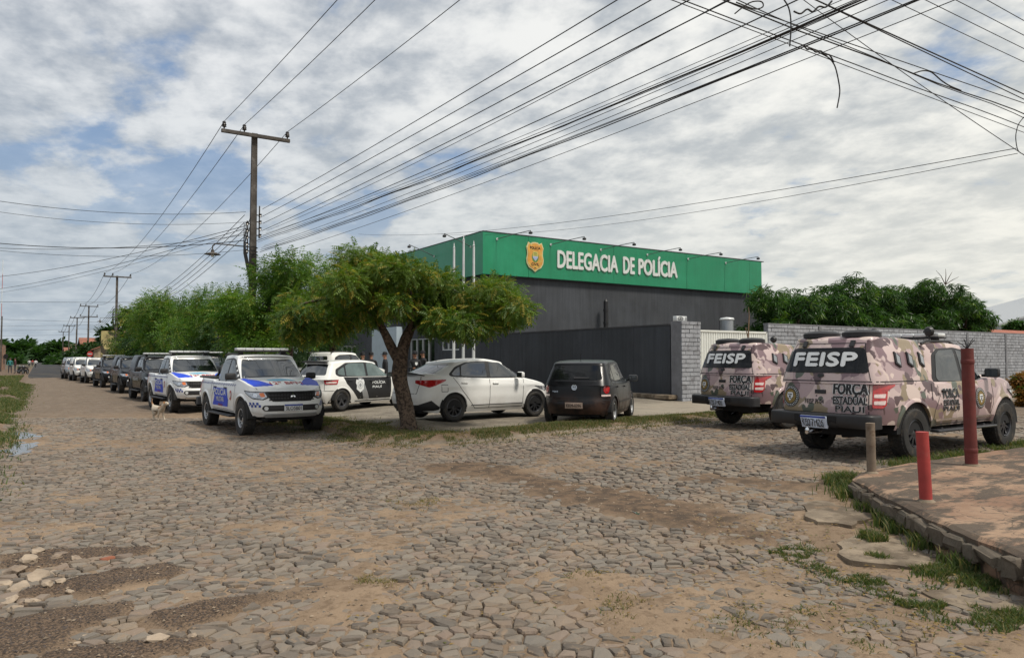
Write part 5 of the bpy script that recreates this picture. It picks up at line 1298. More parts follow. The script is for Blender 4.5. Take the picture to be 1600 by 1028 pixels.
mb = MB(); mb.add([(-5.5, -.6, 5.4), (22, -.6, 10.15), (22, 6, 10.15), (-5.5, 6.4, 5.4), (-5.5, -.6, 5.55), (22, -.6, 10.3), (22, 6, 10.3), (-5.5, 6.4, 5.55)], [(0, 1, 5, 4), (4, 5, 6, 7), (0, 1, 2, 3), (0, 3, 7, 4)]); mb.build('roof', M['silver'], h1)
mb = MB(); mb.box((9, -.12, 4.3), (11, .1, .22)); mb.build('string_course', WHm, h1)
house('tiled_outhouse', 'low house with red clay roof just showing over the block wall at the right', 46, 64, 23.5, 29, 2.9, wmat('outhouse', (.4, .3, .2), (.3, .2, .15)), pm('red_clay_tiles', (.30, .10, .06), .85, var=.25, vs=2, world=True), .55, 'x')
# ------------------------------------------------------------ foliage
def rotz_to(d, roll):
    """rotation matrices taking +x to d (N,3) with a roll about it"""
    d = d/np.linalg.norm(d, axis=1, keepdims=True); up = np.tile([0., 0, 1.], (len(d), 1)); up[np.abs(d[:, 2]) > .95] = [0, 1, 0]
    s_ = np.cross(up, d); s_ /= np.linalg.norm(s_, axis=1, keepdims=True); u = np.cross(d, s_)
    c, s2 = np.cos(roll)[:, None], np.sin(roll)[:, None]
    a = s_*c+u*s2; b = u*c-s_*s2
    return np.stack([d, a, b], -1)
def leaflet(p, d, l, w, droop=.0):
    d = Vector(d).normalized(); n = Vector((0, 0, 1)); s_ = d.cross(n); s_ = s_.normalized() if s_.length > .1 else Vector((0, 1, 0)); p = Vector(p)
    return [p, p+d*l*.5+s_*w/2+Vector((0, 0, -droop*l*.3)), p+d*l+Vector((0, 0, -droop*l)), p+d*l*.5-s_*w/2+Vector((0, 0, -droop*l*.3))]
def tmpl_neem(n=6, L=.30, droop=.55):
    V = []
    for k in range(n):
        t = (k+.7)/n; x = L*t; z = -droop*L*t*t
        for sg in (1, -1): V += leaflet((x, 0, z), (.55, sg, -.35), .078*(1.1-.5*abs(t-.45)), .028, .25)
    V += leaflet((L, 0, -droop*L), (1, 0, -.9), .08, .034)
    return np.array([tuple(v) for v in V])
def tmpl_mango(n=9, L=.20):
    V = []
    for k in range(n):
        a = 2*PI*k/n+.3*(k % 3); e = -.35-.5*((k*7) % 5)/5
        V += leaflet((0, 0, 0), (math.cos(a), math.sin(a), e), L*(.8+.4*((k*3) % 4)/4), .05, .35)
    return np.array([tuple(v) for v in V])
def tmpl_simple(n=7, L=.22):
    V = []
    for k in range(n):
        a = 2*PI*k/n; V += leaflet((.05*math.cos(a*2), .05*math.sin(a*2), 0), (math.cos(a), math.sin(a), .3*math.sin(k*2.4)-.15), L*(.7+.5*((k*3) % 4)/4), L*.42, .3)
    return np.array([tuple(v) for v in V])
def scatter(T, pos, dirs, sc, name, mat, parent):
    Rm = rotz_to(dirs, rng.random(len(pos))*1.2-.6); V = np.einsum('nij,kj->nki', Rm, T)*sc[:, None, None]+pos[:, None, :]
    nv = V.shape[0]*V.shape[1]; tone = np.repeat(rng.random(len(pos)), V.shape[1])
    return npmesh(name, V.reshape(-1, 3), np.arange(nv).reshape(-1, 4), mat, parent, False, {'tone': tone})
def leafmat(name, c1, c2, c3, amt3=.1, rough=.5):
    m = bpy.data.materials.new(name); m.use_nodes = True; nt = m.node_tree; b = nt.nodes['Principled BSDF']
    a = nt.nodes.new('ShaderNodeAttribute'); a.attribute_name = 'tone'; t = a.outputs['Fac']; g = nt.nodes.new('ShaderNodeNewGeometry')
    c = mixc(nt, t, c1, c2); c = mixc(nt, mrange(nt, noise(nt, g.outputs['Position'], .8, 4, .6), .4, .65, 0, .6), c, c2)
    c = mixc(nt, mrange(nt, mth(nt, 'FRACT', mth(nt, 'MULTIPLY', t, 17.3)), 1-amt3, 1-amt3*.8), c, c3)
    nt.links.new(c, b.inputs['Base Color']); b.inputs['Roughness'].default_value = rough; b.inputs['Specular IOR Level'].default_value = .35
    tr = nt.nodes.new('ShaderNodeBsdfTranslucent'); nt.links.new(mixc(nt, 1, c, (1.3, 1.5, .6), 'MULTIPLY'), tr.inputs['Color'])
    ms = nt.nodes.new('ShaderNodeMixShader'); ms.inputs[0].default_value = .35; out = nt.nodes['Material Output']
    nt.links.new(b.outputs[0], ms.inputs[1]); nt.links.new(tr.outputs[0], ms.inputs[2]); nt.links.new(ms.outputs[0], out.inputs['Surface'])
    return m
BK = pm('tree_bark', (.135, .095, .068), .95, var=.35, vs=7, world=True, bump=.05, bs=20, col2=(.045, .031, .022), c2s=16, c2a=.46, c2b=.56)
LNeem = leafmat('neem_leaf', (.024, .072, .012), (.130, .200, .026), (.30, .25, .04), .14)
LNeem2 = leafmat('bright_neem_leaf', (.030, .100, .012), (.115, .205, .022), (.20, .22, .03), .12)
LMango = leafmat('mango_leaf', (.016, .052, .014), (.058, .125, .026), (.12, .19, .035), .10, .4)
LDark = leafmat('dark_leaf', (.016, .044, .013), (.036, .080, .020), (.05, .08, .02), .05)
def limb(mb, pts, r0, r1, n=9):
    pts = [Vector(p) for p in pts]; out = []
    for i in range(len(pts)-1):
        for k in range(4): out.append(pts[i].lerp(pts[i+1], k/4))
    out.append(pts[-1]); m = len(out)
    for i in range(1, m-1): out[i] = out[i]*.6+(out[i-1]+out[i+1])*.2+Vector((random.uniform(-1, 1), random.uniform(-1, 1), 0))*r0*.10
    mb.tube(out, [r0+(r1-r0)*(i/(m-1))**.8 for i in range(m)], n)
def crown_pts(clumps, n, shell=.55):
    C_ = np.array(clumps); vol = C_[:, 3]*C_[:, 4]*C_[:, 5]; pr = vol**.75; pr /= pr.sum()
    ci = rng.choice(len(C_), n, p=pr); d = rng.normal(size=(n, 3)); d /= np.linalg.norm(d, axis=1, keepdims=True)
    r = shell+(1-shell)*rng.random(n)**.6; r = r*(1+.10*rng.normal(size=n))
    pos = C_[ci, :3]+d*r[:, None]*C_[ci, 3:6]
    return pos, d, ci
def clumps_in(cx, cy, cz, rx, ry, rz, n, rr=(.24, .38), flat=.75, seed=0):
    r_ = np.random.default_rng(seed); out = []
    for k in range(n):
        d = r_.normal(size=3); d /= np.linalg.norm(d); q = r_.random()**.4*.86
        s_ = r_.uniform(*rr)*min(rx, ry); out.append((cx+d[0]*q*rx, cy+d[1]*q*ry, cz+d[2]*q*rz, s_, s_, s_*flat))
    return out
def tree(name, label, base, th, clumps, T, n, sc, mat, tr=.16, group=None, droop=-.12, limbs=6, trunk=True):
    t = thing(name, label, 'tree', base, 0, group); cl = [(a-base[0], b-base[1], c-base[2], d, e, f) for a, b, c, d, e, f in clumps]
    pos, d, ci = crown_pts(cl, n); d = d*np.array([1, 1, .6])+np.array([0, 0, droop])+rng.normal(size=d.shape)*.7
    scatter(T, pos, d, sc*(.7+.6*rng.random(n)), 'crown', mat, t)
    if trunk:
        mb = MB(); limb(mb, [(0, 0, -.1), (random.uniform(-.1, .1), random.uniform(-.1, .1), th*.5), (random.uniform(-.15, .15), random.uniform(-.15, .15), th)], tr*1.2, tr*.85); mb.build('trunk', BK, t, True, 60)
        for k in range(min(limbs, len(cl))):
            c = cl[(k*7) % len(cl)]; mb = MB(); s_ = Vector((0, 0, th*.96)); e = Vector(c[:3]); m_ = s_.lerp(e, .5)+Vector((0, 0, .15*(e-s_).length)); limb(mb, [s_, m_, e], tr*.6, tr*.15, 6); mb.build('limb', BK, t, True, 60)
    return t
# the neem in the foreground, trunk traced in its own plane
nb = at(640, 668, .12); nb = Vector((nb.x, nb.y, float(gz(nb.x, nb.y))))
RX = Vector((math.cos(YAW), -math.sin(YAW), 0)); FW = Vector((math.sin(YAW), math.cos(YAW), 0)); D0 = depth(nb.x, nb.y)
def tp_(px, py, dd=0): q = atd(px, py, D0+dd); return q-nb
nm = thing('neem_tree', 'spreading neem tree with forked brown trunk on the grassy corner verge', 'tree', tuple(nb))
mb = MB()
def tline(L, r0, r1, n=14):
    P = [tp_(*p) for p in L]; out = []
    for i in range(len(P)-1):
        for k in range(5): out.append(P[i].lerp(P[i+1], k/5))
    out.append(P[-1]); m = len(out)
    for _ in range(2):
        for i in range(1, m-1): out[i] = (out[i-1]+out[i]*2+out[i+1])/4
    rs = [r0+(r1-r0)*(i/(m-1))**.7 for i in range(m)]
    if r0 > .2: rs[0] = r0*1.75; rs[1] = r0*1.35; rs[2] = r0*1.12
    q = MB(); q.tube(out, rs, n)
    for i, v_ in enumerate(q.v):      # knobbly, furrowed surface
        k = (i % n); f = 1+.07*math.sin(k*2.3+v_[2]*3)+.05*math.sin(v_[2]*9+k); c = out[i//n] if i//n < m else out[-1]
        q.v[i] = tuple(c+(Vector(v_)-c)*f)
    mb.add(q.v, q.f)
tline([(641, 674), (636, 650), (630, 620), (624, 590), (625, 565), (629, 545)], .185, .15)
tline([(626, 570), (612, 545), (602, 522), (590, 500), (578, 480, .5)], .125, .07)
tline([(628, 552), (634, 530), (645, 505, .3), (655, 480, .5)], .15, .08)
mb.build('trunk', BK, nm, True, 60)
def trib(name, L, r0, r1):
    global mb
    mb = MB(); tline(L, r0, r1, 8); mb.build(name, BK, nm, True, 60)
trib('limb', [(650, 492, .4), (690, 478, .2), (740, 468, .4), (785, 460, .3)], .07, .02)
trib('limb', [(652, 486, .5), (668, 455, .9), (690, 435, 1.0)], .06, .02)
trib('limb', [(584, 490, .4), (545, 470, .1), (500, 468, -.2), (470, 475, -.3)], .06, .02)
trib('limb', [(586, 492, .4), (590, 450, .8), (600, 425, .6)], .06, .02)
trib('limb', [(640, 515, .1), (648, 480, -.7), (640, 450, -1.2)], .05, .02)
for a in ((606, 690, -.5), (668, 682, -.2), (650, 690, -.6), (620, 676, .1)): trib('root', [(638, 668, 0), ((638+a[0])/2, 672, a[2]/2), (a[0], a[1]-6, a[2]), (a[0]+(a[0]-638)*.5, a[1]+3, a[2]*1.5)], .09, .02)
ncl = []
r_ = random.Random(5)
for px, py, rx, ry, w in ((600, 430, 62, 30, 9), (545, 448, 55, 34, 7), (490, 470, 48, 34, 6), (470, 500, 28, 20, 3), (650, 440, 50, 32, 7), (690, 462, 46, 36, 7), (735, 462, 46, 32, 6), (780, 470, 40, 26, 5), (805, 468, 20, 18, 2), (625, 468, 55, 24, 7), (535, 495, 46, 28, 5), (700, 495, 45, 24, 4), (745, 492, 40, 18, 3), (700, 505, 26, 12, 2), (520, 506, 36, 12, 3), (775, 495, 22, 16, 2), (490, 506, 36, 14, 4), (455, 495, 20, 22, 3), (700, 508, 34, 12, 3), (740, 504, 30, 12, 3), (570, 410, 40, 14, 4), (620, 412, 36, 12, 3)):
    for k in range(w):
        a = r_.uniform(0, 2*PI); q = r_.random()**.5*.8; s_ = r_.uniform(.22, .42); p = atd(px+rx*q*math.cos(a), py+ry*q*math.sin(a), D0+r_.uniform(-1.5, 1.7)); ncl.append((p.x-nb.x, p.y-nb.y, p.z-nb.z, s_, s_, s_*.72))
pos, d, ci = crown_pts(ncl, 17000, .42); d = d*np.array([1, 1, .5])+np.array([0, 0, -.22])+rng.normal(size=d.shape)*.85
o = scatter(tmpl_neem(5, .22, .35)*.86, pos, d, .75+.5*rng.random(len(pos)), 'crown', LNeem, nm)
# the row of trees along the kerb
T6 = tmpl_neem(4, .30, .3)*1.15; G_ = 'trees along the kerb beyond the neem'
def ptree(name, label, px, topy, D, rx, rz, n, sc, mat, T, group=None, lowz=1.5, cl=16, seed=1, tr=.16, ry=None, flat=.75, trunk=True):
    p = atd(px, 562, D); zt_ = CAMZ+(562-topy)/FPX*D; cz = zt_-rz; g = Hf(p.x, p.y)
    c = clumps_in(p.x, p.y, cz, rx, ry or rx, rz, cl, seed=seed, flat=flat)
    return tree(name, label, (p.x, p.y, g), max(1.2, cz-rz*.6-g), c, T, n, sc, mat, tr, group, trunk=trunk)
ptree('neem_tree', 'tall bright green tree with two pointed tops just right of the utility pole', 450, 378, 26.0, 1.6, 2.2, 5600, 1.0, LNeem2, T6, G_, cl=18, seed=3)
ptree('neem_tree', 'bright green tree whose crown peaks between the pole and the foreground neem', 520, 402, 31, 2.1, 2.1, 4600, 1.0, LNeem2, T6, G_, cl=18, seed=4)
ptree('neem_tree', 'leafy tree that hides the foot of the tall utility pole', 398, 404, 25.2, 1.25, 1.9, 4000, 1.0, LNeem2, T6, G_, cl=18, seed=5)
ptree('neem_tree', 'broad feathery tree left of the utility pole, above the second white and blue pickup', 335, 450, 38, 2.6, 2.0, 6500, 1.15, LNeem2, T6, G_, cl=24, seed=6)
ptree('neem_tree', 'feathery tree above the black canopied pickup', 282, 452, 46, 2.9, 2.3, 5600, 1.4, LNeem2, T6, G_, cl=24, seed=7)
ptree('neem_tree', 'darker tree beside the stained yellow wall', 232, 466, 60, 3.0, 2.7, 4500, 1.9, LNeem, T6, G_, cl=22, seed=8)
ptree('broad_tree', 'dark round tree behind the yellow wall', 207, 478, 88, 3.6, 3.4, 1800, 3.0, LDark, tmpl_simple(), None, cl=20, seed=9)
ptree('street_bush', 'low dark green tree behind the red road sign', 156, 530, 112, 3.4, 2.2, 1100, 3.2, LDark, tmpl_simple(), None, cl=14, seed=10)
ptree('street_bush', 'small dark tree farther along, left of the red road sign', 128, 537, 135, 3.0, 2.0, 800, 3.4, LDark, tmpl_simple(), None, cl=12, seed=11)
# low growth under the row
for k, (px, ty, D, rx) in enumerate(((430, 490, 29, 2.2), (510, 500, 33, 2.4), (360, 500, 36, 2.2), (300, 500, 44, 2.6), (240, 515, 56, 2.6), (215, 525, 74, 3))):
    ptree('hedge_shrub', ['deep green shrub behind the nearest white pickup', 'deep green shrub left of the station entrance', 'deep green shrub behind the second white pickup', 'deep green shrub behind the black pickup with canopy', 'deep green shrub below the darker kerb tree', 'deep green shrub at the foot of the yellow wall'][k], px, ty, D, rx, (562-ty)/FPX*D*.5+.65, 1500, 1.1*D/32, LDark, T6, 'shrubs under the kerb trees', cl=12, seed=30+k, tr=.07)
# mango trees behind the block wall
TM = tmpl_mango(9, .34)
for k, (px, ty, D, rx, rz, n) in enumerate(((1222, 446, 37, 2.4, 2.2, 2300), (1296, 422, 40, 3.1, 2.9, 4000), (1382, 440, 43, 2.4, 2.4, 2000), (1446, 430, 45, 2.8, 2.8, 3000), (1506, 444, 47, 2.0, 2.3, 1700))):
    ptree('mango_tree', ['mango tree at the right end of the station, reaching over the gate', 'tallest round-topped mango tree behind the block wall', 'lower mango tree between the two big ones', 'large mango tree with spiky bare twigs on top', 'mango tree nearest the gabled warehouse'][k], px, ty, D, rx, rz, n, .95, LMango, TM, 'mango trees behind the block wall', cl=26, seed=50+k, flat=.8, tr=.2)
p = atd(1480, 562, 45); tw = MB()
for a, b in ((-.5, .9), (.1, 1.0), (.5, .8), (.9, .5)): tw.tube([(0, 0, 0), (a*.5, 0, b*.6), (a, .1, b)], [.03, .02, .008], 5)
single(tw, 'bare_twigs', BK, 'bare twigs sticking up above the large mango tree', 'twigs', (p.x, p.y, 6.2), -YAW)
ptree('garden_shrub', 'shrub in front of the gabled warehouse', 1578, 497, 60, 1.5, 1.4, 900, 1.6, LMango, tmpl_simple(), None, cl=9, seed=61)
ptree('croton_bush', 'orange-leaved bush at the right edge beyond the camouflage pickup', 1592, 578, 24, .75, .6, 700, .7, leafmat('orange_leaf', (.16, .07, .015), (.26, .12, .02), (.07, .09, .02), .35), tmpl_simple(), None, cl=9, seed=62, trunk=False)
# far woods
def woods(name, pxs, D, base, n, sc):
    P = []; 
    for px, ty in pxs:
        p = atd(px, 562, D); h = (562-ty)/FPX*D+1.6
        for k in range(7): r = D*.012*random.uniform(.7, 1.4); P.append((p.x+random.uniform(-1, 1)*D*.014, p.y+random.uniform(-1, 1)*D*.05, (h-r)*(1-.16*k)+random.uniform(-1, 1)*D*.001, r, r, r*.8))
    pos, d, ci = crown_pts(P, n, .6); o = scatter(tmpl_simple(5, .5), pos, d, sc*(.7+.6*rng.random(n)), name, LDark, None); o['kind'] = 'stuff'; return o
woods('distant_woods', [(x, 537+6*math.sin(x*.11)+4*math.sin(x*.37)) for x in range(-60, 200, 9)], 420, 0, 15000, 7.5)
woods('distant_woods', [(x, 552+2*math.sin(x*.2)) for x in list(range(-60, 22, 7))+list(range(96, 130, 7))], 250, 0, 5000, 4.5)
mb = MB(); mb.prism([(-900, 900), (1500, 900), (1500, 950), (-900, 950)], -1, 9); tag(mb.build('far_hills', pm('far_hills', (.05, .07, .045), .95, world=True, vs=.02, var=.3)), kind='structure')
# ------------------------------------------------------------ grass
def grass(name, pts, hgt, mat, wd=.010, lean=.5):
    n = len(pts); x, y = pts[:, 0], pts[:, 1]; z = gz(x, y)-.005; a = rng.random(n)*2*PI; h = hgt*(.5+rng.random(n)); l = lean*h*(.3+rng.random(n)); b = rng.random(n)*2*PI
    w = wd*(.7+.6*rng.random(n)); dx, dy = np.cos(a)*w, np.sin(a)*w
    p0 = np.stack([x-dx, y-dy, z], -1); p1 = np.stack([x+dx, y+dy, z], -1)
    mx, my = x+np.cos(b)*l*.35, y+np.sin(b)*l*.35; p2 = np.stack([mx+dx*.7, my+dy*.7, z+h*.6], -1); p3 = np.stack([mx-dx*.7, my-dy*.7, z+h*.6], -1)
    p4 = np.stack([x+np.cos(b)*l, y+np.sin(b)*l, z+h], -1)
    V = np.stack([p0, p1, p2, p3, p4], 1).reshape(-1, 3); i = np.arange(n)[:, None]*5
    F = np.concatenate([i+np.array([0, 1, 2]), i+np.array([0, 2, 3]), i+np.array([3, 2, 4])])
    o = npmesh(name, V, F, mat, None, False, {'tone': np.repeat(rng.random(n), 5)}); o['kind'] = 'stuff'; return o
def strip(P, w, n, th=.45, sc=2.2, seed=0):
    out = []; P = [Vector(p[:2]) for p in P]; L = [(b-a).length for a, b in zip(P, P[1:])]; tot = sum(L)
    for (a, b), l in zip(zip(P, P[1:]), L):
        m = int(n*l/tot); t = rng.random(m); s_ = rng.normal(size=m)*w*.45; d = (b-a)/l
        out.append(np.stack([a.x+(b.x-a.x)*t-d.y*s_, a.y+(b.y-a.y)*t+d.x*s_], -1))
    Q = np.concatenate(out); return Q[vnoise(Q[:, 0], Q[:, 1], sc, seed) > th]
GM1 = leafmat('verge_grass', (.050, .078, .022), (.10, .120, .040), (.22, .17, .09), .35, .6)
GM2 = leafmat('lush_grass', (.045, .080, .022), (.095, .128, .040), (.20, .17, .075), .32, .6)
GM3 = leafmat('dry_grass', (.20, .15, .075), (.27, .21, .11), (.10, .11, .04), .2, .7)
grass('verge_grass', strip(VERGE, .95, 60000, .40, 2.0, 3), .05, GM1, .007, .9)
grass('verge_grass', strip(VERGE, 1.1, 16000, .35, 1.5, 4), .035, GM3, .006, 1.4)
lf = np.stack([-1.1-rng.random(60000)**1.3*5.5, 9+rng.random(60000)*75], -1); lf = lf[(vnoise(lf[:, 0], lf[:, 1], .7, 12) > .5)]
grass('roadside_grass', lf, .12, GM2, .014, .7)
lf2 = strip([(-.85, 10.5), (-.95, 14), (-.75, 19), (-.9, 26), (-.8, 40), (-.7, 60)], .55, 26000, .45, 1.2, 14); grass('roadside_grass', lf2, .08, GM2, .010, .9)
kb = [Vector(p)-Vector((.10, .05)) for p in bp_]; grass('kerb_grass', strip([tuple(p) for p in kb[:4]], .15, 3000, .50, 4, 21), .11, GM2, .007, .6)
grass('kerb_grass', strip(px2([(1290, 758), (1330, 752), (1345, 775)], .08), .3, 3600, .35, 3, 22), .09, GM2, .006, .7)
grass('road_weeds', strip(px2([(1215, 838), (1290, 858), (1360, 885), (1430, 905)], .06), .30, 6500, .54, 4, 23), .035, GM2, .005, .8)
grass('road_weeds', strip(px2([(1330, 888), (1400, 910), (1500, 925), (1600, 948)], .06), .34, 7000, .54, 4, 24), .038, GM2, .005, .8)
grass('road_weeds', strip(px2([(1420, 868), (1500, 885), (1590, 900)], .06), .2, 4000, .48, 4, 25), .045, GM2, .005, .8)
grass('road_weeds', strip(px2([(1350, 818), (1375, 826)], .1), .10, 700, .2, 3, 26), .07, GM2, .005, .7); grass('road_weeds', strip(px2([(1355, 843), (1385, 850)], .1), .06, 300, .2, 3, 26), .06, GM2, .005, .7)
grass('kerb_grass', strip(px2([(1370, 735), (1450, 722), (1540, 708), (1640, 693)], .1), .4, 8000, .42, 2, 27), .09, GM2, .007, .6)
for k, (a, b, w, n) in enumerate((((1120, 940), (1180, 955), .25, 700), ((880, 880), (960, 890), .2, 500), ((560, 890), (650, 893), .12, 1100), ((600, 770), (690, 775), .3, 1500), ((940, 925), (1010, 935), .2, 500), ((1300, 960), (1450, 985), .3, 1400), ((1220, 930), (1300, 990), .35, 1400))):
    grass('dry_weeds' if k != 5 else 'road_weeds', strip(px2([a, b], .02), w*1.5, int(n*.55), .5, 6, 40+k), .028, GM3 if k < 5 else GM1, .004, 1.4)
# leaf litter
n = 1500; L_ = np.concatenate([strip(px2([(1180, 800), (1300, 900), (1420, 960), (1560, 1000)], .05), .9, 450, .3, 2, 61), strip(VERGE, 1.3, 1000, .3, 2, 62), strip(px2([(500, 940), (900, 960), (1100, 900)], 0), 1.6, 90, .2, 2, 63)])
n = len(L_); T = np.array([(0, 0, 0), (.02, .011, .004), (.045, 0, .0), (.02, -.011, .003)]); a = rng.random(n)*2*PI
V = np.stack([L_[:, None, 0]+T[None, :, 0]*np.cos(a)[:, None]-T[None, :, 1]*np.sin(a)[:, None], L_[:, None, 1]+T[None, :, 0]*np.sin(a)[:, None]+T[None, :, 1]*np.cos(a)[:, None], (gz(L_[:, 0], L_[:, 1])+.022)[:, None]+T[None, :, 2]], -1)
o = npmesh('fallen_leaves', V.reshape(-1, 3), np.arange(4*n).reshape(-1, 4), leafmat('fallen_leaf', (.22, .13, .05), (.32, .22, .08), (.12, .12, .04), .2), None, False, {'tone': np.repeat(rng.random(n), 4)}); o['kind'] = 'stuff'
# gravel and rubble at the lower left
gp = np.stack([-1.0+rng.random(26000)*3.2, 3.6+rng.random(26000)*5.2], -1); gp = gp[(rng.random(len(gp)) < gravmask(gp[:, 0], gp[:, 1])*.95+.03)]
ico = np.array([(1, 0, 0), (-.8, .5, 0), (-.7, -.6, 0), (0, .1, .8), (.1, .0, -.6)]); fi = np.array([(0, 1, 3), (1, 2, 3), (2, 0, 3)])
n = len(gp); s_ = .005+.009*rng.random(n)**2; a = rng.random(n)*2*PI; V = np.stack([gp[:, None, 0]+(ico[None, :, 0]*np.cos(a)[:, None]-ico[None, :, 1]*np.sin(a)[:, None])*s_[:, None], gp[:, None, 1]+(ico[None, :, 0]*np.sin(a)[:, None]+ico[None, :, 1]*np.cos(a)[:, None])*s_[:, None], gz(gp[:, 0], gp[:, 1])[:, None]+ico[None, :, 2]*s_[:, None]*.8], -1)
F = (np.arange(n)[:, None, None]*5+fi[None]).reshape(-1, 3)
GVm = pm('dark_gravel', (.055, .042, .035), .8, var=.2, vs=30, world=True, isl=.7); o = npmesh('gravel', V.reshape(-1, 3), F, GVm); o['kind'] = 'stuff'
# small chips between the stones
gp = np.stack([-.6+rng.random(9000)*8, 2.6+rng.random(9000)*8], -1); gp = gp[visible(gp[:, 0], gp[:, 1]) & (region(gp[:, 0], gp[:, 1]) == 1)]; n = len(gp)
s_ = .005+.014*rng.random(n)**3; a = rng.random(n)*2*PI; V = np.stack([gp[:, None, 0]+(ico[None, :, 0]*np.cos(a)[:, None]-ico[None, :, 1]*np.sin(a)[:, None])*s_[:, None], gp[:, None, 1]+(ico[None, :, 0]*np.sin(a)[:, None]+ico[None, :, 1]*np.cos(a)[:, None])*s_[:, None], gz(gp[:, 0], gp[:, 1])[:, None]+.006+ico[None, :, 2]*s_[:, None]*.7], -1)
F = (np.arange(n)[:, None, None]*5+fi[None]).reshape(-1, 3); o = npmesh('stone_chips', V.reshape(-1, 3), F, pm('stone_chip', (.22, .17, .12), .9, var=.2, vs=20, world=True, isl=.5)); o['kind'] = 'stuff'
RM = pm('pale_rubble', (.34, .27, .20), .9, var=.25, vs=4, world=True, bump=.01, bs=20, col2=(.20, .15, .11), c2s=3)
for m_ in RK: m_.materials.append(RM)
rocks = [(20, 880, 30), (45, 868, 26), (60, 890, 28), (30, 905, 30), (72, 905, 22), (12, 925, 24), (50, 925, 20), (95, 900, 16), (85, 880, 18), (100, 885, 16), (25, 935, 22), (60, 855, 16), (120, 862, 14), (8, 900, 22), (88, 862, 12), (110, 912, 12)]
RL = ['big pale stone at top left', 'big stone second from the edge, top row', 'large blocky stone at the centre', 'broad stone left in the lower row', 'medium stone right of the centre, lower row', 'stone cut by the photo edge, lower row', 'medium stone at the bottom centre', 'small stone on the right shoulder', 'small stone just above the right shoulder', 'small stone ending the middle row', 'lowest stone', 'small stone at the very top', 'outermost small stone, upper right', 'stone cut by the photo edge, middle row', 'tiny stone near the top right', 'outermost small stone, lower right']
for k, (px, py, w) in enumerate(rocks):
    p = at(px, py, .0); D = depth(p.x, p.y); s_ = w/FPX*D*.60; o = bpy.data.objects.new('rubble_stone', RK[k % 6]); C.objects.link(o)
    o.location = (p.x, p.y, float(gz(p.x, p.y))+s_*.22); o.scale = (s_, s_, s_); o.rotation_euler = (random.uniform(-.3, .3), random.uniform(-.3, .3), random.uniform(0, 6))
    tag(o, RL[k]+' of the rubble heap at the left edge', 'stone', 'rubble heap at the left edge')
for k, (px, py, w) in enumerate(((245, 988, 28), (300, 978, 24), (120, 985, 14), (130, 975, 12), (170, 862, 16), (90, 858, 14))):
    p = at(px, py, .0); D = depth(p.x, p.y); s_ = w/FPX*D*.6; o = bpy.data.objects.new('loose_stone', RK[6+k % 4]); C.objects.link(o); o.location = (p.x, p.y, float(gz(p.x, p.y))+s_*.1); o.scale = (s_, s_, s_*.7); o.rotation_euler = (.1, .1, k)
    tag(o, ['pale flat stone at the bottom of the gravel, left of a similar one', 'pale flat stone at the bottom of the gravel, right of a similar one', 'small stone low on the gravel near the left edge', 'small stone touching another low on the gravel', 'pale chip between rubble heap and brick fragment', 'small pale stone just above the rubble heap'][k], 'stone', 'loose stones on the gravel')
p = at(168, 830, 0.); p = at(170, 864, 0); p = at(168, 863, 0)
mb = MB(); mb.box((0, 0, .02), (.12, .055, .04), bev=.015); q = at(165+0, 865, 0); single(mb, 'brick_fragment', pm('fired_clay', (.25, .09, .05), .9, var=.3, vs=8), 'small reddish brown brick fragment lying on the cobbles at the left', 'brick', (at(168, 862, 0).x, at(168, 862, 0).y, float(gz(at(168, 862, 0).x, at(168, 862, 0).y))), .5)
# standing water
WT = bpy.data.materials.new('puddle_water'); WT.use_nodes = True; b = WT.node_tree.nodes['Principled BSDF']; b.inputs['Base Color'].default_value = (.05, .045, .04, 1); b.inputs['Roughness'].default_value = .04; b.inputs['Specular IOR Level'].default_value = .9
def puddle(pts, z, dz, seed, am=.12):
    Q = dens(px2(pts, z), .08, am, seed); zz_ = float(np.median([gz(*q) for q in Q]))+dz; mb = MB(); mb.prism(Q, zz_-.02, zz_); o = mb.build('puddle', WT); tag(o, kind='structure')
puddle([(5, 684), (30, 674), (62, 680), (60, 694), (45, 706), (20, 712), (8, 700)], -.05, .012, 91, .5)
puddle([(985, 783), (1020, 778), (1060, 786), (1030, 792), (1000, 790)], .05, -.016, 92)
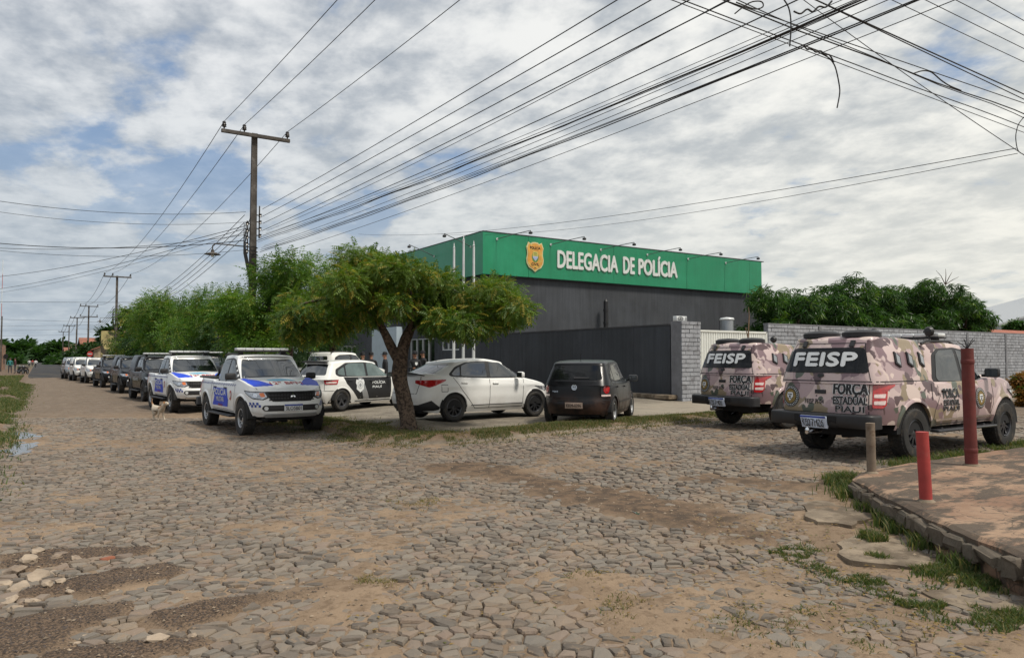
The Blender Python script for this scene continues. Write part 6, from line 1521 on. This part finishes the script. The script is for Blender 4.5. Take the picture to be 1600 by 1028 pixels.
# ------------------------------------------------------------ utility poles
PW = pm('weathered_pole', (.075, .066, .058), .95, var=.3, vs=3, world=True, bump=.008, bs=25, col2=(.13, .12, .11), c2s=2)
INS = pm('dark_insulator', (.025, .02, .018), .3); WR = pm('cable_black', (.012, .012, .013), .6)
def upole(label, x, y, h, w, arms, lamp=True, rack=True):
    t = thing('utility_pole', label, 'utility pole', (x, y, Hf(x, y)), 0, 'utility poles along the street')
    mb = MB(); zs = np.linspace(-.2, h, 9)
    vs = []
    for z in zs:
        k = w*(1.18-.36*z/h); vs += [(-k/2, -k*.4, z), (-k*.18, -k*.30, z), (k*.18, -k*.30, z), (k/2, -k*.4, z), (k/2, k*.4, z), (-k/2, k*.4, z)]
    fs = [(i*6+j, i*6+(j+1) % 6, i*6+6+(j+1) % 6, i*6+6+j) for i in range(8) for j in range(6)]; mb.add(vs, fs+[tuple(48+j for j in range(6))]); mb.build('pole', PW, t)
    for za, L, offs in arms:
        mb = MB(); mb.box((.03, -.16, za), (L, .11, .13), bev=.012); a = mb.build('crossarm', PW, t)
        for o_ in offs:
            mb = MB(); mb.lathe([(.02, 0), (.03, .06), (.085, .09), (.06, .13), (.085, .15), (.06, .2), (.07, .24), (.04, .28), (0, .29)], 12, Matrix.Translation((o_, -.16, za+.065))); mb.build('insulator', INS, a, True, 60)
    if rack:
        for sg, z0, nn in ((-1, h*.56, 5), (1, h*.62, 4)):
            mb = MB(); mb.box((sg*(w/2+.09), -.05, z0+.5), (.04, .04, 1.2)); 
            for k in range(nn): mb.box((sg*(w/2+.03), -.05, z0+.25*k), (.12, .05, .03)); mb.lathe([(.03, -.06), (.065, -.05), (.04, 0), (.065, .05), (.03, .06)], 10, Matrix.Translation((sg*(w/2+.12), -.05, z0+.25*k)))
            o = mb.build('insulator_rack', INS, t)
        mb = MB()
        for k in range(7): z = h*.50+k*.12+random.uniform(-.05, .05); mb.tube([(-w*.62, -.12, z), (0, -w*.62, z+.04), (w*.62, -.1, z), (w*.3, w*.5, z), (-w*.4, w*.5, z)], .018, 5)
        for k in range(6): mb.tube([(-w*.6-.1*(k % 3), -.1, h*.68-.1*k), (-w*.9-.15, -.15, h*.6-.1*k), (-w*.6, -.12, h*.5-.1*k), (-w*.45, -.15, h*.40-.12*k)], .014, 5)
        mb.build('cable_ties', WR, t)
    if lamp:
        z = h*.575; mb = MB(); mb.tube([(-w/2, -.05, z), (-.9, -.05, z+.02), (-1.32, -.05, z+.02), (-1.4, -.05, z-.06), (-1.4, -.05, z-.22)], .022, 7); l = mb.build('lamp_bracket', PW, t, True)
        mb = MB(); mb.lathe([(0, 0), (.05, 0), (.06, -.09), (.27, -.16), (.275, -.175), (.05, -.13)], 20, Matrix.Translation((-1.4, -.05, z-.2))); mb.build('lamp_shade', PW, l, True); mb = MB(); mb.lathe([(.05, -.13), (.07, -.2), (.04, -.26), (0, -.27)], 12, Matrix.Translation((-1.4, -.05, z-.2))); mb.build('bulb', M['lens'], l, True)
    return t
OF = (-1.10, -.40, 1.16)
PL = [(6.54, 27.7, 9.95)]+[(6.4, 82, 9.9), (6.3, 128, 9.8), (6.2, 165, 9.8), (6.1, 205, 9.8), (6.0, 250, 9.8)]
LB = ['tall dark utility pole rising behind the kerb trees, with a bell street lamp', 'second utility pole, standing before the yellow stained wall', 'third utility pole with two crossarms beyond the red sign', 'fourth utility pole down the street', 'fifth utility pole down the street', 'farthest utility pole down the street']
for k, (x, y, h) in enumerate(PL):
    upole(LB[k], x, y, h, .23, [(h-.12, 2.45, OF)]+([(h-1.7, 2.4, (-1.1, .0, 1.1))] if k == 2 else []), k < 2, k < 2)
upole('thin light pole on the left side of the far street', -4.2, 120, 7.5, .2, [], False, False); upole('pale short pole beside the orange house', 5.6, 150, 7.0, .25, [], False, False)
# ------------------------------------------------------------ cables
def wire(label, p, q, sag=.3, r=.009, group=None, name='power_line', n=18, wob=0, cat='cable'):
    p, q = Vector(p), Vector(q); pts = []
    for k in range(n+1):
        t = k/n; v_ = p.lerp(q, t); v_.z -= 4*sag*t*(1-t)
        if wob: v_ += Vector((math.sin(t*31+p.x)*wob, math.sin(t*23)*wob, math.sin(t*41+q.y)*wob))
        pts.append(v_)
    mb = MB(); mb.tube(pts, r, 5, False); o = mb.build(name, WR, None, True, 80); tag(o, label, cat, group); return o
G2 = 'high-voltage lines on top of the street poles'; nmz = {-1.10: 'leftmost', -.40: 'middle', 1.16: 'rightmost'}
PT = [(x, y-.16, h+.22+Hf(x, y)) for x, y, h in PL]
for o_ in OF:
    wire(nmz[o_]+' of the three high lines from the tall pole up over the crossing', (PT[0][0]+o_, PT[0][1], PT[0][2]), (6.6+o_, -28, 10.1), .75, .010, G2, n=24)
    for k in range(5):
        wire(nmz[o_]+' high line between '+['the tall pole and the second pole', 'the second and third poles', 'the third and fourth poles', 'the fourth and fifth poles', 'the two farthest poles'][k], (PT[k][0]+o_, PT[k][1], PT[k][2]), (PT[k+1][0]+o_, PT[k+1][1], PT[k+1][2]), 1.0, .012+.006*k, G2)
G3 = 'bare low-voltage lines along the street poles'
for k, (z, dx) in enumerate(((7.25, .30), (6.98, .30), (6.72, .32), (6.45, .3))):
    wire('line from right rack of tall pole to top edge, '+['topmost', 'second', 'third', 'lowest'][k]+' of four', (6.54+dx, 27.6, z-.1), (6.7+dx+.05*k, -28, z), .45, .009, G3, n=24)
    wire('line from left rack of tall pole to second pole, '+['topmost', 'second', 'third', 'lowest'][k]+' of four', (6.25, 27.8, z-.35), (6.15, 82, z-.4), 1.1, .012, G3)
    wire('thin line between the second and third poles, '+['topmost', 'second', 'third', 'lowest'][k]+' of four', (6.15, 82, z-.4), (6.1, 128, z-.4), .9, .02, G3)
def pw(label, a, b, z, ea=3, eb=8, sag=.15, r=.010, group=None, wob=0, z2=None):
    A = at(*a, z); B = at(*b, z2 or z); d = (B-A).normalized(); return wire(label, A-d*ea, B+d*eb, sag, r, group, n=30, wob=wob)
G4 = 'telephone cables bundled from the tall pole over the crossing'
for k, (px, py, z, z0, r, wob) in enumerate(((1300, 0, 6.2, 5.95, .011, .01), (1296, 0, 6.2, 5.90, .007, .02), (1306, 0, 6.2, 5.98, .007, .0), (1288, 0, 6.2, 6.05, .006, .0), (1386, 0, 6.2, 5.55, .010, .01), (1380, 0, 6.15, 5.62, .007, 0), (1372, 3, 6.2, 5.70, .006, 0), (1195, 4, 6.2, 6.15, .009, .0), (1440, 0, 6.1, 5.3, .006, 0), (1310, 0, 6.25, 5.78, .006, 0), (1340, 0, 6.2, 5.66, .006, 0), (1270, 0, 6.3, 6.25, .005, 0), (1100, 0, 6.3, 6.35, .006, 0))):
    A = Vector((6.62+.03*k, 27.5, z0)); B = at(px, py, z); d = B-A
    wire('cable from tall pole up to the crossing, '+['thickest of the upper bundle', 'second thickest of the upper bundle', 'thin one of the upper bundle', 'uppermost thin one', 'thickest of the lower bundle', 'thin one beside the lower bundle', 'thinnest of the lower bundle', 'the single one ending in a knotted clamp', 'lowest and farthest to the right', 'thin one hugging the upper bundle from below', 'lone one between the two bundles', 'thin one above the upper bundle', 'highest and farthest to the left'][k], A, A+d*1.28, .25, r, G4, n=30, wob=wob)
G5 = 'cables crossing the top right corner'
for k, (a, b, r, wob) in enumerate((((1067, 0), (1600, 197), .009, .006), ((1127, 0), (1600, 178), .011, .018), ((1150, 0), (1600, 184), .008, .02), ((1277, 0), (1600, 146), .011, 0), ((1285, 4), (1600, 154), .009, 0), ((1052, 0), (1600, 206), .007, 0), ((1232, 34), (1600, 160), .008, 0))):
    pw('cable sloping to the right edge, '+['with the hanging loose end', 'thickest and most tangled', 'thin one twisted with the thickest', 'uppermost thin one', 'second thin one from above', 'lowest thin one', 'thin one just above the tangled cable'][k], a, b, 6.6, 6, 14, .02, r, G5, wob)
for k, (a, b) in enumerate((((1405, 0), (1600, 92)), ((1457, 0), (1600, 71)), ((1504, 0), (1600, 50)), ((1552, 0), (1600, 27)))): pw('thin high line in the top right corner, '+['lowest', 'second lowest', 'second highest', 'highest'][k]+' of four', a, b, 10.1, 20, 30, .1, .010, 'high lines of the side street')
pw('fine service wire slanting down to the right edge through the clouds', (1285, 19), (1588, 234), 6.5, 1, .2, .05, .006, None, 0, 4.9)
wire('upper long service wire from the right edge to behind the foreground neem', at(1588, 232, 5.2), atd(560, 366, 46), .55, .007, 'long service wires over the station'); wire('lower long service wire from the right edge over the station roof', at(1590, 240, 5.15), atd(690, 366, 44), .5, .006, 'long service wires over the station')
mb = MB()
def hang(label, L, z, r):
    P = [at(*L[0], z)]; D = depth(P[0].x, P[0].y); P += [atd(px, py, D) for px, py in L[1:]]; Q = []
    for i in range(len(P)-1):
        for k in range(4): Q.append(P[i].lerp(P[i+1], k/4))
    Q.append(P[-1])
    for _ in range(3):
        for i in range(1, len(Q)-1): Q[i] = (Q[i-1]+Q[i]*2+Q[i+1])/4
    mb = MB(); mb.tube(Q, r, 5); o = mb.build('loose_cable', WR, None, True, 80); tag(o, label, 'cable')
hang('frayed cable end hanging from the knotted cable at top right', [(1262, 76), (1280, 82), (1298, 92), (1306, 105), (1311, 130), (1313, 145), (1308, 169)], 6.55, .011)
hang('short cable end dropping straight down from the cable crossing', [(1225, 0), (1233, 12), (1236, 30), (1236, 52), (1234, 73)], 6.3, .010)
hang('looped cable hanging at the right edge of the sky', [(1600, 183), (1590, 195), (1586, 215), (1590, 238), (1600, 242)], 6.5, .009)
hang('slack curl of cable rising above the tangled bundle at right', [(1428, 115), (1442, 110), (1456, 112), (1470, 126), (1484, 135), (1502, 142)], 6.6, .012)
hang('coiled cable with clamp near the top edge', [(1148, 22), (1160, 12), (1175, 2), (1192, 2), (1194, 12), (1180, 16), (1165, 10), (1150, 4)], 6.4, .010)
hang('knotted splice on the cable above the hanging end', [(1255, 70), (1262, 80), (1268, 74), (1275, 84), (1282, 78), (1290, 88), (1296, 84), (1303, 98)], 6.55, .013)
hang('tangle of short cables at the crossing point', [(1240, 18), (1252, 24), (1262, 12), (1270, 22), (1280, 8), (1290, 14), (1300, 2)], 6.3, .013)
G6 = 'cables crossing the street to the left'
for k, (y0, y1, z, r) in enumerate(((330, 304, 7.0, .009), (346, 321, 6.7, .007), (375, 371, 6.1, .014), (366, 379, 6.2, .010), (352, 426, 6.5, .012), (356, 446, 6.4, .012), (362, 452, 6.3, .008), (390, 382, 5.7, .007))):
    A = Vector((6.25, 27.6, CAMZ+(562-y0)/FPX*26.6)); B = at(0, y1, z); wire('cable from the tall pole to the left edge of the sky, number %s from the top' % ['one', 'two', 'four', 'five', 'six', 'seven', 'eight', 'three and a half'][k] if 0 else 'cable from tall pole to left edge, '+['highest', 'thin one under the highest', 'thick one at mid height', 'the one crossing the thick one', 'upper one sagging over the second pole', 'lower one sagging over the second pole', 'thin lowest one', 'thin one just below the thick one'][k], A, A+(B-A)*1.25, .35, r, G6, n=24)
for k, (a, b, z) in enumerate((((0, 469), (222, 472), 8.), ((0, 497), (150, 503), 8), ((0, 508), (150, 507), 8), ((0, 515), (140, 514), 8), ((0, 524), (130, 522), 7.5), ((0, 532), (130, 530), 7))): pw('thin wire crossing the far street, '+['highest', 'second', 'third', 'fourth', 'fifth', 'lowest'][k]+' of six', a, b, z, 30, 2, .2, .018, 'wires across the far street')
# ------------------------------------------------------------ road signs, mast
def rsign(label, px, py, D, r, front, back=False):
    p = atd(px, py, D); g = Hf(p.x, p.y); t = thing('road_sign', label, 'road sign', (p.x, p.y, g), -YAW)
    mb = MB(); mb.tube([(0, .03, 0), (0, .03, p.z-g+r*.6)], .035, 8); mb.build('post', M['silver'], t, True)
    T = Matrix.Translation((0, 0, p.z-g)) @ Euler((R(90), 0, 0)).to_matrix().to_4x4()
    mb = MB(); mb.lathe([(0, -.01), (r, -.01), (r, .01), (0, .01)], 28, T); f = mb.build('disc', front, t)
    if not back: mb = MB(); mb.box((0, -.013, p.z-g), (r*1.45, .004, r*.34)); mb.build('white_bar', M['wvinyl'], f)
rsign('round red no-entry sign with white bar beside the parked pickups', 140.5, 553, 92, .36, pm('sign_red', (.62, .06, .045), .5))
rsign('round black sign seen from behind at the left edge', 9, 557, 105, .36, M['black'], True)
RWm = pm('mast_red', (.45, .12, .1), .6); p = atd(2, 500, 500); t = thing('radio_mast', 'very thin distant red and white radio mast at the left edge', 'mast', (p.x, p.y, 0))
for k in range(7): mb = MB(); mb.tube([(0, 0, 10*k), (0, 0, 10*k+9.98)], .16, 4); mb.build('mast_section', RWm if k % 2 else M['wvinyl'], t)
# ------------------------------------------------------------ people
SK = pm('skin', (.30, .15, .095), .6, var=.05); UB = pm('black_uniform', (.014, .014, .017), .85, var=.25, vs=8); HRm = pm('dark_hair', (.015, .01, .008), .7)
def skin(verts, edges, radii, name, mats, assign, parent, sub=1, root=0):
    me = bpy.data.meshes.new(name); me.from_pydata([tuple(v) for v in verts], edges, []); o = bpy.data.objects.new(name, me); C.objects.link(o)
    bpy.context.view_layer.objects.active = o
    m1 = o.modifiers.new('skin', 'SKIN'); m1.use_smooth_shade = True; m2 = o.modifiers.new('sub', 'SUBSURF'); m2.levels = sub; m2.render_levels = sub
    if not me.skin_vertices: 
        bm = bmesh.new(); bm.from_mesh(me); bm.verts.layers.skin.verify(); bm.to_mesh(me); bm.free()
    for i, r in enumerate(radii):
        s_ = me.skin_vertices[0].data[i]; s_.radius = (r, r) if not isinstance(r, tuple) else r; s_.use_root = (i == root)
    dg = bpy.context.evaluated_depsgraph_get(); ev = o.evaluated_get(dg); nm_ = bpy.data.meshes.new_from_object(ev)
    o.modifiers.clear(); o.data = nm_; nm_.name = name; bpy.data.meshes.remove(me); nm_.materials.clear()
    for m in mats: nm_.materials.append(m)
    for p in nm_.polygons: p.material_index = assign(p.center); p.use_smooth = True
    o.parent = parent; return o
def person(label, loc, rz, top, bot, cap=False, arms='down', group=None, seated=False, shoe=None):
    t = thing('person', label, 'person', loc, rz, group)
    V = [(0, 0, .96), (0, 0, 1.14), (.01, 0, 1.32), (0, 0, 1.46), (.01, 0, 1.52), (.02, 0, 1.60), (.02, 0, 1.70)]; Rr = [(.155, .12), (.145, .105), (.175, .115), (.085, .08), (.055, .055), (.078, .09), (.07, .08)]
    E_ = [(i, i+1) for i in range(6)]
    for sg in (1, -1):
        b = len(V)
        if seated: leg = [(.02, sg*.10, .90), (.42, sg*.17, .86), (.36, sg*.18, .45), (.50, sg*.18, .40)]
        else: leg = [(0, sg*.10, .88), (.02, sg*.12, .48), (-.02, sg*.13, .09), (.13, sg*.15, .04)]
        V += leg; Rr += [(.09, .09), .062, .045, .04]; E_ += [(0, b), (b, b+1), (b+1, b+2), (b+2, b+3)]
        b = len(V)
        if arms == 'front': arm = [(0, sg*.19, 1.40), (.02, sg*.25, 1.14), (.22, sg*.14, 1.10), (.30, sg*.05, 1.12)]
        elif arms == 'bars': arm = [(0, sg*.19, 1.40), (.2, sg*.28, 1.20), (.42, sg*.30, 1.10), (.48, sg*.30, 1.10)]
        else: arm = [(0, sg*.19, 1.40), (-.02, sg*.25, 1.12), (.05, sg*.26, .88), (.07, sg*.25, .78)]
        V += arm; Rr += [.06, .045, .033, .032]; E_ += [(2, b), (b, b+1), (b+1, b+2), (b+2, b+3)]
    hz = arm[3]
    def asg(c):
        if c.z > 1.475: return 0
        if abs(c.y-hz[1]) < .1 and (Vector((c.x, abs(c.y), c.z))-Vector((hz[0], abs(hz[1]), hz[2]))).length < .09: return 0
        if c.z < .10 and not seated: return 3
        return 1 if c.z > .93 or abs(c.y) > .21 else 2
    V2 = [(x, y, z) for x, y, z in V]
    o = skin(V2, E_, Rr, 'body', [SK, top, bot, shoe or M['black']], asg, t)
    mb = MB()
    if cap: mb.lathe([(.103, 1.655), (.105, 1.70), (.085, 1.765), (0, 1.79)], 16, Matrix.Translation((.015, 0, 0))); mb.box((.12, 0, 1.675), (.13, .14, .015), bev=.006)
    else: mb.lathe([(.096, 1.64), (.102, 1.70), (.08, 1.76), (0, 1.785)], 16, Matrix.Translation((0, 0, 0)))
    mb.build('cap' if cap else 'hair', UB if cap else HRm, t, True)
    mb = MB(); mb.box((.118, 0, 1.615), (.04, .028, .05), bev=.01); 
    for sg in (1, -1): mb.box((.03, sg*.088, 1.61), (.04, .02, .055), bev=.008)
    mb.build('nose_and_ears', SK, t, True)
    mb = MB()
    for sg in (1, -1): mb.box((.098, sg*.035, 1.64), (.02, .025, .012))
    mb.box((.102, 0, 1.565), (.012, .045, .01)); mb.build('eyes_and_mouth', HRm, t)
    return t
def pz(px, D): p = atd(px, 562, D); return (p.x, p.y, float(gz(p.x, p.y)))
GO_ = 'police officers standing at the station entrance'
to_left = PI-YAW; cam_ang = math.atan2(-math.cos(YAW), -math.sin(YAW))
person('officer in black uniform and cap seen in profile, left of the neem trunk', pz(602, 29.5), to_left+.3, UB, UB, True, 'down', GO_)
person('leftmost officer in black, standing behind the white pickup roof', pz(567, 30.5), to_left+1.2, UB, UB, True, 'front', GO_)
person('officer in black turned away, second from the left', pz(580, 31.0), to_left-1.3, UB, UB, True, 'front', GO_)
o = person('officer in black vest with pale chest patch, right of the neem trunk', pz(648, 28.5), cam_ang+.4, UB, UB, True, 'front', GO_)
mb = MB(); mb.box((.20, 0, 1.28), (.06, .22, .2), bev=.02); mb.build('vest', UB, o); mb = MB(); mb.prism([(-.05, .06), (.05, .06), (.05, -.02), (0, -.07), (-.05, -.02)], 0, .01, Matrix.Translation((.232, 0, 1.28)) @ Euler((R(90), 0, R(90))).to_matrix().to_4x4()); mb.build('chest_patch', M['wvinyl'], o)
person('officer in black standing half hidden behind the vested one', pz(661, 30.0), cam_ang-.9, UB, UB, True, 'down', GO_)
TE = pm('teal_shirt', (.03, .17, .17), .8); DKs = pm('maroon_shirt', (.07, .02, .025), .8); WS = pm('white_shirt', (.6, .6, .6), .8); JN = pm('dark_jeans', (.03, .035, .05), .9)
person('person in teal shirt standing at the roadside on the left', pz(16, 84), cam_ang+.6, TE, JN, False, 'down')
person('person in dark clothes standing beside the parked motorbikes', pz(24, 82), cam_ang-1, DKs, JN, False, 'down')
def motorbike(label, x, y, rz, col, group='motorbikes at the left roadside'):
    t = thing('motorbike', label, 'motorbike', (x, y, Hf(x, y)+.05), rz, group)
    for wx_ in (.62, -.62):
        T = Matrix.Translation((wx_, 0, .3)) @ Euler((R(-90), 0, 0)).to_matrix().to_4x4(); mb = MB(); mb.lathe([(.22, -.04), (.27, -.05), (.30, -.03), (.305, 0), (.30, .03), (.27, .05), (.22, .04), (.22, -.04)], 24, T); w_ = mb.build('wheel', M['rubber'], t, True)
        mb = MB(); 
        for k in range(6): mb.box((0, 0, 0), (.44, .012, .012), M=T @ Matrix.Rotation(k*PI/6, 4, 'Z'))
        mb.tube([(wx_, -.06, .3), (wx_, .06, .3)], .04, 8); mb.build('spokes', M['alloy'], w_)
    mb = MB(); mb.tube([(.62, .07, .3), (.42, .07, .85), (.38, .07, .98)], .025, 6); mb.tube([(.62, -.07, .3), (.42, -.07, .85), (.38, -.07, .98)], .025, 6); mb.tube([(.36, -.35, 1.04), (.40, 0, .98), (.36, .35, 1.04)], .015, 6); mb.tube([(-.62, 0, .3), (0, 0, .35), (.38, 0, .85)], .035, 6); mb.build('frame', M['black'], t, True)
    mb = MB(); mb.box((.0, 0, .42), (.36, .26, .3), bev=.06); mb.tube([(.1, -.13, .35), (-.2, -.16, .28), (-.75, -.16, .38)], .045, 8); mb.build('engine', M['dkalloy'], t, True)
    mb = MB(); mb.box((.18, 0, .76), (.42, .26, .2), bev=.08, ry=-.1); mb.box((.62, 0, .63), (.3, .12, .03), bev=.01); mb.box((-.55, 0, .66), (.35, .16, .1), bev=.04); mb.build('tank', col, t, True)
    mb = MB(); mb.box((-.3, 0, .80), (.62, .24, .08), bev=.035); mb.build('seat', M['black'], t, True); mb = MB(); mb.lathe([(0, .06), (.08, .05), (.09, 0), (0, -.02)], 12, Matrix.Translation((.50, 0, .88)) @ Euler((0, R(90), 0)).to_matrix().to_4x4()); mb.build('headlight', M['lampg'], t, True)
    return t
a = pz(34, 83); motorbike('dark motorbike parked nearest the standing people', a[0], a[1], -1.2, M['black']); a = pz(40, 81); motorbike('black motorbike parked rightmost at the roadside', a[0], a[1], -1.9, M['dkblue']); a = pz(30, 86); motorbike('green-tanked motorbike parked behind the other two', a[0], a[1], -1.4, pm('lime_tank', (.12, .25, .03), .4))
for k, (px, D, c, l) in enumerate(((56, 150, WS, 'white-shirted rider coming up the far road'), (46, 165, WS, 'rider in white farther left on the far road'), (51, 185, pm('red_shirt', (.35, .05, .04), .8), 'rider in red on the far road, between the two in white'))):
    p = atd(px, 562, D); motorbike('motorbike ridden by the '+l.replace(' coming', ' and coming'), p.x, p.y, -PI/2, M['black'], 'motorbikes coming up the far road'); q = person(l, (p.x, p.y+.25, Hf(p.x, p.y)-.02), -PI/2, c, JN, False, 'bars', 'riders on the far road', True)
# ------------------------------------------------------------ dog
DGm = pm('white_fur', (.50, .43, .34), .9, var=.15, vs=15, bump=.006, bs=70, col2=(.26, .13, .055), c2s=3.2, c2a=.52, c2b=.60)
p = at(246, 655, -.03); dg = thing('dog', 'small white and tan dog trotting beside the second white and blue pickup, tail up', 'dog', (p.x, p.y, float(gz(p.x, p.y))+.005), R(-62))
V = [(0, 0, .34), (.13, 0, .33), (.22, 0, .37), (.30, 0, .45), (.37, 0, .48), (.46, 0, .455), (-.14, 0, .35), (-.20, 0, .40), (-.26, 0, .50), (-.24, 0, .60)]
Rr = [(.075, .07), (.09, .085), (.075, .07), .05, .06, .026, (.075, .07), .03, .016, .010]; E_ = [(0, 1), (1, 2), (2, 3), (3, 4), (4, 5), (0, 6), (6, 7), (7, 8), (8, 9)]
for (x, y, f) in ((.15, .055, .07), (.15, -.055, -.05)): b = len(V); V += [(x, y, .25), (x-.02+f*.4, y, .15), (x+f, y, .05), (x+f+.03, y, .015)]; Rr += [.035, .023, .016, .018]; E_ += [(1, b), (b, b+1), (b+1, b+2), (b+2, b+3)]
for (x, y, f) in ((-.15, .055, -.05), (-.15, -.055, .08)): b = len(V); V += [(x+.03, y, .26), (x+.05+f*.3, y, .19), (x-.04+f, y, .12), (x-.01+f, y, .03), (x+.03+f, y, .015)]; Rr += [.05, .033, .017, .014, .017]; E_ += [(6, b), (b, b+1), (b+1, b+2), (b+2, b+3), (b+3, b+4)]
skin(V, E_, Rr, 'body', [DGm], lambda c: 0, dg, 2)
TN_ = pm('tan_fur', (.26, .13, .055), .9); mb = MB()
for sg in (1, -1): mb.add([(.36, sg*.03, .53), (.33, sg*.075, .53), (.37, sg*.085, .46), (.385, sg*.05, .50), (.345, sg*.06, .505)], [(0, 1, 4), (1, 2, 4), (2, 3, 4), (3, 0, 4), (0, 3, 2, 1)])
mb.build('ears', TN_, dg); mb = MB(); mb.box((.487, 0, .46), (.02, .025, .02), bev=.006)
for sg in (1, -1): mb.box((.412, sg*.034, .495), (.014, .012, .014), bev=.003)
mb.build('nose_and_eyes', HRm, dg)
# ------------------------------------------------------------ parked vehicles
HW = {}
G1 = 'pickups parked in the line along the cobbled street'
pickup('pickup_truck', 'white and blue police pickup nearest the camera, 12º BPM on the bonnet, plate SLO5B01', (4.57, 18.45, Hf(4.5, 18)-.01), R(-86.8), 'white', G1, 'pm')
pickup('pickup_truck', 'white and blue police pickup second in the line, next to the walking dog', (4.30, 26.95, Hf(4.3, 27)+.01), R(-86.1), 'white', G1, 'pm', det=False, tag_txt='SLO4H72')
pickup('pickup_truck', 'black police pickup with canopy and light bar, third in the kerbside line', (4.35, 34.4, Hf(4, 34)), R(-87), 'dkblue', G1, 'pc', canopy=True, det=False, tag_txt='PIR6D18')
pickup('pickup_truck', 'dark grey pickup mostly hidden between the two black ones in the line', (4.25, 43.2, Hf(4, 43)), R(-88), 'dkblue', G1, None, canopy=True, bar=False, det=False, tag_txt='PIT0B33')
pickup('pickup_truck', 'black pickup with white light bar and pale number plate, below the yellow stained wall', (4.0, 52.5, Hf(4, 52)), R(-86), 'dkblue', G1, None, det=False, tag_txt='PIV2C51')
pickup('pickup_truck', 'white pickup right behind the farther black pickup with the light bar', (3.65, 62., Hf(3, 62)), R(-87), 'cream', G1, None, bar=False, det=False, tag_txt='QRN5A90')
pickup('pickup_truck', 'white pickup with canopy, last but one in the line', (3.15, 69., Hf(3, 69)), R(-87), 'cream', G1, None, canopy=True, bar=False, det=False, tag_txt='QRN5A91')
pickup('pickup_truck', 'silver grey pickup at the far end of the line', (2.75, 76., Hf(3, 76)), R(-87), 'silver', G1, None, canopy=True, bar=False, det=False, tag_txt='QRN5A92')
pickup('pickup_truck', 'dark pickup under the trees, seen between the two white and blue ones', (6.9, 36., Hf(7, 36)), R(-80), 'dkblue', None, None, det=False, tag_txt='QRN5A95')
pickup('pickup_truck', 'white pickup with dark side windows behind the black and white hatchback', (9.6, 27.4, Hf(9.6, 27.4)), R(22), 'cream', None, None, canopy=False, bar=False, tonneau=False, det=False, tag_txt='QRN5A97')
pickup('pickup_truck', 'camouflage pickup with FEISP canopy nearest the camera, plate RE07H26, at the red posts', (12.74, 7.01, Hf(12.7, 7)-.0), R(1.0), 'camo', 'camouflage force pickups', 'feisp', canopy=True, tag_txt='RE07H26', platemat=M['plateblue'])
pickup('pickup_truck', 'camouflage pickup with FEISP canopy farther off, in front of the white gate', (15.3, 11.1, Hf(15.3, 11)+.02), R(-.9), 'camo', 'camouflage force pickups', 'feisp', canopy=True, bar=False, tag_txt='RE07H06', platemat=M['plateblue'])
sedan((9.44, 16.35, Hf(9.3, 16.4)+.06), R(5.9))
hatch('dark', 'dusty black hatchback with round red lamps and plate KKM-0396, parked half on the verge', (11.57, 14.28, Hf(11.5, 14.3)+.03), R(38.9))
hatch('police', 'black and white police hatchback with badge on the rear door, left of the tree trunk', (8.33, 22.09, Hf(8.3, 22)+.05), R(23.7))
